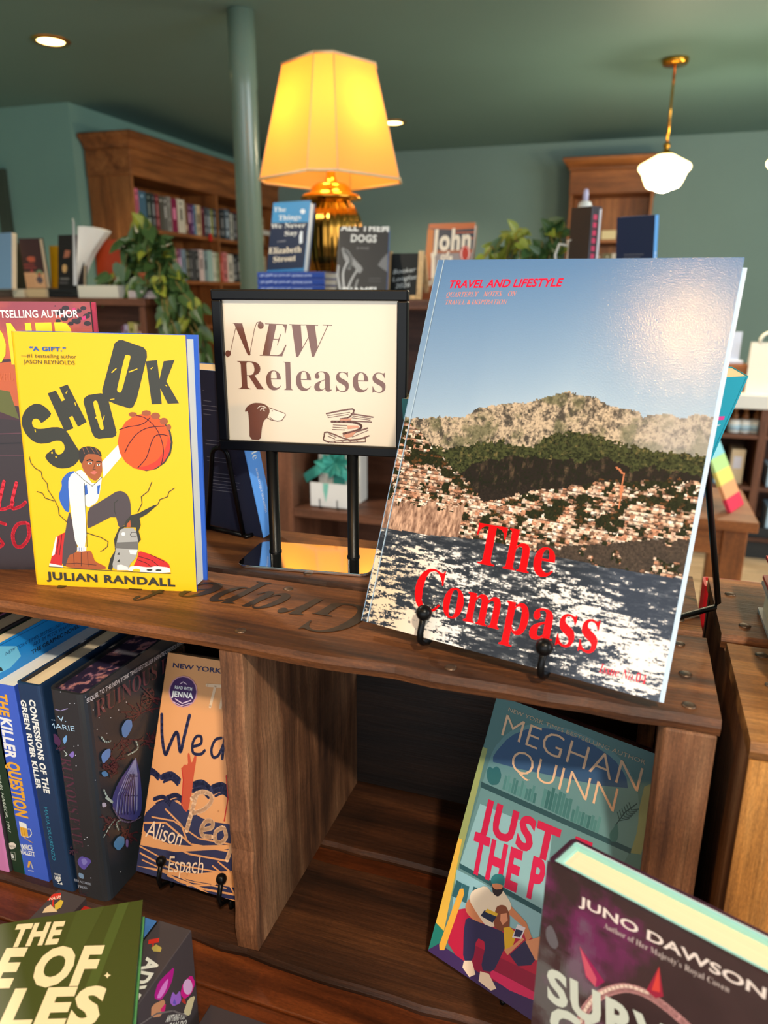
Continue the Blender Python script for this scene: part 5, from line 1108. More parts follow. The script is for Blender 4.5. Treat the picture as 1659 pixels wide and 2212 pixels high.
('P',(200, 205, 220),(21.4,161.5,21.1,161.1,20.7,160.8,20.3,160.9,20.2,161.2,20.4,161.6,20.9,161.9,21.2,161.8)),
('P',(200, 205, 220),(21.9,152.7,21.7,152.3,21.3,152,20.9,152.1,20.8,152.5,21,152.9,21.4,153.1,21.8,153.1)),
('P',(200, 205, 220),(21,142,20.8,141.5,20.3,141.3,19.9,141.3,19.8,141.7,20.1,142.1,20.5,142.4,20.9,142.3)),
('P',(200, 205, 220),(19.8,65.4,19.5,65,19.1,64.7,18.7,64.7,18.6,65.1,18.8,65.6,19.3,65.8,19.6,65.8)),
('P',(200, 205, 220),(22.7,68.3,22.5,67.8,22.1,67.6,21.7,67.6,21.5,68,21.8,68.4,22.2,68.7,22.6,68.7)),
('P',(200, 205, 220),(22.5,59.3,22.3,58.8,21.8,58.5,21.4,58.6,21.3,58.9,21.5,59.4,22,59.7,22.4,59.6)),
('P',(200, 205, 220),(21,23.5,20.8,23,20.3,22.7,19.9,22.8,19.8,23.1,20,23.6,20.5,23.9,20.9,23.9)),
('L',(74, 48, 66),0.48,(5.9,156.1,4.1,155.2,1.1,153.8)),
('L',(74, 48, 66),0.38,(3.5,155,3.5,154.6)),
('L',(74, 48, 66),0.38,(2.3,154.4,0.9,154)),
('L',(74, 48, 66),0.48,(5.9,156.1,3.6,157.8,2.6,159.1)),
('L',(74, 48, 66),0.38,(4.2,157.6,2.3,156)),
('L',(74, 48, 66),0.38,(3.4,158.4,4.5,160.4)),
('L',(74, 48, 66),0.48,(5.9,156.1,9.2,157,12.1,158.1)),
('L',(74, 48, 66),0.38,(9,157.1,7.8,158.8)),
('L',(74, 48, 66),0.38,(10.5,157.6,10.9,159.4)),
('L',(74, 48, 66),0.48,(5.9,156.1,5.6,154.6,6.8,153.2)),
('L',(74, 48, 66),0.38,(6.3,154.7,5.9,153.2)),
('L',(74, 48, 66),0.38,(6.5,153.9,6.5,153.4)),
('L',(74, 48, 66),0.48,(5.9,156.1,3.3,155.9,0.7,155)),
('L',(74, 48, 66),0.38,(3.3,155.6,5.1,154.1)),
('L',(74, 48, 66),0.38,(2,155.3,3.3,154.8)),
('L',(74, 48, 66),0.48,(5.9,156.1,4.7,154.9,3.9,152.6)),
('L',(74, 48, 66),0.38,(4.9,154.4,6.1,155)),
('L',(74, 48, 66),0.38,(4.4,153.5,6,154.3)),
('L',(74, 48, 66),0.48,(5.9,156.1,8,157.7,11.6,158.8)),
('L',(74, 48, 66),0.38,(8.7,157.5,10.5,158)),
('L',(74, 48, 66),0.38,(10.2,158.1,12.3,159)),
('L',(74, 48, 66),0.48,(5.9,156.1,8.4,156,10.1,155.1)),
('L',(74, 48, 66),0.38,(8,155.6,6.3,155.9)),
('L',(74, 48, 66),0.38,(9,155.3,10.8,154.7)),
('L',(74, 48, 66),0.48,(5.9,156.1,6.5,155.8,8.3,154.4)),
('L',(74, 48, 66),0.38,(7.1,155.3,8.5,156.8)),
('L',(74, 48, 66),0.38,(7.7,154.8,8,155.1)),
('L',(74, 48, 66),0.52,(4,49.1,1,48.3,-2.6,46.3)),
('L',(74, 48, 66),0.41,(0.7,47.7,-1.4,47.6)),
('L',(74, 48, 66),0.42,(-0.9,47,-2.2,45.3)),
('L',(74, 48, 66),0.52,(4,49.1,3.3,51.4,2.5,54.2)),
('L',(74, 48, 66),0.41,(3.2,51.6,1.7,51.4)),
('L',(74, 48, 66),0.41,(2.8,52.9,1.1,50.7)),
('L',(74, 48, 66),0.52,(4,49.1,6.4,48.3,10.2,48.4)),
('L',(74, 48, 66),0.41,(7.1,48.8,6.4,49)),
('L',(74, 48, 66),0.41,(8.7,48.6,10.5,51.1)),
('L',(74, 48, 66),0.52,(4,49.1,7.4,49.4,10.5,48.3)),
('L',(74, 48, 66),0.41,(7.3,48.7,9.1,47.3)),
('L',(74, 48, 66),0.41,(8.9,48.5,7.2,48.3)),
('L',(74, 48, 66),0.52,(4,49.1,5.6,48.3,6.7,46.3)),
('L',(74, 48, 66),0.41,(5.3,47.7,6.5,49.9)),
('L',(74, 48, 66),0.41,(6,47,4.4,45.2)),
('L',(74, 48, 66),0.52,(4,49.1,1.7,47,-0.9,44.7)),
('L',(74, 48, 66),0.41,(1.5,46.9,1.3,48.8)),
('L',(74, 48, 66),0.42,(0.3,45.8,1,44)),
('L',(74, 48, 66),0.52,(4,49.1,7,50.6,10.5,51.9)),
('L',(74, 48, 66),0.41,(7.2,50.5,8,50)),
('L',(74, 48, 66),0.41,(8.8,51.2,7.3,51.9)),
('L',(74, 48, 66),0.52,(4,49.1,2.2,46.5,-0.5,43.6)),
('L',(74, 48, 66),0.41,(1.7,46.4,-0.6,44.3)),
('L',(74, 48, 66),0.42,(0.6,45,0.3,44.8)),
('L',(74, 48, 66),0.52,(4,49.1,3.8,46.1,4.2,44)),
('L',(74, 48, 66),0.41,(4.1,46.6,2.3,45.8)),
('L',(74, 48, 66),0.41,(4.1,45.3,2.6,44)),
('L',(74, 48, 56),0.53,(7.2,1,6.6,-3.5,5.7,-7.1)),
('L',(74, 48, 56),0.43,(6.4,-3,5.2,-2.2)),
('L',(74, 48, 56),0.43,(6,-5.1,4.6,-4.3)),
('L',(74, 48, 56),0.53,(7.2,1,7.4,3.9,7.3,5.8)),
('L',(74, 48, 56),0.43,(7.2,3.4,6.4,3.4)),
('L',(74, 48, 56),0.43,(7.3,4.6,8.8,4.6)),
('L',(74, 48, 56),0.53,(7.2,1,9.3,0.8,12.8,2.2)),
('L',(74, 48, 56),0.43,(10,1.6,11.2,0.6)),
('L',(74, 48, 56),0.43,(11.4,1.9,12.7,1.2)),
('L',(74, 48, 56),0.53,(7.2,1,10.8,2.8,15.4,6.1)),
('L',(74, 48, 56),0.42,(11.3,3.5,11.1,2.3)),
('L',(74, 48, 56),0.42,(13.3,4.8,13.7,5.2)),
('L',(74, 48, 56),0.53,(7.2,1,4.5,-1.6,2.2,-5.4)),
('L',(74, 48, 56),0.43,(4.7,-2.2,6,-3.1)),
('L',(74, 48, 56),0.43,(3.4,-3.8,5.5,-4)),
('L',(74, 48, 56),0.53,(7.2,1,2.9,0.7,-0.1,1.3)),
('L',(74, 48, 56),0.43,(3.5,1.2,3.5,2.6)),
('L',(74, 48, 56),0.43,(1.7,1.2,0.3,0.7)),
('L',(74, 48, 56),0.53,(7.2,1,6.8,-2.2,6.1,-5.8)),
('L',(74, 48, 56),0.43,(6.6,-2.4,5,-2.9)),
('L',(74, 48, 56),0.43,(6.4,-4.1,5.3,-3.3)),
('L',(74, 48, 56),0.53,(7.2,1,7.1,-2.1,8.5,-4.3)),
('L',(74, 48, 56),0.43,(7.8,-1.6,10,-0.5)),
('L',(74, 48, 56),0.43,(8.2,-3,8.9,-4.6)),
('L',(74, 48, 56),0.53,(7.2,1,9.9,0.6,11.8,1.1)),
('L',(74, 48, 56),0.43,(9.5,1,10.3,2.8)),
('L',(74, 48, 56),0.43,(10.7,1.1,10.1,-0.7))],
'green.front':[
('P',(74, 84, 36),(91.3,208,110,207.5,97.3,165.8,84.9,168.6)),  # paler diagonal strips: light between shade streaks, painted on the cover
('P',(78, 92, 40),(119.3,207.8,126.1,206.3,108.8,129.7,102.2,131.3)),
('T','THE','bbr',(245, 222, 180),50.7,185.1,-7.81,32.01,17.29),
('T','E OF','bbr',(245, 222, 180),45.2,157,-10.86,64.01,27.31),
('T','LES','bbr',(245, 222, 180),57.8,126.6,-10.93,57.72,25.26),
('P',(245, 222, 180),(115.2,148.8,116.2,149,116.6,149.5,116.9,150.5,117.2,150.4,117.7,149.2,118.2,148.6,119.3,148,119.4,147.8,118.4,147.6,117.9,147.2,117.6,146.1,117.4,146.1,116.8,147.3,116.3,147.9,115.2,148.5))],
'halp.spine':[
('P',(214, 52, 40),(-3.1,166.9,4.7,172,8.1,167.4,0.3,162.4)),
('L',(214, 52, 40),1.23,(3.6,165.2,8.4,159.1)),
('P',(220, 190, 70),(8.4,161.2,9.1,166.3,12.2,166,14.7,160.6,12.7,156.5)),
('P',(230, 205, 170),(4,156.3,5.5,160.2,15.1,156.6,5.3,152)),
('T','HALP!','b',(250, 235, 225),1.5,163.1,31.63,7.84,3.10)],
'adv.spine':[
('P',(214, 52, 40),(3.2,157.2,9.4,161,11.2,157.7,5.1,153.9)),
('L',(214, 52, 40),0.87,(7.8,156,10.5,151.6)),
('P',(190, 170, 90),(9,152.1,10.5,155.7,15.9,154.5,17,151.3,12.1,150.2)),
('T','ADVENTURE','bb',(240, 236, 228),11.2,145.1,-82.87,81.61,10.27)],
'adv.front':[
('P',(196, 28, 150),(9.6,128.7,5.4,132.1,4.5,135.1,6.1,140.6,7.2,144.3,8.9,150,11.2,151.2,16.3,149,18.6,147.1,20.5,143.4,21,140.5,20.8,135.7,18.8,132.8,12.9,128.9)),
('P',(235, 140, 225),(13.3,131.7,11.3,135.7,10.9,138.6,11.6,143.4,13.2,144.2,17.1,141.7,18.5,139.5,18.6,135.7,17.7,133.6,14.9,131.1)),
('P',(226, 30, 150),(36.8,155.9,33.5,158.4,33,161.3,35.1,167.5,38.2,170.4,45.5,172.8,48.7,172.4,51.1,168.8,51,165.9,48.4,160.8,45.7,158.3,39.9,155.9)),
('P',(240, 190, 240),(47.4,169.8,49.5,169,50.2,167.6,49.7,165.7,47.9,163.5,45.1,161.5,41.8,160,38.5,159.1,35.7,159,33.7,159.7,32.9,161.1,33.4,163,35.1,165.1,37.8,167.1,41.1,168.7,44.5,169.6)),
('P',(170, 110, 220),(31,143.9,27.8,146.4,28.1,147.8,32.6,149.8,34.2,151.4,34.5,154.5,36.9,155.5,44,155.7,45,153.8,40.9,148.2,38,145.7,33.6,143.8)),
('P',(110, 90, 200),(36.1,146.4,35,148.1,36.2,149,41,149.9,41.4,149.3,37.7,146.7)),
('P',(214, 150, 110),(16.1,127.9,22.6,136.9,26.7,138.8,32.2,135.1,31.7,131.7,24.8,125.1,20.8,123.4,15.7,124.5)),
('P',(226, 40, 120),(26.9,133.3,27.8,138,29.3,139.1,32.9,137.6,32.5,136,28.1,132.8)),
('P',(230, 215, 170),(56.1,157.7,52.8,162.4,53.1,165.6,57.1,170.6,59.4,171.4,62.1,168.9,64.1,167.2,67.5,164.5,66.3,162.1,59.4,157.6)),
('P',(200, 60, 50),(44.6,156,45.1,158.5,47.2,159.7,52.9,160.6,52.7,159.7,46.5,156.2)),
('T','ANYTHING YOU','bb',(225, 222, 215),42.4,136.8,43.79,29.27,3.91),
('T','CAN DO','bb',(225, 222, 215),50.4,138.2,44.41,28.24,3.56),
('L',(120, 112, 112),1.12,(15.7,112,25.6,128.7,42.8,145.9,64.9,160.5))],
'muka.spine':[
('T','ile','s',(235, 236, 232),8.2,97.4,-91.04,12.56,8.18),
('T','SCHOLASTIQUE MUKASONGA','s',(225, 230, 240),8.7,75.4,-89.19,50.68,2.76)],
'muka.back':[
('L',(128, 132, 150),0.42,(89.6,157,91.9,157)),
('L',(128, 132, 150),0.43,(87.3,146.5,98,146.5)),
('L',(128, 132, 150),0.43,(84.4,141.5,104.6,141.5)),
('L',(128, 132, 150),0.44,(83.6,137,103.2,137.2)),
('L',(128, 132, 150),0.44,(82.6,132.1,93.4,132.2)),
('L',(128, 132, 150),0.46,(76.9,103.6,96.5,104.2)),
('L',(128, 132, 150),0.46,(74.8,99.2,95.8,100)),
('L',(128, 132, 150),0.47,(71.9,84.4,105.3,85.9)),
('L',(128, 132, 150),0.47,(71.1,80.1,105.8,81.7)),
('L',(128, 132, 150),0.48,(71,66.2,108.4,68.4)),
('L',(128, 132, 150),0.48,(68.9,61.6,105.3,63.8)),
('L',(128, 132, 150),0.48,(66.9,57.4,112,60.3)),
('L',(128, 132, 150),0.49,(64.9,53.2,107.8,56.1)),
('L',(128, 132, 150),0.49,(63.1,49.4,109.9,52.7)),
('L',(128, 132, 150),0.49,(61.1,45.2,103.2,48.2))],
'teal.back':[
('P',(205, 60, 140),(111.9,156.9,122.6,156.6,123.5,153.3,116.6,153.3,113.5,153.7)),
('T','fantastic','ri',(235, 236, 232),109.1,148.5,-4.09,12.81,2.38),
('L',(0, 88, 110),0.28,(127.4,192.3,127,118.8))],
'strout.front':[
('P',(14, 34, 66),(0.3,150.8,140.7,147.8,138.6,-1.2,-2.7,-1.5)),
('T','The','sb',(235, 236, 232),5.5,185.8,-2.20,47.10,12.92),
('T','Things','sb',(235, 236, 232),27.3,158.5,-0.42,84.09,14.42),
('T','We Never','sb',(235, 236, 232),1,133.7,-0.16,130.16,14.44),
('T','Say','sb',(235, 236, 232),56.6,109.9,1.48,47.97,14.14),
('T','Elizabeth','sb',(240, 228, 205),1.5,55.4,1.32,122.60,18.70),
('T','Strout','sb',(240, 228, 205),22,29.4,2.67,85.13,17.29),
('T','a novel','r',(180, 180, 190),31.7,90.9,2.04,29.58,5.23),
('P',(225, 235, 245),(125.4,181.1,125.1,178.4,123.4,176,120.6,174.6,117,174.1,113.3,174.8,110,176.5,107.6,179,106.5,181.9,106.8,184.7,108.5,187,111.4,188.5,114.9,188.9,118.6,188.2,121.9,186.4,124.3,184)),
('P',(220, 230, 240),(111.3,106.2,114.8,123.6,122.6,121.1,125.5,86.3,114.5,83.7)),
('P',(40, 120, 180),(-0,4.1,139.9,10.3,139.9,0.2,-0.6,-4.1))],
'djamel.front':[
('T','ALL THEM','bb',(226, 226, 222),6.1,220.1,-1.80,147.68,22.13),
('T','DOGS','bb',(214, 214, 210),39.2,183.9,-1.66,78.80,23.25),
('T','(a novel)','ri',(150, 150, 150),58.3,160.4,-2.29,37.16,7.18),
('P',(150, 150, 150),(14.8,164.9,29.2,157.6,37.3,149.9,47.3,134.3,57,122.7,76.1,103.7,80.1,93.5,72.9,81.8,66.2,84.2,53.2,102.9,43.6,111.6,27.8,118.6,20,130.2,12.5,158)),
('L',(186, 186, 186),7.10,(5.1,104.2,4.9,98.4,4.6,90.3,4.6,80.6,5.5,70.1,7.9,57.4,11.3,42.6,14.7,29,17,19.6)),
('L',(190, 190, 190),7.06,(30.6,115.2,28.4,109.5,25.1,101.6,22.1,91.9,20.5,81.3,21.1,68,23,52.4,25.3,37.9,26.8,27.9)),
('L',(190, 190, 190),6.43,(61.2,89.3,58.4,84,54.4,76.5,50,67.7,45.9,58.6,42.1,47.9,38.2,35.7,34.8,24.6,32.4,16.8)),
('L',(160, 160, 160),5.32,(66.1,61.2,64.7,56,62.7,48.5,60.7,40.4,59.7,33.4,59.9,27.6,60.9,22,62.2,17.4,63,14.1)),
('L',(130, 130, 130),10.99,(21,155.5,25.5,150.9,32.2,144.3,38.7,136.7,42.9,129.2,43.6,121,42.3,112,40.4,103.7,39.1,98)),
('P',(120, 120, 122),(153.6,146.8,134.3,124.7,124.8,108.1,155.2,85.4)),
('L',(110, 110, 110),1.32,(98.7,65.2,136,65.7)),
('L',(110, 110, 110),1.32,(99,56.9,136.3,56.6)),
('T','DJAMEL','bb',(232, 232, 230),21.1,14,0.13,111.60,23.67)],
'john.front':[
('P',(60, 60, 72),(6.8,221.7,161.8,217,162.4,153.3,5.7,153.3)),
('P',(200, 110, 60),(6,239.2,112.8,234.8,157,235.4,151,217.8,90.7,215.5,2.4,222)),
('P',(206, 120, 50),(-2,219.8,20.2,218.2,24.1,137.6,4.3,38.6,-0.3,38.4)),
('P',(150, 140, 140),(28.3,142.5,152.1,144.4,156.6,74.1,27.7,65.7)),
('L',(200, 100, 60),3.46,(94.2,222.3,150.5,224.7)),
('L',(200, 100, 60),3.48,(91.2,206,151.7,206.4)),
('L',(200, 100, 60),3.41,(115.8,185.6,152.9,188.1)),
('T','John','bb',(238, 226, 205),16.8,153,1.48,127.21,64.68),
('T','of','bb',(236, 224, 205),50.8,122,4.34,29.09,24.97),
('T','John','bb',(238, 226, 205),16.6,65.4,4.76,131.05,63.42),
('P',(200, 60, 40),(146.4,140.8,145.7,131.5,142.5,123.7,137.2,118.4,130.7,116.6,123.8,118.5,117.8,123.9,113.4,132.1,111.5,141.6,112.3,151.1,115.6,159,121.1,164.1,127.6,165.7,134.4,163.6,140.3,158.1,144.5,150.2)),
('P',(235, 200, 190),(144.2,140.9,143.6,132.7,140.8,125.7,136.2,121,130.5,119.4,124.6,121.1,119.3,126,115.5,133.1,113.8,141.6,114.5,150,117.4,157,122.1,161.5,127.8,162.9,133.7,161.1,138.9,156.2,142.5,149.1)),
('P',(190, 40, 20),(139.7,141,139.4,133.1,137.6,126.4,134.4,121.9,130.5,120.4,126.3,122,122.5,126.6,119.8,133.4,118.5,141.5,118.8,149.5,120.7,156.2,123.9,160.6,127.9,162,132,160.3,135.7,155.7,138.4,148.9))],
'stackblue.spine':[
('T','The Things We Never Say','sb',(190, 205, 235),9,7.3,0.59,105.63,6.95),
('T','Elizabeth Strout','sb',(190, 205, 235),119.2,8.4,0.59,67.66,6.71),
('P',(180, 195, 225),(209.4,12.2,209,10.5,207.7,9.1,205.6,8.1,203.1,7.8,200.5,8.1,198.3,9,196.8,10.4,196.2,12.1,196.6,13.8,197.9,15.2,200,16.1,202.5,16.5,205.1,16.2,207.3,15.3,208.8,13.9))]}
COVER_LINES={'ridge':(-16.4,153,-3.7,158.5,3.3,156,16.7,156.8,30.3,159.6,47.8,161.3,57.7,168.7,72,172.7,88,175,99.7,178.7,111,183.2,120.6,186.5,127.7,184.6,137.8,183.7,146.8,179.5,156.7,177.9,166.2,177.2,171.5,173.6,178.6,176.2,187.4,177.1,195.2,174.4,200.4,177.7,206,178.9,211.8,177.6,221.7,177),
'forest':(-16,151.2,4,153.2,14.9,146.8,27,138.8,35.8,135.8,57.8,142.4,77.4,147.4,92.2,146.5,103,146,111.8,153.9,126.1,159.2,144.6,157.6,167.5,153.7,190.4,152.4,217.7,151.9),
'dark':(-6.9,113.8,31.6,119,49.1,120.5,66.4,129.1,80.4,133.6,94.4,136.2,108.1,138,129.8,140.7,147.8,141,169.9,141,192.5,140.8,219.8,139.9),
'town':(-17.8,158.7,-2.2,152.6,14.7,147.7,30,134.5,48.7,122.3,59.9,115.7,77,102.2,93.1,108.2,109.2,115.8,133.5,121.9,150.4,127.7,171.8,130.8,193.6,134.7,220.2,137.7),
'shore':(-5.1,70.8,3.3,71.5,34.4,71.8,78.1,76.1,100,75.7,131.4,74.9,164,73.9,194.3,75,217.1,76.2)}
FOAM=((45.4,50.3,45.5,15.3,0.5),(2.5,39.9,10.5,17.2,0.6),(46.7,2.3,33.2,21.0,0.95),(14.6,16.5,21.0,21.0,0.7),(86.1,39.4,38.5,11.4,0.35),(156.4,48.2,31.5,10.5,0.55),(142.1,54.8,28.0,7.6,0.4),(175,33.4,35.0,13.4,0.7),(203.5,25.1,28.0,15.3,0.8),(195,7.6,35.0,13.4,0.6),(130.9,60.7,24.5,7.6,0.4),(197.7,32.8,15.7,7.6,0.4),(160.9,9.3,29.7,9.5,0.3),(69.3,48,35.0,7.6,0.3),(177.2,-9.8,52.5,9.5,0.4))
CRANE=(161.2,139,166.7,134.9,167.6,112.4)

POSE={
'shook':((-0.479, 0.472, 1.2055),(0.9747, 0.2229, -0.0129),(-0.2233, 0.974, -0.0372),(0.0043, 0.0391, 0.9992),0.1455,0.2155,0.0300),
'gardner':((-0.5889, 0.473, 1.2049),(0.9455, 0.3256, 0.0),(-0.3254, 0.9449, -0.0349),(-0.0114, 0.033, 0.9994),0.1600,0.2385,0.0140),
'mag':((-0.175, 0.473, 1.217),(0.9768, -0.2138, -0.0105),(0.1939, 0.9043, -0.3803),(0.0908, 0.3694, 0.9248),0.2130,0.2800,0.0070),
'muka':((-0.3442, 0.6704, 1.2108),(-0.9613, 0.2756, -0.0),(-0.2691, -0.9385, -0.2164),(-0.0597, -0.2081, 0.9763),0.1300,0.1780,0.0200),
'teal':((0.0316, 0.6946, 1.2169),(-0.7431, -0.6691, -0.0),(0.6327, -0.7027, -0.3256),(0.2178, -0.2419, 0.9455),0.1300,0.1905,0.0180),
'teal2':((-0.0626, 0.6555, 1.2137),(-0.9962, 0.0872, -0.0),(-0.0858, -0.9811, -0.1736),(-0.0151, -0.173, 0.9848),0.1250,0.1550,0.0200),
'quinn':((-0.117, 0.473, 0.926),(0.9281, -0.3715, 0.0236),(0.3431, 0.8291, -0.4415),(0.1444, 0.4179, 0.8969),0.1460,0.2180,0.0260),
'wedding':((-0.3994, 0.466, 0.93),(0.9951, -0.0761, 0.0637),(0.0955, 0.9085, -0.4067),(-0.027, 0.4108, 0.9113),0.1350,0.2030,0.0220),
'juno':((-0.0225, 0.3278, 0.906),(0.9157, -0.4004, 0.0354),(0.4018, 0.9098, -0.1038),(0.0094, 0.1093, 0.994),0.1590,0.2410,0.0300),
'green':((-0.3029, 0.1047, 1.0278),(0.848, 0.5299, 0.0),(-0.0185, 0.0296, -0.9994),(-0.5296, 0.8475, 0.0349),0.1350,0.2050,0.0180),
'killer':((-0.479, 0.44, 0.916),(0.0, 1.0, 0.0),(-0.9995, -0.0, -0.0314),(-0.0314, 0.0, 0.9995),0.1300,0.2060,0.0280),
'conf':((-0.4475, 0.437, 0.916),(0.0, 1.0, 0.0),(-0.9996, -0.0, -0.0297),(-0.0297, 0.0, 0.9996),0.1400,0.2135,0.0260),
'ruin':((-0.409, 0.437, 0.916),(0.0, 1.0, 0.0),(-1.0, 0.0, 0.0),(0.0, 0.0, 1.0),0.1450,0.2130,0.0370),
'graphic':((-0.5075, 0.44, 0.916),(0.0, 1.0, 0.0),(-1.0, 0.0, 0.0),(0.0, 0.0, 1.0),0.1400,0.2380,0.0140),
'dark':((-0.523, 0.437, 0.916),(0.0, 1.0, 0.0),(-1.0, 0.0, 0.0),(0.0, 0.0, 1.0),0.1550,0.2400,0.0280),
'halp':((-0.355, 0.183, 1.012),(0.0, 0.0, -1.0),(-1.0, 0.0, 0.0),(0.0, 1.0, 0.0),0.1060,0.1740,0.0260),
'red':((-0.331, 0.178, 1.01),(0.0, 0.0, -1.0),(-1.0, 0.0, 0.0),(0.0, 1.0, 0.0),0.1040,0.1740,0.0220),
'blue':((-0.2915, 0.182, 1.012),(0.0, 0.0, -1.0),(-1.0, 0.0, 0.0),(0.0, 1.0, 0.0),0.1060,0.1740,0.0160),
'adv':((-0.2635, 0.183, 1.012),(0.0, 0.0, -1.0),(-1.0, 0.0, 0.0),(0.0, 1.0, 0.0),0.1060,0.1740,0.0270),
'sign':((-0.3574, 0.6075, 1.3183),(0.992, 0.1264, 0.0),(-0.1264, 0.992, 0.0),(0.0, 0.0, 1.0),0.1610,0.1265,0.0020),
}

# ------------------------------------------------------------------ value noise for printed photographs
def vnoise(x, y, seed=0):
    xi, yi = np.floor(x).astype(np.int64), np.floor(y).astype(np.int64); xf, yf = x - xi, y - yi
    def hsh(a, b):
        v = (a * 374761393 + b * 668265263 + seed * 982451653) & 0x7fffffff
        v = ((v ^ (v >> 13)) * 1274126177) & 0x7fffffff
        return ((v ^ (v >> 16)) & 0xffff) / 65535.0
    u, v = xf * xf * (3 - 2 * xf), yf * yf * (3 - 2 * yf)
    return (hsh(xi, yi) * (1 - u) + hsh(xi + 1, yi) * u) * (1 - v) + (hsh(xi, yi + 1) * (1 - u) + hsh(xi + 1, yi + 1) * u) * v
def fbm(x, y, seed=0, n=4):
    r, a, t = 0, 0.5, 0
    for i in range(n):
        r = r + a * vnoise(x * 2 ** i, y * 2 ** i, seed + i); t += a; a *= 0.55
    return r / t
def raster(mb, o, S, V, n, w, h, nx, ny, fn, m=0, off=0.00008):
    """a printed photograph: a fine grid of flat colour cells on a face"""
    o, S, V, n = (np.array(q, float) for q in (o, S, V, n))
    us, vs = np.linspace(0, w, nx + 1), np.linspace(0, h, ny + 1)
    U, Vv = np.meshgrid(us, vs)
    pts = o + U[..., None] * S + Vv[..., None] * V + n * off
    cu, cv = np.meshgrid((us[:-1] + us[1:]) / 2 * 1000, (vs[:-1] + vs[1:]) / 2 * 1000)
    col = np.clip(np.asarray(fn(cu, cv)), 0, 255)
    b = len(mb.v); mb.v.extend(map(tuple, pts.reshape(-1, 3)))
    i, j = np.meshgrid(np.arange(nx), np.arange(ny)); a = (b + j * (nx + 1) + i).ravel()
    mb.f.extend(map(tuple, np.stack([a, a + 1, a + nx + 2, a + nx + 1], 1).tolist()))
    mb.m.extend([m] * (nx * ny)); mb.c.extend(map(tuple, np.round(col.reshape(-1, 3)).astype(int).tolist()))
def mixc(a, b, k):
    k = k[..., None] if hasattr(k, 'shape') else k
    return np.asarray(a, float) * (1 - k) + np.asarray(b, float) * k

# ------------------------------------------------------------------ books
def cover_shell(mb, w, h, t, bt, r, c, over=0.0, x1=None):
    """front board, rounded spine and back board as one shell, spine on x = 0"""
    cf, cs, cb = c[:3]; rim = c[3] if len(c) > 3 else cf
    k = 4
    out = [(w, 0.0), (r, 0.0)] + [(r - r * math.sin(PI / 2 * i / k), r - r * math.cos(PI / 2 * i / k)) for i in range(1, k + 1)]
    out += [(0.0, t - r)] + [(r - r * math.cos(PI / 2 * i / k), t - r + r * math.sin(PI / 2 * i / k)) for i in range(1, k + 1)] + [(w, t)]
    ri = max(r - bt, 0.0002)
    inn = [(w, bt), (r, bt)] + [(r - ri * math.sin(PI / 2 * i / k), bt + ri - ri * math.cos(PI / 2 * i / k)) for i in range(1, k + 1)]
    inn += [(bt, t - r)] + [(r - ri * math.cos(PI / 2 * i / k), t - bt - ri + ri * math.sin(PI / 2 * i / k)) for i in range(1, k + 1)] + [(w, t - bt)]
    n = len(out)
    for i in range(n - 1):
        c = cf if i == 0 else (cb if i == n - 2 else cs)
        if i in (1, 2): c = cf
        a, b = out[i], out[i + 1]; a2, b2 = inn[i], inn[i + 1]
        mb.face([(a[0], a[1], 0), (b[0], b[1], 0), (b[0], b[1], h), (a[0], a[1], h)], 0, c)
        mb.face([(a2[0], a2[1], 0), (a2[0], a2[1], h), (b2[0], b2[1], h), (b2[0], b2[1], 0)], 0, c)
        for z in (0, h): mb.face([(a[0], a[1], z), (b[0], b[1], z), (b2[0], b2[1], z), (a2[0], a2[1], z)], 0, cs if i else rim)
    for (a, b, ce) in ((out[0], inn[0], rim), (out[-1], inn[-1], cb)):
        mb.face([(a[0], a[1], 0), (a[0], a[1], h), (b[0], b[1], h), (b[0], b[1], 0)], 0, ce)
FACES = {'front': lambda w, h, t: ((0, 0, 0), (1, 0, 0), (0, 0, 1), (0, -1, 0), w, h),
         'spine': lambda w, h, t: ((0, t, 0), (0, -1, 0), (0, 0, 1), (-1, 0, 0), t, h),
         'back': lambda w, h, t: ((w, t, 0), (-1, 0, 0), (0, 0, 1), (0, 1, 0), w, h)}
def book_parts(root, w, h, t, cols, kind='hard', pages=None, mat=None, arts=(), photo=None, r=None, edge=None, crease=None):
    """cover shell with its printed faces, and the page block between the boards"""
    mat = mat or M_PRINT; pages = pages or M_PAGE
    mb = MB()
    bt = 0.0026 if kind == 'hard' else 0.0005
    r = r if r is not None else (0.0035 if kind == 'hard' else 0.0008)
    cover_shell(mb, w, h, t, bt, r, cols)
    if photo:
        for which, nx, ny, fn in photo:
            fr = FACES[which](w, h, t); raster(mb, *fr, nx, ny, fn, 0)
    for which, art in arts:
        add_art(mb, art, *FACES[which](w, h, t))
    cv = obj('cover', mb, [mat], root)
    g = 0.0035 if kind == 'hard' else 0.0006
    pb = MB()
    x0 = bt + (0.001 if kind == 'hard' else 0.0004)
    pb.box(x0, w - (g if kind == 'hard' else 0.0004), bt + 0.0002, t - bt - 0.0002, (g if kind == 'hard' else 0.0002), h - g)
    mats = [pages, M_MATTE]
    if edge:
        raster(pb, (x0, bt, h - g), (1, 0, 0), (0, 1, 0), (0, 0, 1), w - 0.006, t - 2 * bt, 120, 30, edge, 1, 0.0001)
    obj('page_block', pb, mats, root)
    return root
def book(key, label, cols, kind='hard', pages=None, mat=None, cat='book', group=None, name='book', **k):
    o, x, y, z, w, h, t = POSE[key]
    root = thing(name, label, cat, frameM(o, x, y, z), group)
    arts = [(f, ART[key + '.' + f]) for f in ('front', 'spine', 'back') if key + '.' + f in ART]
    return book_parts(root, w, h, t, cols, kind, pages, mat, arts, **k)

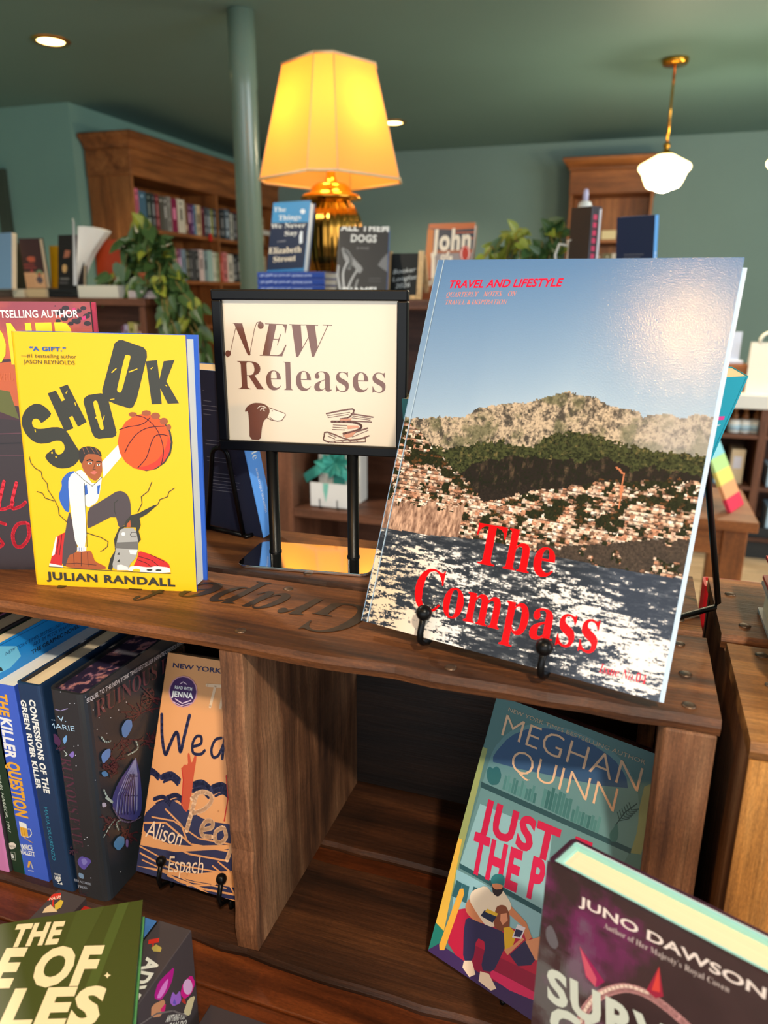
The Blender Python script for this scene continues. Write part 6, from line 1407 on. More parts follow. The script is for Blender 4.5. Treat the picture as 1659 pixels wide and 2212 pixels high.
def wire(name, paths, r, parent, balls=(), br=0.005):
    mb = MB()
    for p in paths: mb.tube(p, r, 10)
    for b in balls: mb.sphere(b, br)
    return obj(name, mb, [M_BLACK], parent, smooth=True, world=True)
def arcpts(a, apex, b, n=9):
    a, apex, b = Vector(a), Vector(apex), Vector(b)
    # inverted U: straight legs, round top
    rad = (b - a).length / 2 * 0.42
    pts = [a]
    u = (apex - (a + b) / 2).normalized(); s = (b - a).normalized()
    ctr = apex - u * rad
    for i in range(n):
        t = PI - PI * i / (n - 1); pts.append(ctr + s * (rad * math.cos(t)) + u * (rad * math.sin(t)))
    return pts + [b]

# ================================================================== the room
CEIL = 2.6
LX, BY, BLK = -3.52, 6.44, 4.25        # left wall, back wall, front of the wall block at left
struct('floor', MB().box(-6.2, 4.3, -3.6, BY + 0.1, -0.05, 0), [M_FLOOR])
struct('ceiling', MB().box(-6.2, 4.3, -3.6, BY + 0.1, CEIL, CEIL + 0.08), [M_CEIL])
struct('wall_back', MB().box(LX - 0.1, 4.3, BY, BY + 0.1, 0, CEIL), [M_WALLB])
struct('wall_left', MB().box(LX - 0.12, LX, BLK, BY, 0, CEIL), [M_WALL])
struct('wall_block', MB().box(-6.2, LX - 0.12, BLK, BLK + 0.12, 0, CEIL), [M_WALL])
struct('wall_side', MB().box(-6.2, -6.1, -3.6, BLK, 0, CEIL), [M_WALL])
struct('wall_right', MB().box(4.2, 4.3, 3.2, BY, 0, CEIL).box(4.2, 4.3, -0.8, 3.2, 2.5, CEIL).box(4.2, 4.3, -0.8, 3.2, 0, 0.5), [M_WALL])
struct('trim_1', MB().box(at(8, 380, BLK)[0] - 0.05, at(8, 380, BLK)[0] + 0.03, BLK - 0.035, BLK, 0, at(8, 366, BLK)[2]), [plain('dark_door_trim', (66, 74, 62), 0.5)])

# steel column
pm = MB()
pm.lathe([(0.056, 0.002), (0.056, CEIL - 0.30), (0.058, CEIL - 0.29), (0.058, CEIL - 0.002)], 32)
o = obj('steel_column', pm, [M_PILLAR], smooth=True)
p = at(543, 560, 3.2)
o.location = (p.x, 3.2, 0)
tag(o, 'round sage green steel column reaching from floor to ceiling left of the lamp', 'column')

# recessed lights
def recessed(x, y, label):
    t = thing('recessed_light', label, 'ceiling light', (x, y, CEIL), 'recessed ceiling lights')
    obj('trim_ring', MB().lathe([(0.062, -0.001), (0.064, -0.008), (0.085, -0.006), (0.09, -0.001), (0.09, -0.0005)], 32), [M_BRASS], t, smooth=True)
    obj('lens', MB().lathe([(0.0001, -0.005), (0.05, -0.005), (0.062, -0.003)], 32), [glow('warm_can_lens', (255, 214, 130), 14)], t, smooth=True)
recessed(-2.77, 3.27, 'round recessed ceiling light glowing warm, at the far left of the ceiling')
recessed(-1.745, 5.39, 'small round recessed ceiling light glowing just right of the lamp shade')

# schoolhouse pendants
def pendant(x, y, label):
    t = thing('pendant_lamp', label, 'pendant lamp', (x, y, CEIL), 'schoolhouse pendant lamps')
    obj('canopy', MB().lathe([(0.0001, -0.028), (0.06, -0.026), (0.066, -0.015), (0.066, -0.0005)], 28), [M_BRASS], t, smooth=True)
    obj('rod', MB().tube([(0, 0, -0.02), (0, 0, -0.40)], 0.0065), [M_BRASS], t, smooth=True)
    obj('holder', MB().lathe([(0.0001, -0.385), (0.016, -0.386), (0.018, -0.40), (0.012, -0.408), (0.014, -0.418), (0.028, -0.43), (0.042, -0.434), (0.044, -0.452), (0.03, -0.456)], 24), [M_BRASS], t, smooth=True)
    obj('glass_globe', MB().lathe([(0.04, -0.440), (0.06, -0.452), (0.10, -0.474), (0.124, -0.487), (0.132, -0.498), (0.131, -0.51), (0.122, -0.522), (0.113, -0.53), (0.104, -0.556), (0.09, -0.586), (0.08, -0.598), (0.062, -0.604), (0.045, -0.608), (0.03, -0.616), (0.012, -0.621), (0.0001, -0.622)], 36), [glow('milk_glass', (255, 226, 150), 5.5)], t, smooth=True)
    lamp('pendant_bulb_light', 'POINT', (x, y, CEIL - 0.66), 30, (1.0, 0.82, 0.55), 0.1)
pendant(0.05, 4.46, 'brass pendant lamp with a glowing milk glass globe in front of the right bookcase')
pendant(0.665, 4.46, 'second glowing pendant lamp, its globe just cut by the right edge of the photo')

# ================================================================== big bookcases
def bookcase(name, label, M, W, D, H, bays, shelves, base, group=None):
    """local x along the front, front face at y = 0, back at y = D"""
    t = thing(name, label, 'bookcase', M, group)
    T = 0.022
    for i in range(bays + 1):
        x = i * (W - T) / bays
        wide = 0.0
        b = MB().box(x, x + T, 0.0, D, 0, H - 0.25)
        obj('side_panel', b, [M_CASEZ], t, bevel=0.002)
    b = MB().box(T * 0.3, W - T * 0.3, D - 0.012, D, 0, H - 0.02)
    obj('back_panel', b, [M_CASEZ], t)
    for z in shelves:
        for i in range(bays):
            x = i * (W - T) / bays
            obj('shelf', MB().box(x + T, x + (W - T) / bays, 0.006, D - 0.012, z - 0.024, z), [M_CASEX], t, bevel=0.002)
    obj('frieze', MB().box(-0.006, W + 0.006, -0.008, D, H - 0.25, H - 0.09), [M_CASEX], t, bevel=0.003)
    prof = [(0.0, H - 0.09), (-0.012, H - 0.085), (-0.016, H - 0.07), (-0.03, H - 0.05), (-0.045, H - 0.035), (-0.055, H - 0.028), (-0.06, H - 0.018), (-0.06, H)]
    m = MB()
    for i in range(len(prof) - 1):
        (a, z0), (c, z1) = prof[i], prof[i + 1]
        m.face([(a, a, z0), (W - a, a, z0), (W - c, c, z1), (c, c, z1)])
        m.face([(a, D, z0), (a, a, z0), (c, c, z1), (c, D, z1)])
        m.face([(W - a, a, z0), (W - a, D, z0), (W - c, D, z1), (W - c, c, z1)])
    m.box(-0.06, W + 0.06, -0.06, D, H - 0.004, H)
    obj('crown_moulding', m, [M_CASEX], t)
    if base:
        for i in range(bays):
            x = i * (W - T) / bays
            d = obj('cupboard_door', MB().box(x + T + 0.005, x + (W - T) / bays - 0.005, -0.018, 0.006, 0.12, base - 0.05), [M_CASEZ], t, bevel=0.004)
            obj('knob', MB().sphere((x + W / bays * 0.5, -0.03, base * 0.6), 0.013), [M_BRASS], d, smooth=True)
        obj('plinth', MB().box(0.01, W - 0.01, 0.02, D, 0, 0.1), [M_CASEX], t)
    return t
# left wall: front faces +x. local x -> +Y, local y -> -X
LFX = -3.17
M = Matrix(((0, -1, 0, LFX), (1, 0, 0, 4.345), (0, 0, 1, 0), (0, 0, 0, 1)))
bookcase('bookcase', 'tall oak bookcase with crown moulding along the left wall, shelves full of books', M, 2.09, 0.335, 2.43, 2, [1.87, 1.545, 1.22, 0.80], 0.80, 'oak bookcases')
M = Matrix(((1, 0, 0, -0.585), (0, 1, 0, 6.115), (0, 0, 1, 0), (0, 0, 0, 1)))
bookcase('bookcase', 'narrow oak bookcase with crown moulding standing against the back wall at right', M, 0.60, 0.31, 2.43, 1, [1.86, 1.56, 1.22, 0.80], 0.80, 'oak bookcases')

def row_book(name, label, lo, hi, col, group, cat='book', page=(226, 214, 190), tilt=None):
    """a book of a packed row: box shell with page top, one mesh"""
    (x0, y0, z0), (x1, y1, z1) = lo, hi
    m = MB()
    bt = 0.0022
    lx, ly = x1 - x0, y1 - y0
    t = thing(name, label, cat, Matrix.Translation((x0, y0, z0)) @ (tilt or Matrix.Identity(4)), group)
    return t, lx, ly, z1 - z0
ORD = ['first', 'second', 'third', 'fourth', 'fifth', 'sixth', 'seventh', 'eighth', 'ninth', 'tenth', 'eleventh', 'twelfth', 'thirteenth', 'fourteenth', 'fifteenth', 'sixteenth', 'seventeenth', 'eighteenth', 'nineteenth', 'twentieth', 'twenty-first', 'twenty-second']
RB = {'n': 0}
def packed_row(items, M, z, depth, shelf_label, group, rnd, fit=None):
    """items: (colour word, rgb, thickness, height); spines face local -y along local x"""
    x = 0
    if fit:
        k = fit / sum(i[2] for i in items); items = [(a, b, c * k, d) for a, b, c, d in items]
    for i, (word, c, th, h) in enumerate(items):
        if word is None: x += th; continue
        t = thing('book', '%s book, %s from left %s' % (word, ORD[i], shelf_label), 'book', M @ Matrix.Translation((x, 0, z)), group)
        sp = MB()
        d = depth * rnd.uniform(0.8, 0.95)
        sp.box(0.0004, th - 0.0004, 0, 0.002, 0.0005, h, 0, c).box(0.0004, 0.0026, 0.002, d, 0.0005, h, 0, c).box(th - 0.0026, th - 0.0004, 0.002, d, 0.0005, h, 0, c)
        lum = sum(c) / 3
        ink = tuple(min(255, v + 120) for v in c) if lum < 130 else tuple(v * 0.35 for v in c)
        for (a, b) in ((0.12, 0.30), (0.38, 0.72), (0.84, 0.90)):
            if rnd.random() < 0.75:
                e = th * rnd.uniform(0.28, 0.42)
                sp.face([(e, -0.0004, h * a), (th - e, -0.0004, h * a), (th - e, -0.0004, h * b), (e, -0.0004, h * b)], 0, ink)
        obj('cover', sp, [M_MATTE], t)
        obj('page_block', MB().box(0.0027, th - 0.0027, 0.003, d - 0.003, 0.003, h - 0.004), [M_PAGE], t)
        x += th
# top shelf, left bay (widths read along the shelf)
MROW = Matrix(((0, -1, 0, LFX - 0.006), (1, 0, 0, 4.372), (0, 0, 1, 0), (0, 0, 0, 1)))
rnd = random.Random(3)
PK = lambda *a: a
top = [('pink', (222, 110, 140), .040, .235), ('slate blue', (74, 108, 132), .085, .225), ('dark green', (44, 56, 52), .060, .225), ('charcoal', (50, 52, 56), .045, .225), ('black red and white', (120, 42, 46), .045, .225), ('black and cream', (88, 84, 76), .05, .22), ('grey patterned', (104, 100, 96), .05, .22), ('white patterned', (150, 146, 140), .05, .225), ('magenta', (138, 32, 72), .075, .22), ('white', (214, 206, 188), .10, .225), ('tan', (130, 92, 64), .035, .205), ('plum', (98, 46, 82), .052, .205), ('violet', (84, 58, 110), .035, .205), ('light blue', (110, 148, 170), .035, .205), ('cream', (216, 190, 150), .062, .21), ('maroon', (104, 36, 46), .05, .2), ('dark grey', (66, 70, 78), .05, .205), ('grey and white', (96, 106, 116), .045, .2), ('lime and red', (128, 130, 56), .03, .2), ('charcoal lettered', (58, 62, 70), .06, .205)]
packed_row(top, MROW, 1.8705, 0.24, 'on left bookcase top shelf', 'books on the top left shelf', rnd, 1.005)
low = [('cream', (196, 186, 160), .05, .2), ('blue', (60, 80, 120), .05, .2), ('black', (40, 40, 44), .06, .2), ('white', (206, 200, 190), .06, .2), ('grey', (90, 92, 100), .06, .2), ('teal', (60, 110, 112), .06, .2), ('brown', (100, 66, 44), .06, .2), ('beige', (190, 176, 140), .055, .215), ('wine', (112, 48, 70), .035, .215), ('mauve', (120, 84, 120), .035, .215), ('pale blue', (120, 140, 160), .06, .215), ('black yellow', (60, 58, 40), .045, .215), ('black striped', (44, 44, 48), .045, .215), ('charcoal striped', (66, 66, 70), .05, .215), ('black lettered', (38, 38, 42), .05, .215), ('pinkish white', (206, 186, 186), .07, .225), ('grey blue', (120, 140, 146), .06, .215), ('pale teal', (150, 178, 176), .075, .225), ('white spotted', (196, 196, 184), .05, .215), ('pale green', (150, 160, 130), .05, .215)]
packed_row(low, MROW, 1.5455, 0.24, 'on left bookcase second shelf', 'books on the second left shelf', rnd, 1.005)
MROW2 = Matrix(((0, -1, 0, LFX - 0.022), (1, 0, 0, 5.405), (0, 0, 1, 0), (0, 0, 0, 1)))
words = [('dark grey', (60, 62, 66)), ('black', (36, 36, 40)), ('blue grey', (84, 98, 112)), ('white', (190, 188, 180)), ('charcoal', (52, 54, 58)), ('red', (150, 40, 40)), ('brown', (96, 66, 48)), ('cream', (200, 186, 156)), ('navy', (40, 50, 84)), ('green', (58, 84, 62)), ('grey', (120, 120, 118)), ('tan', (150, 118, 84))]
packed_row([(w, c, .045 + .01 * (i % 3), .2 + .012 * ((i * 7) % 3)) for i, (w, c) in enumerate(words)], MROW2, 1.8705, 0.24, 'on left bookcase right bay top shelf', 'books in the right bay, top shelf', rnd, 0.8)
packed_row([(w, c, .045 + .01 * (i % 3), .2 + .012 * ((i * 5) % 3)) for i, (w, c) in enumerate([('red', (168, 40, 40)), ('pink', (200, 120, 120)), ('white', (206, 200, 190))] + words[:8])], MROW2, 1.5455, 0.24, 'on left bookcase right bay second shelf', 'books in the right bay, second shelf', rnd, 0.8)
# cards hung on the shelf edges
def card(name, label, p0, p1, X, c, mat=None):
    a, b = at_x(*p0, X), at_x(*p1, X)
    m = MB().box(X - 0.004, X + 0.0, min(a.y, b.y), max(a.y, b.y), min(a.z, b.z), max(a.z, b.z), 0, c)
    return tag(obj(name, m, [M_MATTE]), label, 'shelf card')
card('shelf_card', 'white price card on the shelf edge under the pink spined book', (289, 483), (316, 505), LFX + 0.006, (228, 222, 200))
card('shelf_tag', 'small red tag hanging from the shelf edge of the left bookcase', (452, 505), (459, 521), LFX + 0.006, (196, 30, 30))
card('shelf_tag', 'white tag on the shelf edge hanging beside the green column', (568, 497), (583, 509), LFX + 0.006, (220, 216, 208))
# books on the right bookcase
MR = Matrix(((1, 0, 0, -0.55), (0, 1, 0, 6.13), (0, 0, 1, 0), (0, 0, 0, 1)))
packed_row([('cream', (206, 190, 150), .05, .2), ('grey', (110, 104, 100), .05, .2), ('coral', (190, 84, 70), .04, .22), ('brown', (110, 84, 62), .05, .2), ('olive', (104, 100, 74), .05, .2), ('white', (200, 194, 184), .05, .2), ('blue', (70, 90, 130), .05, .2), ('black', (44, 44, 46), .05, .2)], MR, 1.5605, 0.22, 'on the back wall bookcase', 'books on the back wall bookcase', rnd, 0.5)
tag(obj('shelf_card', MB().box(at(1300, 500, 6.10).x, at(1331, 500, 6.10).x, 6.098, 6.108, at(1315, 517, 6.10).z, at(1315, 498, 6.10).z, 0, (222, 206, 160)), [M_MATTE]), 'cream price card on the shelf of the right bookcase', 'shelf card')

# ================================================================== mid-height shelf units
def low_unit(label, M, W, D, H, shelves, stile, group, dividers=()):
    t = thing('display_shelf', label, 'shelf unit', M, group)
    obj('top_board', MB().box(-0.01, W + 0.01, -0.012, D, H - 0.028, H), [M_DCASE], t, bevel=0.003)
    for x0, x1 in [(0, stile), (W - stile, W)] + [(d, d + 0.03) for d in dividers]:
        obj('side_panel', MB().box(x0, x1, 0, D - 0.012, 0, H - 0.028), [M_DCASEZ], t, bevel=0.002)
    obj('back_panel', MB().box(0.005, W - 0.005, D - 0.012, D - 0.002, 0.0, H - 0.028), [M_DCASE], t)
    for z in shelves:
        obj('shelf', MB().box(stile, W - stile, 0.004, D - 0.012, z - 0.03, z), [M_DCASE], t, bevel=0.002)
    obj('plinth', MB().box(stile, W - stile, 0.01, 0.03, 0, 0.09), [M_DCASE], t)
    return t
AY, ATOP = 2.62, 1.432
AXR = at(312, 650, AY).x
UNITS = 'brown display shelf units'
low_unit('brown wooden display shelf at left, its end panel beside the trailing plant', Matrix.Translation((-3.05, AY, 0)), AXR + 3.05, 0.30, ATOP, [1.10, 0.72, 0.40], 0.03, UNITS, (0.55,))
BYF, BTOP = 2.15, 1.437
BX0 = -1.16
low_unit('brown wooden display shelf behind the sign, carrying the table lamp', Matrix.Translation((BX0, BYF, 0)), 1.20, 0.42, BTOP, [1.12, 0.765, 0.42], 0.12, UNITS, ())
# books inside the left unit
MA = Matrix(((1, 0, 0, at(206, 690, AY + 0.05).x), (0, 1, 0, AY + 0.05), (0, 0, 1, 0), (0, 0, 0, 1)))
packed_row([('dark', (40, 44, 52), .05, .17), ('black', (30, 28, 30), .05, .16), ('olive', (84, 80, 50), .025, .19), ('grey', (70, 66, 66), .02, .2), ('plum', (100, 60, 80), .018, .22), ('lilac', (170, 160, 190), .024, .225), ('yellow green', (160, 156, 84), .034, .235), ('cream', (190, 176, 140), .018, .23), ('brown', (104, 70, 54), .025, .22), ('dark red', (110, 36, 30), .03, .2)], MA, 1.1005, 0.2, 'inside the left display shelf', 'books inside the left display shelf', random.Random(8), AXR - 0.03 - MA[0][3] - 0.004)

def std_book(name, label, box, Y, t, cols, kind='hard', yaw=0, lean=0, zb=None, cat='book', group=None, arts=(), pages=None, mat=None, w=None, h=None, **k):
    """a book seen face on: box = left, top, right, bottom in the photo, standing at depth Y"""
    a, b = at(box[0], box[3], Y), at(box[2], box[1], Y)
    z0 = a.z if zb is None else zb
    w = w or (b.x - a.x) / math.cos(R(yaw)); h = h or (b.z - z0) / math.cos(R(lean))
    root = thing(name, label, cat, poseM((a.x, Y, z0), yaw, lean), group)
    return book_parts(root, w, h, t, cols, kind, pages, mat, arts, **k)
def flat_book(label, x0, x1, y0, y1, z0, z1, col, yaw=0, kind='hard', group=None, pages=None, spine_art=None, name='book', mat=None):
    """a book lying flat, spine towards us"""
    w, h, t = y1 - y0, x1 - x0, z1 - z0
    # local x (spine to fore edge) -> +Y ; local z (foot to head) -> +X ; local y -> z  (front cover down)
    M = frameM((x0, y0, z1), (0, 1, 0), (0, 0, -1), (1, 0, 0))
    if yaw: M = Matrix.Translation((x0, y0, 0)) @ Matrix.Rotation(R(yaw), 4, 'Z') @ Matrix.Translation((-x0, -y0, 0)) @ M
    root = thing(name, label, 'book', M, group)
    book_parts(root, w, h, t, (col, col, col), kind, pages, mat, ())
    return root

# --- things on the left unit
AZ = ATOP + 0.0006
C3 = lambda c: (c, c, c)
flat_book('thin grey and tan book lying at the far left end of the left shelf', at(-20, 645, 2.66).x, at(26, 645, 2.66).x, 2.66, 2.82, AZ, AZ + 0.030, (92, 74, 60))
flat_book('pale paperback lying flat under the beach cover book', at(30, 645, 2.66).x, at(52, 645, 2.66).x, 2.66, 2.82, AZ, AZ + 0.034, (216, 206, 176), kind='paper')
flat_book('cream paperback lying flat under the wine coloured book', at(60, 645, 2.66).x, at(101, 645, 2.66).x, 2.66, 2.82, AZ, AZ + 0.036, (214, 186, 140), kind='paper')
zs = AZ
for i, lab in enumerate(('lower black book of the black pair lying on the left shelf', 'upper black book of the black pair lying on the left shelf')):
    flat_book(lab, at(106, 645, 2.66).x, at(170, 645, 2.66).x, 2.66, 2.84, zs, zs + 0.0185, (26, 25, 26), group='black books lying on the left shelf'); zs += 0.019
flat_book('wide white book lying flat under the fanned open paperback', at(172, 645, 2.66).x, at(258, 645, 2.66).x, 2.655, 2.83, AZ, AZ + 0.050, (226, 222, 204), kind='paper', pages=M_PAGEW)
flat_book('lilac and peach book lying flat under the trailing plant', at(279, 640, 2.66).x, at(341, 640, 2.66).x, 2.655, 2.80, AZ, AZ + 0.030, (200, 186, 186))
flat_book('small dark book with pale lettering lying on the lilac book', at(284, 620, 2.66).x, at(330, 620, 2.66).x, 2.67, 2.79, AZ + 0.0305, AZ + 0.052, (60, 48, 50))
ART_A = [('P', (90, 130, 170), (0, 60, 90, 60, 90, 150, 0, 150)), ('P', (232, 214, 160), (72, 78, 76, 90, 86, 94, 96, 90, 100, 78, 96, 66, 86, 62, 76, 66)), ('P', (176, 60, 110), (98, 62, 130, 62, 130, 90, 98, 84)), ('P', (130, 130, 180), (0, 36, 130, 36, 130, 62, 0, 60)), ('P', (200, 80, 80), (0, 30, 130, 30, 116, 40, 108, 52, 98, 40, 0, 36)), ('P', (206, 196, 176), (0, 10, 130, 20, 130, 32, 0, 30)), ('P', (74, 62, 58), (0, 0, 130, 0, 130, 10, 0, 34)), ('T', 'SUMMER', 'bb', (235, 235, 225), 30, 130, 0, 74, 11), ('T', 'PARTY', 'bb', (235, 235, 225), 30, 114, 0, 56, 10)]
ART_A = [q if q[1] not in ('SUMMER', 'PARTY') else ('P', (235, 235, 225), ((60, 121, 114, 121, 114, 130, 60, 130) if q[1] == 'SUMMER' else (60, 107, 96, 107, 96, 116, 60, 116))) for q in ART_A]
std_book('book', 'book with a blue beach scene cover standing at the far left of the shelf', (-40, 503, 32, 627), 2.68, 0.022, ((120, 160, 196), (90, 120, 150), (226, 214, 180)), 'paper', -14, 8, AZ + 0.035, arts=[('front', ART_A)])
std_book('book', 'dark green book standing behind the beach cover book', (34, 524, 62, 628), 2.74, 0.03, C3((24, 40, 38)), 'hard', -6, 4, AZ + 0.035)
W = 0.140
ART_W = [('P', (214, 166, 120), (4, 4, 200, 4, 200, 96, 4, 96)), ('P', (120, 150, 110), (88, 92, 108, 112, 130, 108, 138, 90, 120, 76, 96, 80)), ('P', (180, 100, 70), (98, 84, 112, 100, 126, 92, 120, 70, 104, 68)), ('P', (88, 78, 84), (84, 60, 104, 74, 128, 66, 132, 44, 112, 28, 90, 36)), ('P', (190, 90, 60), (36, 176, 60, 190, 100, 186, 96, 160, 60, 156)), ('P', (150, 60, 52), (10, 138, 90, 138, 90, 146, 10, 146)), ('P', (150, 60, 52), (10, 120, 100, 120, 100, 128, 10, 128)), ('P', (200, 50, 60), (52, 98, 70, 98, 66, 112, 58, 112))] + [('P', (180, 130, 90), (12, 16 + 10 * i, 74, 16 + 10 * i, 74, 18 + 10 * i, 12, 18 + 10 * i)) for i in range(7)]
std_book('book', 'dark wine coloured book with a tan lower half and round picture', (57, 514, 117, 624), 2.69, 0.028, ((64, 38, 34), (48, 30, 28), (50, 34, 30)), 'hard', 4, -4, AZ + 0.0365, arts=[('front', [(q[0], q[1], tuple(v * 0.70 for v in q[2])) for q in ART_W])], w=0.105)
mb = MB().prism([(at(108, 600, 2.78).x, AZ + 0.036), (at(130, 600, 2.78).x, AZ + 0.036), (at(143, 530, 2.78).x, at(140, 531, 2.78).z), (at(106, 530, 2.78).x, at(106, 531, 2.78).z)], 2.78, 2.80, 'y', 0, (196, 146, 12))
tag(obj('book', mb, [M_GLOSS]), 'shiny gold yellow book standing behind the black one', 'book')
ART_B = [('P', (214, 170, 110), (24, 84, 27, 96, 37, 102, 47, 96, 50, 84, 47, 70, 37, 64, 27, 70)), ('P', (176, 110, 84), (30, 126, 60, 130, 66, 156, 40, 160)), ('P', (120, 116, 110), (14, 36, 60, 36, 60, 44, 14, 44)), ('P', (96, 92, 90), (10, 20, 56, 20, 56, 26, 10, 26))]
std_book('book', 'black book with an oval portrait leaning left of the fanned paperback', (124, 505, 168, 622), 2.70, 0.02, C3((34, 30, 28)), 'hard', 0, 10, AZ + 0.038, arts=[('front', ART_B)])
# fanned open paperback standing on its foot
t = thing('open_paperback', 'white paperback standing open with its pages fanned out', 'book', (at(160, 622, 2.69).x, 2.69, AZ + 0.0505))
zt = at(150, 470, 2.69).z - AZ - 0.0505
px = lambda x, y: at(x, y, 2.69).x - at(160, 622, 2.69).x
pz = lambda y: at(160, y, 2.69).z - AZ - 0.0505
m = MB()
fan = []
for i in range(12):
    k = i / 11
    f0 = Vector((px(164 - 2 * k, 620), 0.02 * k, 0.0)); tip = Vector((px(165 + 42 * k ** 0.8, 490 + 4 * k), 0.01 + 0.05 * k, pz(488 + 10 * k * k)))
    fan.append([f0 + (tip - f0) * s + Vector((0.014 * math.sin(PI * s) * -k * 1.6, 0, 0)) for s in (0, .2, .4, .6, .8, 1)])
for i in range(11):
    for s in range(5):
        m.face([fan[i][s], fan[i + 1][s], fan[i + 1][s + 1], fan[i][s + 1]])
back = [[q + Vector((0.006, 0.03, 0)) for q in f] for f in fan]
for i in range(11): m.face([fan[i][5], fan[i + 1][5], back[i + 1][5], back[i][5]])
for s in range(5): m.face([fan[11][s], fan[11][s + 1], back[11][s + 1], back[11][s]])
obj('pages', m, [M_PAGEW], t, smooth=False, solid=0.001)
m = MB().idx([Vector((px(159, 622), 0.0, 0)), Vector((px(168, 622), -0.004, 0)), Vector((px(164, 481), -0.012, pz(481))), Vector((px(149, 470), 0.02, pz(470)))], [(0, 1, 2, 3)], 0, (226, 228, 230))
obj('cover', m, [M_MATTE], t, solid=0.0015)
mb_o = std_book('book', 'orange clothbound book standing beside the trailing plant', (214, 517, 276, 640), 2.80, 0.04, C3((176, 58, 18)), 'hard', 0, 0, AZ)

# --- trailing pothos
def heart_leaf(m, base, dirv, up, L, Wd, mi):
    d = Vector(dirv).normalized(); u = Vector(up); s = d.cross(u).normalized(); u = s.cross(d)
    outline = [(0, 0), (-.08, .3), (.05, .48), (.3, .5), (.6, .36), (.85, .14), (1, 0)]
    mid = [(0, 0), (.3, 0), (.6, 0), (1, 0)]
    P = lambda a, b: Vector(base) + d * (a * L) + s * (b * Wd) + u * (abs(b) * Wd * 0.35 - a * a * L * 0.18)
    for sg in (1, -1):
        m.face([P(0, 0)] + [P(a, b * sg) for a, b in outline[1:]], mi)
def trailing_plant(label, base, spread, nvine, seed, name='potted_plant', pot=True, light=0.12, zmin=-0.42, size=(0.05, 0.075)):
    r = random.Random(seed)
    t = thing(name, label, 'plant', base)
    if pot:
        obj('pot', MB().lathe([(0.0001, 0.0), (0.045, 0.0), (0.06, 0.085), (0.064, 0.086), (0.064, 0.1), (0.054, 0.1), (0.05, 0.09), (0.0001, 0.088)], 24), [M_TERRA], t, smooth=True)
    st, lf = MB(), MB()
    for v in range(nvine):
        ax, ay, up, fall = spread(v, r)
        p = Vector((r.uniform(-.03, .03), r.uniform(-.03, .03), 0.09 if pot else 0.0)); path = [p.copy()]
        n = 9
        for i in range(1, n + 1):
            k = i / n
            q = Vector((p.x + ax * k + r.uniform(-.012, .012), p.y + ay * k, max(p.z + up * math.sin(PI * min(k * 1.3, 1)) - fall * k ** 2.2, zmin)))
            path.append(q)
            if r.random() < 0.9:
                dv = (q - path[-2]).normalized() + Vector((r.uniform(-.9, .9), r.uniform(-.9, .4), r.uniform(-.8, .5)))
                L = r.uniform(*size)
                heart_leaf(lf, q, dv, Vector((r.uniform(-.3, .3), -0.8, 0.7)), L, L * 0.8, 1 if r.random() < light else 0)
        st.tube(path, 0.0022, 5)
    obj('stems', st, [M_STEM], t, smooth=True)
    obj('foliage', lf, [M_LEAF, M_LEAFL], t)
    return t
def spread_a(v, r):
    if v < 12: return (r.uniform(-.20, -.02), r.uniform(-.08, .02), r.uniform(.02, .16), r.uniform(0, .08))
    if v < 24: return (r.uniform(-.06, .16), r.uniform(-.10, .03), r.uniform(.08, .20), r.uniform(0, .1))
    return (r.uniform(.10, .27), r.uniform(-.14, .04), r.uniform(.02, .10), r.uniform(.12, .42))
pp = at(335, 640, 2.72)
trailing_plant('green trailing pothos in a terracotta pot spilling over the end of the left shelf', (pp.x - 0.02, 2.74, AZ), spread_a, 44, 11, size=(0.055, 0.085), light=0.16)

# --- things on the middle unit
BZ = BTOP + 0.0006
def spine_flat(label, x0, x1, y0, y1, z0, z1, col, art=None, group=None):
    r_ = flat_book(label, x0, x1, y0, y1, z0, z1, col, group=group)
    return r_
z = BZ
sx0, sx1 = at(558, 608, 2.19).x, at(703, 608, 2.19).x
for i, lab in enumerate(('bottom blue book of the stack under the black and blue novel', 'blue book second from the bottom of the stack beside the lamp', 'blue book second from the top of the stack beside the lamp', 'top blue book of the stack, right under the black and blue novel')):
    w, h, tt = 0.128, sx1 - sx0, 0.0198
    # head to the right, spine to us, front cover up
    M = frameM((sx1, 2.185, z), (0, 1, 0), (0, 0, 1), (-1, 0, 0))
    M = frameM((sx0, 2.185, z + tt), (0, 1, 0), (0, 0, -1), (1, 0, 0))
    root = thing('book', lab, 'book', M, 'stack of blue books beside the lamp')
    art = []
    for it in ART['stackblue.spine']:
        # spine lettering runs along the spine, read from the left
        if it[0] == 'T': art.append(('T', it[1], it[2], it[3], tt * 1000 - it[5], it[4], 90 + 0 * it[6], it[7], it[8]))
        else: art.append(it)
    book_parts(root, w, h, tt, C3((22, 62, 150)), 'hard', M_PAGEW, None, [('spine', [a for a in art if a[0] == 'T'])])
    z += tt + 0.0003
ZST = z
def posed(name, label, loc, yaw, lean, roll, w, h, t, cols, key, kind='hard', pages=None, mat=None, cat='book', group=None):
    root = thing(name, label, cat, poseM(loc, yaw, lean, roll), group)
    return book_parts(root, w, h, t, cols, kind, pages, mat, [('front', ART[key])])
posed('book', 'black and blue novel standing on the blue stack left of the lamp', (-1.135, 2.21, ZST + 0.001), -8.7, 12.7, 0, .14, .213, .03, ((64, 144, 200), (20, 40, 70), (30, 60, 100)), 'strout.front', pages=M_PAGEW)
posed('book', 'grey photographic novel with a pale hand standing in front of the lamp', (-0.874, 2.14, BZ), 13.4, 24, 0, .155, .232, .024, ((62, 60, 60), (70, 66, 66), (70, 120, 190)), 'djamel.front', pages=M_PAGEW)
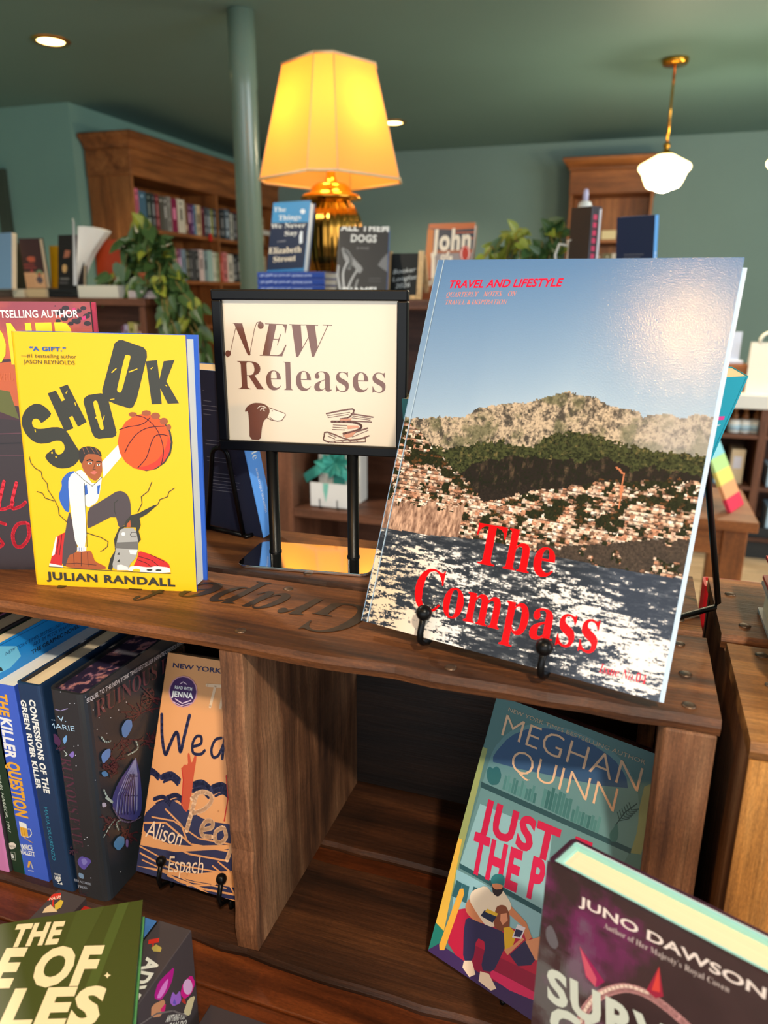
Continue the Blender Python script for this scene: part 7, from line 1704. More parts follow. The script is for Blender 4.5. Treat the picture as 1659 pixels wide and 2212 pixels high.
posed('book', 'hardcover with a red and white seal and huge pale lettering right of the chalkboard', (-0.662, 2.345, BZ), -2.2, 14, 0, .152, .236, .03, ((170, 96, 60), (150, 90, 60), (150, 90, 60)), 'john.front', pages=M_PAGEW)

# --- table lamp
LY_ = 2.435
LX_ = at(715, 400, LY_).x
t = thing('table_lamp', 'brass table lamp with a glowing eight sided amber shade', 'table lamp', (LX_, LY_, BZ))
def L2(z): return z - BZ
zc = lambda y: at(715, y, LY_).z - BZ
k = 1.02
prof = [(0.0001, 0.0), (0.085, 0.0), (0.088, 0.012), (0.07, 0.022), (0.055, 0.032), (0.05, 0.06)]
obj('foot', MB().lathe(prof, 40), [M_BRONZE], t, smooth=True)
zn = zc(440)
body = [(0.048, 0.05), (0.07, 0.075), (0.09, 0.12), (0.098, 0.17), (0.097, zn * 0.80), (0.090, zn * 0.88), (0.078, zn * 0.95), (0.066, zn)]
fine = []
for i in range(len(body) - 1):
    for q in range(3):
        a = q / 3; fine.append((body[i][0] * (1 - a) + body[i + 1][0] * a, body[i][1] * (1 - a) + body[i + 1][1] * a))
fine.append(body[-1])
obj('ribbed_body', MB().lathe(fine, 112, rib=lambda a, z: 0.05 * abs(math.sin(a * 14))), [M_BRONZE], t, smooth=True)
obj('collar', MB().lathe([(0.066, zn), (0.066, zn + 0.006), (0.098, zn + 0.010), (0.102, zn + 0.016), (0.09, zn + 0.026), (0.068, zn + 0.034), (0.066, zn + 0.046), (0.05, zn + 0.060), (0.022, zn + 0.066), (0.014, zn + 0.085), (0.014, zn + 0.12)], 40), [M_BRASS], t, smooth=True)
zb_, zt_ = zc(391), zc(143)
rb_, rt_ = 0.231, 0.148
def octa(r, z, rot=R(-74), half=R(11.5)):      # a square shade with its corners cut
    return [Vector((r * math.cos(rot + PI / 2 * (i // 2) + (half if i % 2 else -half)), r * math.sin(rot + PI / 2 * (i // 2) + (half if i % 2 else -half)), z)) for i in range(8)]
m, nt, b = newmat('amber_shade_cloth')
tr = N(nt, 'ShaderNodeBsdfTranslucent'); tr.inputs[0].default_value = (*lin((255, 178, 70)), 1)
df = N(nt, 'ShaderNodeBsdfDiffuse'); df.inputs[0].default_value = (*lin((250, 205, 130)), 1)
mxs = N(nt, 'ShaderNodeMixShader'); mxs.inputs[0].default_value = 0.6
em = N(nt, 'ShaderNodeEmission'); em.inputs[0].default_value = (*lin((255, 176, 70)), 1); em.inputs[1].default_value = 0.22
ads = N(nt, 'ShaderNodeAddShader')
nt.links.new(df.outputs[0], mxs.inputs[1]); nt.links.new(tr.outputs[0], mxs.inputs[2]); nt.links.new(mxs.outputs[0], ads.inputs[0]); nt.links.new(em.outputs[0], ads.inputs[1])
nt.links.new(ads.outputs[0], nt.nodes['Material Output'].inputs[0])
M_SHADE = m
sm = MB()
lo, hi = octa(rb_, zb_), octa(rt_, zt_)
for i in range(8): sm.face([lo[i], lo[(i + 1) % 8], hi[(i + 1) % 8], hi[i]])
sh = obj('shade', sm, [M_SHADE], t)
M_TRIMC = plain('cream_shade_trim', (236, 200, 150), 0.7)
tm = MB()
for ring, dz in ((octa(rb_ + 0.001, zb_), 1), (octa(rt_ + 0.001, zt_), -1)):
    for i in range(8):
        a, c = ring[i], ring[(i + 1) % 8]
        tm.tube([a, c], 0.0045, 8)
for i in range(8): tm.tube([lo[i] * 1.0, hi[i] * 1.0], 0.0016, 6)
obj('shade_trim', tm, [M_TRIMC], sh, smooth=True)
fr = MB().tube([(0, 0, zn + 0.11), (0, 0, zt_ - 0.02)], 0.004)
for i in range(0, 8, 2): fr.tube([(0, 0, zt_ - 0.02), tuple(hi[i])], 0.002)
obj('harp', fr, [M_BRASS], t, smooth=True)
for sx in (-0.06, 0.07):
    bz = (zb_ * 0.42 + zt_ * 0.58)
    obj('bulb', MB().sphere((sx, -0.01, bz), 0.026), [glow('warm_bulb', (255, 200, 110), 12)], t, smooth=True)
    lamp('table_lamp_light', 'POINT', (LX_ + sx, LY_ - 0.01, BZ + bz), 2.9, (1.0, 0.60, 0.22), 0.04)

# --- chalkboard A-frame
a0, a1 = at(843, 620, 2.27), at(907, 545, 2.27)
t = thing('chalkboard_sign', 'small black chalkboard with white chalk lettering beside the lamp', 'chalkboard', (a0.x, 2.26, BZ))
w_, h_ = a1.x - a0.x, a1.z - BZ
Mb = Matrix.Rotation(-R(9), 4, 'X')
def chalk(): 
    A = []
    s = w_ * 1000 / 74
    for txt, y, x0, L in (('Booker', 60, 7, 58), ('Longlist', 42, 6, 62), ('2026', 26, 14, 38)):
        A.append(('T', txt, 'ri', (206, 210, 208), x0 * s, y * s, 6, L * s, 10 * s))
    return A
m = MB().box(0, w_ - 0.006, 0, 0.006, 0.012, h_, 0, (18, 20, 20), Mb)
add_art(m, chalk(), Mb @ Vector((0, 0, 0)), Mb.to_3x3() @ Vector((1, 0, 0)), Mb.to_3x3() @ Vector((0, 0, 1)), Mb.to_3x3() @ Vector((0, -1, 0)), w_, h_)
obj('board', m, [M_MATTE], t)
m = MB()
for x0, x1 in ((w_ - 0.006, w_ + 0.008), (-0.010, 0.0)): m.box(x0, x1, -0.003, 0.010, 0.0, h_ + 0.006, 0, (255, 255, 255), Mb)
m.box(0, w_ - 0.006, -0.003, 0.010, 0.0, 0.012, 0, (255, 255, 255), Mb)
obj('frame', m, [M_PINE], t)
Mk = Matrix.Translation((0, 0.10, 0)) @ Matrix.Rotation(R(32), 4, 'X')
for x0, x1 in ((w_ - 0.006, w_ + 0.008), (-0.010, 0.0)):
    obj('rear_leg', MB().box(x0, x1, -0.006, 0.006, 0, h_ * 1.02, 0, (255, 255, 255), Matrix.Translation((0, 0.105, 0)) @ Matrix.Rotation(R(24), 4, 'X')), [M_PINE], t)

# --- small plants, mug, books right of it
def spread_b(v, r):
    return (r.uniform(-.10, .12), r.uniform(-.05, .05), r.uniform(.03, .14), r.uniform(.02, .12))
pb_ = at(1085, 560, 2.42)
trailing_plant('yellow green plant right of the pale lettered hardcover', (pb_.x, 2.42, BZ), spread_b, 9, 5, light=0.75, zmin=-0.02, size=(0.03, 0.055))
pb_ = at(1190, 560, 2.40)
trailing_plant('dark green leafy plant left of the black and pink book', (pb_.x, 2.40, BZ), spread_b, 8, 9, light=0.2, zmin=-0.02, size=(0.04, 0.06))
pb_ = at(1216, 560, 2.34)
t = thing('white_jug', 'clear white jug with a looped handle beside the black and pink book', 'jug', (pb_.x + 0.03, 2.36, BZ))
obj('body', MB().lathe([(0.0001, 0), (0.032, 0), (0.036, 0.03), (0.034, 0.07), (0.022, 0.11), (0.02, 0.15), (0.026, 0.17), (0.023, 0.17), (0.017, 0.15), (0.0001, 0.14)], 24), [M_WHITE], t, smooth=True)
obj('handle', MB().tube([(-0.02, 0, 0.155), (-0.045, 0, 0.16), (-0.055, 0, 0.13), (-0.05, 0, 0.09), (-0.03, 0, 0.06)], 0.004), [M_WHITE], t, smooth=True)
pb_ = at(1256, 560, 2.44)
t = thing('white_bottle', 'tall white bottle with a narrow neck behind the black and pink book', 'bottle', (pb_.x - 0.004, 2.47, BZ))
zz = lambda y: at(1256, y, 2.47).z - BZ
obj('body', MB().lathe([(0.0001, 0), (0.021, 0), (0.021, zz(446)), (0.018, zz(438)), (0.009, zz(434)), (0.0001, zz(434))], 24), [M_WHITE], t, smooth=True)
obj('neck', MB().lathe([(0.0085, zz(435)), (0.008, zz(416)), (0.006, zz(409)), (0.0001, zz(408))], 16), [plain('lilac_cap', (196, 190, 220), 0.4)], t, smooth=True)
# black book with pink lettered spine: spine to the right, back cover to us
zb_k, ztk = BZ, at(1290, 447, 2.33).z
xk = at(1270, 553, 2.33).x
M = frameM((xk + 0.012, 2.36, zb_k), Vector((-0.77, 0.64, 0)).normalized(), Vector((-0.64, -0.77, 0)).normalized(), (0, 0, 1))
M = frameM((xk + 0.030, 2.335, zb_k), Vector((-0.82, 0.57, 0)).normalized(), Vector((-0.57, -0.82, 0)).normalized(), (0, 0, 1))
t = thing('book', 'thick black book with a pink lettered spine standing behind the magazine', 'book', M)
hk = ztk - zb_k
book_parts(t, 0.075, hk, 0.045, ((58, 50, 48), (52, 42, 50), (62, 50, 44)), 'hard', M_PAGEW, None, [('spine', [('P', (206, 60, 96), (8, 10 + 21 * i, 24, 10 + 21 * i, 24, 24 + 21 * i, 8, 24 + 21 * i)) for i in range(11)] + [('P', (214, 210, 216), (33, 6, 42, 6, 42, 250, 33, 250))])])
# blue book seen from behind on a wire easel
a0, a1 = at(1331, 556, 2.30), at(1414, 462, 2.30)
X_, N_ = (Matrix.Rotation(R(10), 3, 'Z') @ Vector((1, 0, 0))), None
wq = 0.112; hq = a1.z - BZ - 0.01
M = poseM((a0.x + 0.004, 2.36, BZ + 0.008), -24, -8)
Mr = M @ frameM((wq, 0.022, 0), (-1, 0, 0), (0, -1, 0), (0, 0, 1))
t = thing('book', 'navy book with a light blue spine seen from behind on a wire easel', 'book', Mr)
gq = (150, 150, 150)
book_parts(t, wq, hq, 0.022, ((60, 120, 190), (96, 160, 226), (34, 48, 82)), 'paper', M_PAGE, None, [('back', [('P', (110, 112, 120), (24, 118 - 8 * i, 82 - (i % 3) * 8, 118 - 8 * i, 82 - (i % 3) * 8, 121 - 8 * i, 24, 121 - 8 * i)) for i in range(4)]), ('spine', [('P', (200, 214, 236), (8, 20 + 12 * i, 15, 20 + 12 * i, 15, 28 + 12 * i, 8, 28 + 12 * i)) for i in range(9)])])
te = thing('wire_easel', 'black wire easel with two hoops behind the navy and light blue book', 'book easel', (a0.x + 0.05, 2.28, BZ))
P0 = M @ Vector((0.03, -0.01, 0))
for k_ in (0.022, 0.070):
    q = [M @ Vector((k_, -0.055, 0.002 - 0.006)), M @ Vector((k_, -0.003, 0.055)), M @ Vector((k_ + 0.012, -0.002, 0.064)), M @ Vector((k_ + 0.024, -0.003, 0.055)), M @ Vector((k_ + 0.024, -0.055, 0.002 - 0.006))]
    wire('hoop', [q], 0.0022, te)
# gift boxes with ribbon in the cubby under the sign
GY = 2.185
gx0, gx1 = at(662, 1000, GY).x, at(760, 1000, GY).x
SZ = 0.7655
gt, gm = at(660, 905, 2.275).z, at(667, 1041, GY).z
t = thing('gift_box', 'tall cream gift box tied with teal ribbon in the cubby under the sign', 'gift box', ((gx0 + gx1) / 2, 2.275, SZ))
hw = (gx1 - gx0) / 2
obj('box', MB().box(-hw + 0.004, hw * 0.95, 0, 0.07, 0, gt - SZ), [M_BAG], t, bevel=0.002)
rb = MB().box(-0.022, 0.022, -0.002, 0.0, 0.001, gt - SZ)
obj('ribbon', rb, [M_TEALR], t)
bw = MB(); rr = random.Random(2)
for i in range(9):
    a = PI * 2 * i / 9 + 0.3; ln = 0.055 + 0.02 * rr.random(); c0 = Vector((-0.006, -0.02, gm - SZ + 0.055))
    d = Vector((math.cos(a), -0.25, math.sin(a) * 0.8)); s = Vector((-math.sin(a), 0, math.cos(a))) * 0.018
    bw.idx([c0, c0 + d * ln * .5 + s + Vector((0, -0.022, 0)), c0 + d * ln, c0 + d * ln * .5 - s + Vector((0, -0.012, 0))], [(0, 1, 2), (0, 2, 3)])
for sx_, ex in ((-1, -0.115), (1, 0.07)):
    c0 = Vector((-0.006, -0.02, gm - SZ + 0.055)); bw.idx([c0, c0 + Vector((ex * 0.5, -0.02, -0.005)), c0 + Vector((ex, -0.01, -0.045)), c0 + Vector((ex * 0.9, -0.01, -0.075)), c0 + Vector((ex * .45, -0.02, -0.04))], [(0, 1, 4), (1, 2, 3, 4)])
obj('bow', bw, [M_TEALR], t, solid=0.001)
t = thing('gift_card', 'white card with a teal ribbon tail leaning on the cream gift box', 'card', ((gx0 + gx1) / 2, GY, SZ))
m = MB().box(-hw + 0.012, hw * 0.98, 0, 0.004, 0.004, gm - SZ, 0, (236, 238, 240))
add_art(m, [('P', (128, 206, 194), (46, 0 + (gm - SZ) * 1000, 66, (gm - SZ) * 1000, 65, 70, 55, 18, 46, 60))], (-hw + 0.012, 0, 0), (1, 0, 0), (0, 0, 1), (0, -1, 0), 2 * hw - 0.012, gm - SZ)
obj('card', m, [M_MATTE], t)
te = thing('wire_easel', 'little black wire easel holding the white gift card', 'book easel', ((gx0 + gx1) / 2, GY, SZ))
for k_ in (-0.028, 0.034):
    c0 = Vector(((gx0 + gx1) / 2 + k_, GY, SZ))
    wire('hook', [[c0 + Vector((0, 0.05, 0.003)), c0 + Vector((0, -0.016, 0.003)), c0 + Vector((0, -0.018, 0.035))]], 0.002, te)

# ================================================================== counter and table at right
CY = 4.46
cz = 0.94
t = thing('shop_counter', 'brown shop counter with a white top and open shelves at the right edge', 'counter', (0.2, CY, 0))
M_CNT = M_DCASEZ
x0, x1 = 0.1, 2.6
xp = at(1646, 950, CY).x
obj('worktop', MB().box(x0 - 0.02, x1, CY - 0.03, CY + 0.5, cz - 0.075, cz), [M_WHITE], t, bevel=0.004, world=True)
xq = [x0, xp - 0.02, xp + 0.75, x1 - 0.04]
for x in xq: obj('upright', MB().box(x, x + 0.042, CY, CY + 0.48, 0.18, cz - 0.075), [M_DCASEZ], t, bevel=0.002, world=True)
obj('back_panel', MB().box(x0, x1, CY + 0.48, CY + 0.49, 0.1, cz - 0.075), [M_DCASE], t, world=True)
for y_ in (939, 1051, 1160):
    zz_ = at(1600, y_, CY).z
    obj('shelf', MB().box(x0 + 0.02, x1 - 0.02, CY + 0.004, CY + 0.48, zz_ - 0.022, zz_), [M_DCASE], t, bevel=0.002, world=True)
obj('kick_board', MB().box(x0, x1, CY + 0.03, CY + 0.05, 0.0, 0.185), [plain('black_kick', (28, 32, 34), 0.6)], t, world=True)
zsh = at(1600, 939, CY).z; zs2 = at(1600, 1051, CY).z; zs3 = at(1600, 1160, CY).z
def bottle(px_, label):
    p = at(px_, 935, CY + 0.08)
    t = thing('pump_bottle', label, 'bottle', (p.x, CY + 0.08, zsh + 0.0005), 'pump bottles on the counter shelf')
    hh = (at(px_, 900, CY + 0.08).z - zsh) * 0.85
    obj('bottle', MB().lathe([(0.0001, 0), (0.032, 0), (0.034, 0.01), (0.034, hh * 0.9), (0.02, hh), (0.0001, hh)], 20), [M_WHITE], t, smooth=True)
    obj('label', MB().lathe([(0.0345, 0.015), (0.0345, hh * 0.62)], 20), [plain('pale_blue_label', (176, 206, 222), 0.5)], t, smooth=True)
    obj('pump', MB().lathe([(0.02, hh), (0.018, hh + 0.03), (0.009, hh + 0.034), (0.008, hh + 0.045), (0.016, hh + 0.05), (0.014, hh + 0.06), (0.0001, hh + 0.061)], 16), [M_AMBER], t, smooth=True)
bottle(1583, 'left pump bottle on the counter shelf, half hidden by the teal book')
bottle(1606, 'middle pump bottle with a pale blue label on the counter shelf')
bottle(1630, 'right pump bottle with an amber top on the counter shelf')
def cbox(name, label, px0, px1, py0, py1, Y, dp, mat, cat='box', zb=None, group=None):
    a, b = at(px0, py1, Y), at(px1, py0, Y); z0 = a.z if zb is None else zb
    t = thing(name, label, cat, (a.x, Y, z0), group)
    obj('box_body', MB().box(0, b.x - a.x, 0, dp, 0, b.z - z0), [mat], t, bevel=0.003)
    obj('front_label', MB().box((b.x - a.x) * 0.2, (b.x - a.x) * 0.8, -0.002, 0, (b.z - z0) * 0.45, (b.z - z0) * 0.8), [plain('pale_label', (206, 204, 214), 0.6)], t)
    return t
cbox('carton', 'cream carton on the lower counter shelf with a pale label', 1572, 1612, 972, 1040, CY + 0.06, 0.15, plain('cream_carton', (206, 184, 150), 0.6), zb=zs2 + 0.0005)
cbox('carton', 'pale blue cartons standing left of the cream carton', 1540, 1568, 990, 1040, CY + 0.04, 0.12, plain('pale_blue_carton', (150, 190, 214), 0.6), zb=zs2 + 0.0005)
cbox('storage_bin', 'pale blue paper bin on the shelf right of the counter upright', 1655, 1740, 1014, 1045, CY + 0.04, 0.2, plain('pale_blue_bin', (176, 206, 226), 0.6), zb=zs2 + 0.0005)
cbox('storage_bin', 'pale blue paper bin on the lowest counter shelf', 1650, 1740, 1104, 1155, CY + 0.04, 0.2, plain('pale_blue_bin_low', (170, 204, 226), 0.6), zb=zs3 + 0.0005)
# white paper bag on the counter
a, b = at(1611, 835, CY + 0.06), at(1700, 742, CY + 0.06)
t = thing('paper_bag', 'white paper carrier bag with looped handles on the counter at right', 'bag', (a.x, CY + 0.06, cz + 0.0005))
bw_, bh_ = b.x - a.x, b.z - cz
obj('bag', MB().idx([(0, 0, 0), (bw_, 0, 0), (bw_, .1, 0), (0, .1, 0), (0.004, .03, bh_), (bw_ - .004, .03, bh_), (bw_ - .004, .07, bh_), (0.004, .07, bh_)], [(0, 1, 5, 4), (1, 2, 6, 5), (2, 3, 7, 6), (3, 0, 4, 7), (0, 3, 2, 1)]), [M_BAG], t)
for yy in (.031, .069):
    obj('handle', MB().tube([(bw_ * .35 + math.cos(PI - PI * i / 10) * .045 + .03, yy, bh_ - 0.003 + math.sin(PI * i / 10) * .055) for i in range(11)], 0.006, 8), [M_BAG], t, smooth=True)
a = at(1574, 835, CY + 0.1); b = at(1612, 788, CY + 0.1)
riser = MB().box(a.x - 0.16, b.x + 0.01, CY + 0.1, CY + 0.22, cz + 0.0005, b.z)
tag(obj('wooden_riser', riser, [M_CASEX], bevel=0.003), 'small brown wooden riser on the white counter beside the bag', 'riser')
t = thing('card_stand', 'white card stand with a flared foot on the wooden riser', 'sign stand', (at(1580, 788, CY + 0.14).x, CY + 0.15, b.z + 0.0005))
hcs = at(1590, 717, CY + 0.14).z - b.z
obj('foot', MB().box(-0.06, 0.055, -0.03, 0.03, 0, 0.02), [plain('frosted_white', (206, 214, 236), 0.3)], t, bevel=0.004)
obj('panel', MB().box(-0.05, 0.035, -0.004, 0.004, 0.02, hcs), [plain('frosted_panel', (200, 210, 236), 0.3)], t)
# table
TX, TY, TZ = at_z(1641, 1131, 0.75).x, at_z(1641, 1131, 0.75).y, 0.75
t = thing('wooden_table', 'brown wooden table with square legs standing before the counter at right', 'table', (TX, TY, 0))
TW, TD = 0.37, 0.46
obj('table_top', MB().box(-TW, 0, 0, TD, TZ - 0.035, TZ), [M_CASEX], t, bevel=0.003)
obj('apron', MB().box(-TW + 0.06, -0.05, 0.04, 0.06, TZ - 0.13, TZ - 0.035), [M_CASEX], t)
for lx in (-0.10, -TW + 0.02):
    for ly in (0.025, TD - 0.095): obj('leg', MB().box(lx, lx + 0.075, ly, ly + 0.07, 0, TZ - 0.035), [M_CASEZ], t, bevel=0.003)
a = at_z(1572, 1108, TZ)
t = thing('book', 'rainbow edged book leaning on the brown table at right', 'book', poseM((a.x + 0.01, a.y + 0.0, TZ + 0.001), 68, 27))
m = MB()
hx = 0.24
cols = [(236, 60, 90), (240, 170, 120), (244, 226, 120), (190, 226, 150), (150, 214, 226)]
for i, c in enumerate(cols): m.box(0, 0.15, 0, 0.012, hx * i / 5, hx * (i + 1) / 5, 0, c)
obj('cover', m, [M_PRINT], t)
obj('page_block', MB().box(0.15, 0.152, 0.001, 0.011, 0.002, hx - 0.002), [M_PAGEW], t)
a = at_z(1535, 1100, TZ); b = at(1556, 1012, a.y)
t = thing('boxed_game', 'blue box standing on the brown table behind the magazine easel', 'box', (TX - 0.33, a.y + 0.16, TZ + 0.0005))
obj('box_body', MB().box(0, 0.19, 0, 0.06, 0, b.z - TZ), [plain('blue_box', (40, 96, 170), 0.4)], t, bevel=0.003)
obj('lid_band', MB().box(-0.001, 0.191, -0.001, 0.061, (b.z - TZ) * 0.7, b.z - TZ + 0.001), [plain('teal_lid', (60, 140, 180), 0.4)], t)

# ================================================================== display table and crates
t = thing('display_table', 'reddish brown wooden table carrying the crates and book displays', 'table', (-0.25, 0.4, 0))
for i in range(5):
    y0 = 0.02 + i * 0.19
    obj('top_plank', MB().box(-1.25, 1.05, y0, y0 + 0.1885, TABLE - 0.03, TABLE), [M_TABLE], t, bevel=0.0015, world=True)
obj('apron', MB().box(-1.2, 1.0, 0.06, 0.92, TABLE - 0.13, TABLE - 0.031), [M_TABLE], t, world=True)
for lx in (-1.2, 0.92):
    for ly in (0.06, 0.84): obj('leg', MB().box(lx, lx + 0.08, ly, ly + 0.08, 0, TABLE - 0.13), [M_TABLE], t, world=True)

def ragged(x0, x1, y0, y1, z0, z1, seed, ends=True, n=26):
    """a plank along x with a slightly uneven front edge"""
    r = random.Random(seed); m = MB(); P = []
    for i in range(n + 1):
        x = x0 + (x1 - x0) * i / n
        a = y0 + r.uniform(-0.0022, 0.0012); b = y1 + r.uniform(-0.001, 0.001); dz = r.uniform(-0.0006, 0.0006)
        P.append([(x, a + 0.0015, z0 + dz), (x, a, (z0 + z1) / 2), (x, a + 0.0022, z1 + dz * 0.4), (x, b, z1), (x, b, z0)])
    pts = [q for s in P for q in s]; f = []
    for i in range(n):
        for j in range(5):
            f.append((i * 5 + j, i * 5 + (j + 1) % 5, (i + 1) * 5 + (j + 1) % 5, (i + 1) * 5 + j))
    f.append((4, 3, 2, 1, 0)); f.append(tuple(n * 5 + j for j in range(5)))
    m.idx(pts, f); return m
def nails(root, pts, parent=None):
    for x, y, z in pts:
        obj('nail', MB().lathe([(0.0044, -0.001), (0.0044, 0.0005), (0.003, 0.0011), (0.0001, 0.0013)], 10, (x, y, z)), [M_NAIL], root, smooth=True, world=True)
CX0, CX1, CF, CB = -0.602, 0.070, 0.433, 0.684
c1 = thing('wooden_crate', 'weathered brown wooden crate on its side, holding books and the yellow hardcover', 'crate', (CX0, CF, TABLE), 'weathered fruit crates')
fp = ragged(CX0, CX1, CF, 0.551, TOP - 0.0105, TOP, 4)
# faded stencil lettering, upside down on the front plank
for txt, x, wd, cap, yb in (('G', -0.183, 0.043, 0.056, 0.522), ('r', -0.228, 0.026, 0.054, 0.524), ('a', -0.256, 0.030, 0.054, 0.525), ('p', -0.285, 0.034, 0.054, 0.526), ('e', -0.321, 0.028, 0.054, 0.527), ('f', -0.353, 0.026, 0.054, 0.526), ('r', -0.381, 0.025, 0.054, 0.526), ('u', -0.409, 0.030, 0.054, 0.526), ('i', -0.442, 0.016, 0.054, 0.526), ('t', -0.461, 0.020, 0.054, 0.526)):
    vs, fs = text_mesh(txt, 'sbi'); s = cap / cap_height('sbi')
    for f in fs: fp.face([(x - vs[k][0] * wd, yb - vs[k][1] * s * 0.98, TOP + 0.0006) for k in f], 1)
obj('top_plank', fp, [M_CRX, M_STENCIL], c1, world=True)
obj('top_plank', ragged(CX0, CX1 - 0.002, 0.5595, CB, TOP - 0.0105, TOP, 9), [M_CRX], c1, world=True)
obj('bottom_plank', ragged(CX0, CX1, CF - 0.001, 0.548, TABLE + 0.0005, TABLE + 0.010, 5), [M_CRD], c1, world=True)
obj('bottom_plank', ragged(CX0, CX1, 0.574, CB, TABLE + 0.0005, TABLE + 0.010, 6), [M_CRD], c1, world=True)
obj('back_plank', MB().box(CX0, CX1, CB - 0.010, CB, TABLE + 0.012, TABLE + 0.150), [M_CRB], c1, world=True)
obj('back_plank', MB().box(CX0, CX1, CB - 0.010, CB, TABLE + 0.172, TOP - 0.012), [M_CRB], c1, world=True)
DV0, DV1 = -0.2745, -0.2555
dv = MB()
r_ = random.Random(12); n_ = 14; P_ = []
for i in range(n_ + 1):
    z_ = TABLE + 0.0105 + (TOP - TABLE - 0.0215) * i / n_
    f_ = CF + r_.uniform(-0.0015, 0.0015) + 0.001; P_.append([(DV0 + r_.uniform(-.0008, .0008), f_, z_), (DV1 + r_.uniform(-.0008, .0008), f_ + 0.001, z_), (DV1, CB - 0.011, z_), (DV0, CB - 0.011, z_)])
f_ = []
for i in range(n_):
    for j in range(4): f_.append((i * 4 + j, i * 4 + (j + 1) % 4, (i + 1) * 4 + (j + 1) % 4, (i + 1) * 4 + j))
f_ += [(3, 2, 1, 0), tuple(n_ * 4 + j for j in range(4))]
dv.idx([q for s in P_ for q in s], f_)
obj('divider', dv, [M_CRZ], c1, world=True)
for s, xa in ((1, CX1), (-1, CX0)):
    lo_, hi_ = (xa - 0.020, xa - 0.001) if s > 0 else (xa + 0.001, xa + 0.020)
    obj('end_panel', MB().box(lo_, hi_, CF + 0.007, CB - 0.0185, TABLE + 0.0105, TOP - 0.011), [M_CRZ], c1, world=True)
    for yf, sg in ((CF, 1), (CB - 0.011, -1)):
        xi = xa - s * 0.0205
        xo = xa - s * 0.001
        poly = [(xo, yf + sg * 0.0012), (xi - s * 0.010, yf + sg * 0.0012), (xi - s * 0.0145, yf + sg * 0.009), (xi, yf + sg * 0.034), (xi, yf + sg * 0.0065), (xo, yf + sg * 0.0065)]
        obj('corner_post', MB().prism(poly, TABLE + 0.0105, TOP - 0.011), [M_CRZ], c1, bevel=0.002, world=True)
nails(c1, [(0.052, 0.446, TOP), (0.052, 0.488, TOP), (0.050, 0.535, TOP), (0.052, 0.58, TOP), (0.05, 0.66, TOP), (-0.264, 0.449, TOP), (-0.266, 0.536, TOP), (-0.265, 0.575, TOP), (-0.59, 0.45, TOP), (-0.1, 0.445, TOP)])

# second crate
c2 = thing('wooden_crate', 'golden brown wooden crate at the right edge beside the first crate', 'crate', (0.083, 0.416, TABLE), 'weathered fruit crates')
Q0, Q1, QF, QB = 0.0835, 0.72, 0.416, 0.688
obj('top_plank', ragged(Q0, Q1, QF, 0.548, TOP - 0.011, TOP, 21), [M_CR2], c2, world=True)
obj('top_plank', ragged(Q0 - 0.002, Q1, 0.561, QB, TOP - 0.0105, TOP, 22), [M_CRX], c2, world=True)
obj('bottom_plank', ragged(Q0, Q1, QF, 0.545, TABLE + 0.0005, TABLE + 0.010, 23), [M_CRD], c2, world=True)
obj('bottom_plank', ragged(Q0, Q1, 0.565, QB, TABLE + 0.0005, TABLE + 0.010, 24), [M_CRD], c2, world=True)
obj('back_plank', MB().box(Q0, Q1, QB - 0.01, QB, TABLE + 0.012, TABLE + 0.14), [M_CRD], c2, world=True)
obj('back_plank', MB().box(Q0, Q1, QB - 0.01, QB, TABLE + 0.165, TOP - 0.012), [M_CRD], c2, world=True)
for xa, s in ((Q0, -1), (Q1, 1)):
    lo_, hi_ = (xa + 0.001, xa + 0.019) if s < 0 else (xa - 0.019, xa - 0.001)
    obj('end_panel', MB().box(lo_, hi_, QF + 0.003, QB - 0.011, TABLE + 0.0105, TOP - 0.0115), [M_CRZ], c2, world=True)
    xi = xa - s * 0.0195
    poly = [(xi, QF + 0.003), (xi - s * 0.014, QF + 0.003), (xi - s * 0.019, QF + 0.012), (xi, QF + 0.04)]
    obj('corner_post', MB().prism(poly, TABLE + 0.0105, TOP - 0.0115), [M_CR2Z], c2, bevel=0.002, world=True)
obj('front_batten', MB().box(Q0 + 0.0005, Q0 + 0.034, QF - 0.0005, QF + 0.0025, TABLE + 0.0105, TOP - 0.0115), [M_CR2Z], c2, world=True)
nails(c2, [(0.108, 0.436, TOP), (0.105, 0.49, TOP), (0.105, 0.535, TOP), (0.10, 0.585, TOP), (0.096, 0.65, TOP)])

# ================================================================== things on the crates
o_, x_, y_, z_, w_, h_, t_ = POSE['shook']
rt = thing('book', 'bright yellow hardcover with black zigzag lettering and a basketball player', 'book', frameM(o_, x_, y_, z_))
book_parts(rt, w_, h_, t_, ((248, 196, 2), (36, 88, 200), (40, 96, 205), (46, 88, 200)), 'hard', M_PAGEW, M_PRINT, [('front', ART['shook.front'])], edge=None)

def gardner_sky(u, v):
    k = fbm(u / 22, v / 16, 3)
    c = mixc((150, 52, 70), (214, 104, 62), np.clip((v - 120) / 90 + (k - .5), 0, 1))
    c = mixc(c, (120, 44, 84), np.clip((v - 205) / 30 + (k - .5) * 1.5, 0, 1) * 0.7)
    c = mixc(c, (58, 46, 50), np.clip((110 - v) / 20 + (k - .5) * 3, 0, 1))
    dk = fbm(u / 5, v / 9, 9)
    return mixc(c, (34, 26, 30), np.clip((70 - v) / 40, 0, 1) * dk)
book('gardner', 'dark sunset thriller with red brush lettering standing behind the yellow hardcover', ((58, 40, 46), (40, 24, 30), (190, 60, 90)), 'hard', M_PAGEW, M_PRINT, photo=[('front', 100, 150, gardner_sky)])

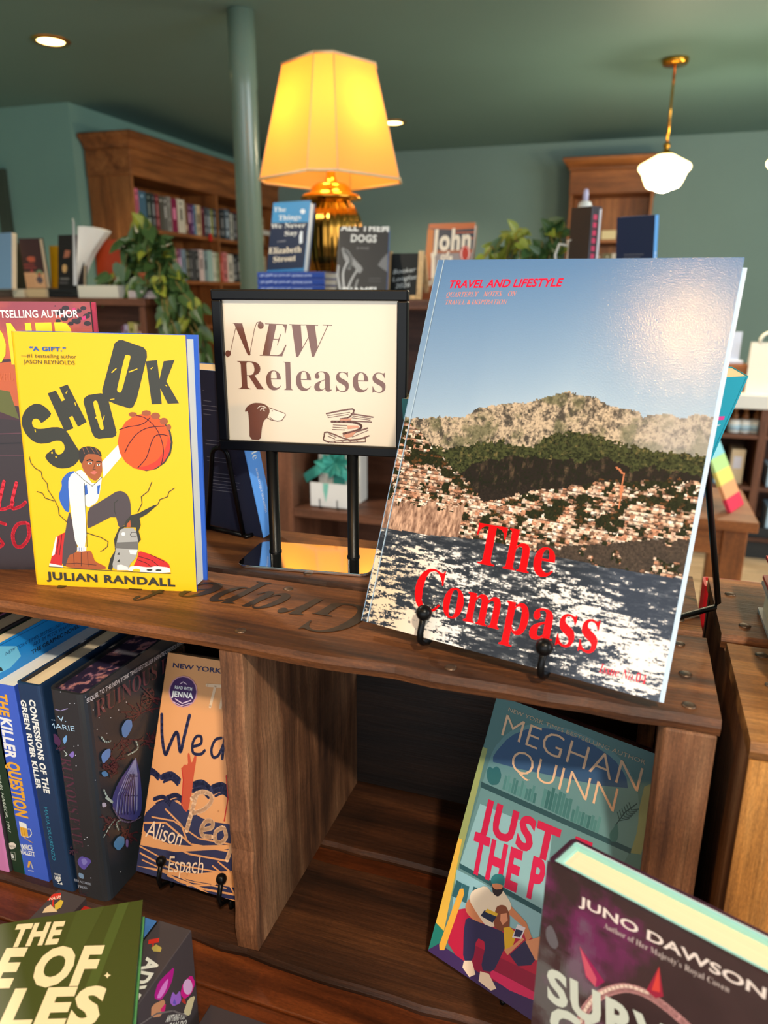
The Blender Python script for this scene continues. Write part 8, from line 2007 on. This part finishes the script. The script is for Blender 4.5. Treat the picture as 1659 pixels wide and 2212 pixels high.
book('muka', 'navy paperback with a light blue spine seen from behind, left of the sign', ((40, 100, 190), (88, 152, 232), (34, 40, 64)), 'paper', M_PAGET, M_MATTE)
te = thing('wire_easel', 'black wire easel with a tall hoop left of the sign post', 'book easel', (-0.40, 0.64, TOP))
PW = lambda px_, py_, Y_: at(px_, py_, Y_)
ya = 0.633
pA, pB = at_z(449, 1140, TOP + 0.003), at_z(526, 1156, TOP + 0.003)
ap = at(474, 967, 0.625)
wire('hoop', [arcpts(pA, ap, pB)], 0.0024, te)
wire('foot', [[pB, at_z(531, 1159, TOP + 0.003), at_z(545, 1155, TOP + 0.003)], [pB, pB + Vector((-0.055, 0.014, 0))]], 0.0022, te)

book('teal', 'teal paperback with a cream page top tilting out behind the magazine', ((0, 150, 172), (0, 140, 160), (0, 150, 172)), 'paper', M_PAGET, M_PRINT)
book('teal2', 'dark teal paperback peeking out between the sign and the magazine', ((36, 104, 112), (36, 104, 112), (36, 104, 112)), 'paper', M_PAGET, M_PRINT)
te = thing('wire_easel', 'black wire easel supporting the teal paperback behind the magazine', 'book easel', (0.0, 0.6, TOP))
Mt = frameM(POSE['teal'][0], POSE['teal'][1], POSE['teal'][2], POSE['teal'][3]); wt_, ht_, tt_ = POSE['teal'][4:]
q = lambda a, b, c: Mt @ Vector((a, tt_ + b, c))
def onfloor(v): return Vector((v.x, v.y, TOP + 0.0025))
wire('hoop', [[onfloor(q(.04, .04, 0)), q(.045, .0035, .06), q(.06, .0035, .075), q(.075, .0035, .06), onfloor(q(.08, .04, 0))]], 0.0023, te)

# sign on two posts
Ms = Matrix.Translation((-0.2775, 0.6177, TOP)) @ Matrix.Rotation(R(7.26), 4, 'Z')
sg = thing('sign_stand', 'black two post sign stand with a cream sheet announcing new releases', 'sign', Ms)
FW_, FH_, FT = 0.0894, 0.1455, 0.2488
zb0 = FT - FH_
fm = MB(); bw = 0.0092; dp = 0.011
fm.box(-FW_, FW_, -dp / 2, dp / 2, zb0, zb0 + bw).box(-FW_, FW_, -dp / 2, dp / 2, FT - bw, FT).box(-FW_, -FW_ + bw, -dp / 2, dp / 2, zb0 + bw, FT - bw).box(FW_ - bw, FW_, -dp / 2, dp / 2, zb0 + bw, FT - bw)
obj('frame', fm, [M_BLACK], sg, bevel=0.0012)
sm = MB().box(-0.0805, 0.0805, -0.001, 0.001, zb0 + 0.009, FT - 0.009, 0, (230, 214, 190))
add_art(sm, ART['sign.front'], (-0.0805, -0.001, zb0 + 0.0095), (1, 0, 0), (0, 0, 1), (0, -1, 0), 0.161, 0.1265)
obj('sheet', sm, [printed('glossy_sign_sheet', 0.16, 0.6)], sg)
for s in (-1, 1):
    obj('post', MB().lathe([(0.0062, 0.003), (0.0062, 0.0045), (0.0055, 0.005), (0.0055, zb0 + 0.001)], 20, (s * 0.0392, 0, 0)), [M_BLACK], sg, smooth=True)
bp_ = MB(); bx, by0, by1, rad = 0.0635, -0.043, 0.028, 0.010
poly = []
for cx_, cy_, a0_ in ((bx - rad, by1 - rad, 0), (-bx + rad, by1 - rad, 90), (-bx + rad, by0 + rad, 180), (bx - rad, by0 + rad, 270)):
    poly += [(cx_ + rad * math.cos(R(a0_ + 15 * i)), cy_ + rad * math.sin(R(a0_ + 15 * i))) for i in range(7)]
bp_.prism(poly, 0.0004, 0.0032)
obj('base_plate', bp_, [M_BLACKGLASS], sg, bevel=0.0006)

# ---- magazine
def interp(line, u):
    xs, ys = np.array(line[0::2]), np.array(line[1::2]); o = np.argsort(xs); return np.interp(u, xs[o], ys[o])
def cover_photo(u, v):
    rg, fo, dk, tw, shr = (interp(COVER_LINES[k], u) for k in ('ridge', 'forest', 'dark', 'town', 'shore'))
    n1, n2, n3 = fbm(u / 9, v / 9, 1, 5), fbm(u / 2.6, v / 2.2, 2, 4), fbm(u / 1.1, v / 1.1, 5, 3)
    k = np.clip((v - rg) / np.maximum(280 - rg, 1), 0, 1)
    c = mixc((160, 182, 204), (92, 128, 172), k ** 0.8)
    rg2 = rg + (n2 - .5) * 4
    # rocky mountain
    rid = np.abs(fbm(u / 6 + v / 14, v / 8 - u / 20, 21, 5) - .5) * 4
    rock = mixc((196, 174, 148), (74, 68, 62), np.clip(rid * 1.1 - .1 + (n3 - .5) * 1.7, 0, 1))
    rock = mixc(rock, (92, 92, 66), np.clip((n1 - .48) * 4, 0, .7))
    rock = mixc(rock, (172, 170, 172), np.clip((u - 150) / 70, 0, .55))
    c = np.where((v < rg2)[..., None], rock, c)
    forest = mixc((70, 74, 44), (26, 28, 20), np.clip((n3 - .35) * 2.2, 0, 1)); forest = mixc(forest, (128, 112, 70), np.clip((n2 - .62) * 4, 0, .8))
    c = np.where((v < fo + (n2 - .5) * 9)[..., None], forest, c)
    cliff = mixc((40, 34, 30), (92, 74, 58), np.clip((fbm(u / 3, v / 7, 31, 4) - .5) * 4 - .2, 0, 1)); cliff = mixc(cliff, (30, 34, 22), np.clip((n3 - .5) * 3, 0, .8))
    c = np.where((v < dk + (n1 - .5) * 16)[..., None], cliff, c)
    c = np.where(((v < dk - 22 + (n1 - .5) * 14) & (v > tw - 2))[..., None], mixc((30, 26, 24), (56, 46, 40), n3), c)
    # terraced town
    cw, chh = 3.0, 2.2
    row = np.floor(v / chh); uu = u + vnoise(row, row * 0 + 3, 77) * 7; ccol = np.floor(uu / cw)
    hs = vnoise(ccol * 1.0, row * 1.0, 55); hs2 = vnoise(ccol, row, 66)
    pal = np.array([(226, 200, 178), (208, 168, 142), (236, 220, 206), (190, 134, 106), (216, 184, 164), (128, 96, 78)], float)
    house = pal[np.clip((hs * 6).astype(int), 0, 5)]
    fu, fv = uu / cw - ccol, v / chh - row
    win = ((np.abs((fu * 3) % 1 - .5) < .2) & (fv > .3) & (fv < .7) & (hs2 > .3))
    house = np.where(win[..., None], house * 0.5, house)
    house = np.where((fv < 0.2)[..., None], house * 0.55, house) * (0.7 + 0.6 * n3[..., None]); house = mixc(house, (150, 108, 84), np.clip((n2 - .5) * 2.4, 0, .6))
    veg = mixc((54, 56, 32), (24, 24, 16), n3); veg = mixc(veg, (150, 84, 48), np.clip((n2 - .62) * 4, 0, .6))
    left = u < 62
    vegk = np.where(left, fbm(u / 9, v / 6, 41, 4) > .56, fbm(u / 8, v / 5, 43, 4) > .56)
    town = np.where(vegk[..., None] | (hs2 < .1)[..., None], veg, house)
    rocks = mixc((206, 166, 140), (110, 80, 66), np.clip(fbm(u / 1.6, v / 5, 12, 3) * 2 - .6, 0, 1))
    lowleft = left & (v < shr + 22 + (n1 - .5) * 18) & (v < tw - 8)
    town = np.where(lowleft[..., None], rocks, town)
    ds = (v - shr) < 6 + 18 * np.clip((u - 130) / 70, 0, 1)
    town = np.where((ds & (u > 120) & (fbm(u / 9, v / 9, 8, 3) > .42))[..., None], mixc((44, 38, 34), (94, 78, 66), n3), town)
    c = np.where((v < tw + (n2 - .5) * 6)[..., None], town, c)
    # a thin crane
    for i in (0, 1):
        ax, ay, bx_, by_ = CRANE[2 * i], CRANE[2 * i + 1], CRANE[2 * i + 2], CRANE[2 * i + 3]
        tt = np.clip(((u - ax) * (bx_ - ax) + (v - ay) * (by_ - ay)) / ((bx_ - ax) ** 2 + (by_ - ay) ** 2), 0, 1)
        c = np.where((np.hypot(u - ax - tt * (bx_ - ax), v - ay - tt * (by_ - ay)) < .55)[..., None], (196, 120, 84), c)
    # sea with wake
    sea = v < shr
    w1 = fbm(u / 7 + v / 22, v / 1.7 - u / 22, 14, 5); w2 = fbm(u / 1.6, v / .9, 15, 3)
    seac = mixc((46, 50, 58), (112, 114, 118), np.clip((w1 - .42) * 3, 0, 1)); seac = mixc(seac, (62, 70, 88), np.clip((u - 140) / 60, 0, .6))
    m = np.zeros_like(u)
    for fx, fy, rx, ry, wt in FOAM: m = np.maximum(m, wt * np.exp(-((u - fx) / rx) ** 2 - ((v - fy) / ry) ** 2))
    fo_ = np.clip((m * 1.35 + (w1 - .5) * 2.1 + (w2 - .5) * 1.1 - .42) * 3.2, 0, 1)
    foam = mixc((236, 230, 226), (226, 200, 170), np.clip((70 - u) / 50, 0, 1) * np.clip((80 - v) / 40, 0, 1))
    seac = mixc(seac, foam, fo_)
    return np.where(sea[..., None], seac, c)
o_, x_, y_, z_, w_, h_, t_ = POSE['mag']
mg = thing('magazine', 'large travel magazine with a seaside town cover and red lettering on an easel', 'magazine', frameM(o_, x_, y_, z_))
fm = MB(); nx, ny = 260, 342
m0 = MB(); raster(m0, (0, 0, 0), (1, 0, 0), (0, 0, 1), (0, -1, 0), w_, h_, nx, ny, cover_photo, 0, 0.0)
add_art(m0, ART['mag.front'] + [('L', (188, 210, 226), 0.5, (4.6, 0, 4.6, 280)), ('L', (104, 126, 150), 0.5, (5.2, 0, 5.2, 280))], (0, 0, 0), (1, 0, 0), (0, 0, 1), (0, -1, 0), w_, h_)
b = len(m0.v); m0.box(0, w_, 0.0003, 0.0008, 0, h_, 0, (150, 180, 206))
M_MAG = printed('glossy_magazine_cover', 0.155, 0.35, 0.2)
obj('front_cover', m0, [M_MAG], mg)
obj('page_block', MB().box(0.0006, w_ - 0.001, 0.0010, t_ - 0.0008, 0.0005, h_ - 0.0005), [M_PAGEW], mg)
obj('back_cover', MB().box(0, w_ + 0.002, t_ - 0.0007, t_, -0.0005, h_ - 0.004, 0, (186, 204, 224)).box(-0.0006, 0.0, 0, t_, 0, h_, 0, (130, 160, 190)), [M_GLOSS], mg)
te = thing('wire_easel', 'black wire easel with ball tipped hooks holding the travel magazine', 'book easel', (-0.05, 0.5, TOP))
Mm = frameM(o_, x_, y_, z_)
def mq(a, b, c): return Mm @ Vector((a, b, c))
for k_, (hx_, hy_) in enumerate(((916, 1324), (1176, 1398))):
    # locate the ball just in front of the cover
    pt = None
    d = ray(hx_, hy_); nrm = Vector(y_); t__ = ((Vector(o_) - nrm * 0.011 - Vector((0, 0, CAM_Z))).dot(nrm)) / d.dot(nrm)
    pt = Vector((0, 0, CAM_Z)) + d * t__
    loc = Mm.inverted() @ pt
    path = [mq(loc.x, -0.011, loc.z), mq(loc.x, -0.0105, loc.z * 0.45), mq(loc.x, -0.0105, 0.004), mq(loc.x, -0.008, -0.0015), mq(loc.x, -0.003, -0.0032), mq(loc.x, 0.004, -0.0032), mq(loc.x, t_ + 0.004, 0.0)]
    path += [mq(loc.x, t_ + 0.0035, 0.10 + 0.01 * k_)]
    hk = wire('hook', [path], 0.0024, te)
    hk2 = MB().sphere(pt, 0.0058)
    obj('ball_tip', hk2, [M_BLACK], te, smooth=True, world=True)
zr = TOP + 0.003
fr_ = at_z(1552, 1311, zr); fl_ = at_z(1440, 1340, zr)
topr = at(1527, 1008, 0.545)
wire('rear_leg', [[topr + (topr - fr_) * 0.3, topr, fr_ + (topr - fr_) * 0.04, fr_ + Vector((-0.003, -0.002, 0)), fl_, fl_ + Vector((-0.10, -0.0, 0)), Vector((-0.12, 0.62, zr)), topr + (topr - fr_) * 0.3 + Vector((-0.13, 0.03, 0))]], 0.0024, te)

# ================================================================== inside the crates
NAVY = (30, 44, 74)
book('dark', 'dark grey book with a pink spine at the far left inside the crate', ((52, 48, 52), (196, 120, 170), (44, 42, 46)), 'hard', M_PAGE, M_MATTE)
book('graphic', 'tall green spined comic with a sky blue cover inside the crate', ((24, 140, 222), (22, 52, 34), (24, 60, 40)), 'paper', M_PAGE, M_PRINT)
book('killer', 'blue spined paperback with yellow and white lettering and a beer mug', ((52, 84, 186), (62, 96, 200), (52, 84, 186)), 'paper', M_PAGEW, M_PRINT)
book('conf', 'navy spined hardcover with two rows of white lettering inside the crate', ((26, 48, 78), (28, 54, 88), (18, 28, 44)), 'hard', M_PAGE, M_PRINT)
def floral(u, v):
    n = fbm(u / 9, v / 7, 4, 4); k = np.abs(fbm(u / 13, v / 9, 8, 3) - .5) * 5
    c = mixc((34, 30, 52), (52, 40, 74), n); p = np.clip((n - .5) * 6 + .4 - k, 0, 1)
    return mixc(c, mixc((206, 140, 110), (150, 110, 150), fbm(u / 5, v / 5, 17)), p)
book('ruin', 'thick charcoal hardcover with flower printed page edges inside the crate', ((44, 50, 58), (46, 48, 52), (34, 38, 42)), 'hard', M_PAGE, M_GLOSS, r=0.007, edge=floral)
book('wedding', 'orange paperback with navy waves and brush lettering behind the divider', ((222, 158, 104), (200, 140, 92), (60, 60, 90)), 'paper', M_PAGE, M_PRINT)
def easel_for(key, label, xs, hook=True, ymin=0.0):
    o_, x_, y_, z_, w_, h_, t_ = POSE[key]; Mq = frameM(o_, x_, y_, z_)
    base = o_[2]; fl = TABLE + 0.0128
    te = thing('wire_easel', label, 'book easel', (o_[0], o_[1], fl - 0.0025))
    for xx in xs:
        g = lambda a, b, c: Mq @ Vector((a, b, c))
        foot = g(xx, t_ + 0.05, 0); foot.z = fl
        f2 = g(xx, t_ + 0.012, -0.004); f2.z = fl
        wire('hook', [([g(xx, -0.010, 0.018), g(xx, -0.010, 0.003), g(xx, -0.006, -0.0035)] if hook else [g(xx, 0.004, -0.0035)]) + [g(xx, t_ + 0.003, -0.0035), g(xx, t_ + 0.003, 0.08)], [g(xx, t_ + 0.003, 0.05), foot], [g(xx, t_ * 0.4, -0.0035), Vector((g(xx, t_ * .4, 0).x, g(xx, t_ * .4, 0).y, fl))]], 0.0022, te)
        if hook: obj('ball_tip', MB().sphere(g(xx, -0.010, 0.019), 0.0048), [M_BLACK], te, smooth=True, world=True)
easel_for('wedding', 'black wire easel with ball tips holding the orange paperback', (0.034, 0.100))
def berry(u, v):
    n = fbm(u / 8, v / 5, 14, 3); return mixc((96, 22, 30), (150, 44, 50), n) * (1 - .4 * (fbm(u / 5, v / 4, 19, 3)[..., None] > .58))
book('quinn', 'teal romance paperback with a couple on a red sofa inside the crate', ((84, 122, 122), (90, 110, 110), (120, 60, 60)), 'paper', M_PAGE, M_PRINT, edge=berry)
easel_for('quinn', 'black wire easel hidden behind the teal romance paperback', (0.07, 0.11), False)
# books in the second crate
std_book('book', 'pale grey book inside the right crate behind the golden post', (1628, 1640, 1760, 1990), 0.56, 0.02, C3((190, 196, 204)), 'paper', 0, 10, TABLE + 0.0108, w=0.15, h=0.2)
ab = at(1622, 1868, 0.47)
t = thing('book', 'bright blue book with white lettering inside the right crate', 'book', poseM((0.124, 0.468, TABLE + 0.0108), -4, 8))
book_parts(t, 0.14, ab.z - TABLE - 0.008, 0.018, ((20, 110, 206), (20, 100, 190), (20, 100, 190)), 'paper', M_PAGEW, None, [('front', [('T', 'WILD', 'bb', (236, 236, 236), 18, 92, 0, 100, 24)][:0] + [('P', (236, 236, 236), (20, 84, 24, 84, 27, 96, 30, 84, 34, 84, 38, 108, 34, 108, 31.5, 93, 29, 104, 25, 104, 22.5, 93, 20, 108, 16, 108))])])
# red book behind the crates
rr_ = at(1519, 1267, 0.78)
std_book('book', 'red book standing on the table behind the gap between the crates', (1490, 1267, 1560, 1500), 0.78, 0.03, C3((186, 22, 30)), 'hard', 0, 0, TABLE + 0.0005, h=rr_.z - TABLE, w=0.09)
# red topped books lying on the right crate
a = at_z(1643, 1385, TOP)
flat_book('thick grey edged book lying on the right crate at the photo edge', a.x + 0.0055, a.x + 0.20, 0.475, 0.62, TOP + 0.0005, TOP + 0.026, (176, 176, 172))
flat_book('red covered book lying on the grey edged book at the photo edge', a.x + 0.0065, a.x + 0.205, 0.47, 0.625, TOP + 0.0268, TOP + 0.046, (196, 48, 40))

# ================================================================== foreground
def nebula(u, v):
    n = fbm(u / 30, v / 30, 6, 4); n2 = fbm(u / 12, v / 12, 16, 4)
    c = mixc((46, 34, 36), (70, 50, 52), n)
    c = mixc(c, (120, 42, 96), np.clip(1.0 - np.hypot(u - 26, v - 208) / 34 + (n2 - .5) * 2.0, 0, .75))
    c = mixc(c, (140, 48, 112), np.clip(.75 - np.abs(np.hypot(u - 74, (v - 110) * .9) - 48) / 16 + (n2 - .5) * 1.8, 0, .7))
    c = mixc(c, (110, 116, 116), np.clip(.9 - np.hypot(u - 10, v - 170) / 40 + (n2 - .5) * 2, 0, .6))
    return c
book('juno', 'thick purple and black hardcover with pale capitals standing in front at right', ((52, 38, 42), (60, 34, 52), (206, 206, 214)), 'hard', M_PAGE, M_GLOSS, photo=[('front', 90, 130, nebula)])
# its pale turquoise cloth case shows inside the jacket
o_, x_, y_, z_, w_, h_, t_ = POSE['juno']
jr = [q for q in bpy.data.objects if q.get('label', '').startswith('thick purple and black')][0]
lin_ = MB().box(0.0028, w_ - 0.001, 0.0027, 0.0052, 0.0006, h_ - 0.0006, 0, (150, 208, 206)).box(0.0028, w_ - 0.001, t_ - 0.0052, t_ - 0.0027, 0.0006, h_ - 0.0006, 0, (150, 208, 206)).box(0.0027, 0.006, 0.0052, t_ - 0.0052, 0.0006, h_ - 0.0012, 0, (160, 214, 210))
obj('case_lining', lin_, [M_MATTE], jr)
book('green', 'olive green hardcover with chunky cream lettering lying in the left foreground', ((68, 76, 30), (66, 110, 60), (92, 160, 92)), 'hard', M_PAGEW, M_PRINT)
GREY = (74, 66, 70)
SPU = 'paperbacks lying spine up in the left foreground'
book('halp', 'dark grey paperback with a red banner, leftmost of the spine up row', C3(GREY), 'paper', M_PAGE, M_MATTE, group=SPU)
book('red', 'red paperback lying spine up between the dark grey and green books', C3((168, 34, 28)), 'paper', M_PAGE, M_MATTE, group=SPU)
book('blue', 'blue spined paperback lying spine up under the green hardcover', ((40, 40, 44), (70, 122, 190), (40, 40, 44)), 'paper', M_PAGE, M_MATTE, group=SPU)
book('adv', 'dark grey paperback with pink flames, rightmost of the spine up row', C3(GREY), 'paper', M_PAGE, M_MATTE, group=SPU)
# a filler copy hidden under the green book carries it
t = thing('book', 'dark grey paperback lying flat at the bottom edge with a pink glow', 'book', frameM((-0.256, 0.252, TABLE + 0.034), (1, 0, 0), (0, 0, -1), (0, 1, 0)))
book_parts(t, 0.106, 0.110, 0.033, C3((64, 56, 60)), 'paper', M_PAGE, M_MATTE, [('front', [('P', (170, 40, 120), (70, 60, 104, 60, 104, 96, 84, 90)), ('P', (206, 70, 150), (84, 66, 104, 62, 104, 84)), ('P', (120, 50, 90), (50, 70, 74, 66, 80, 90, 60, 96))])])
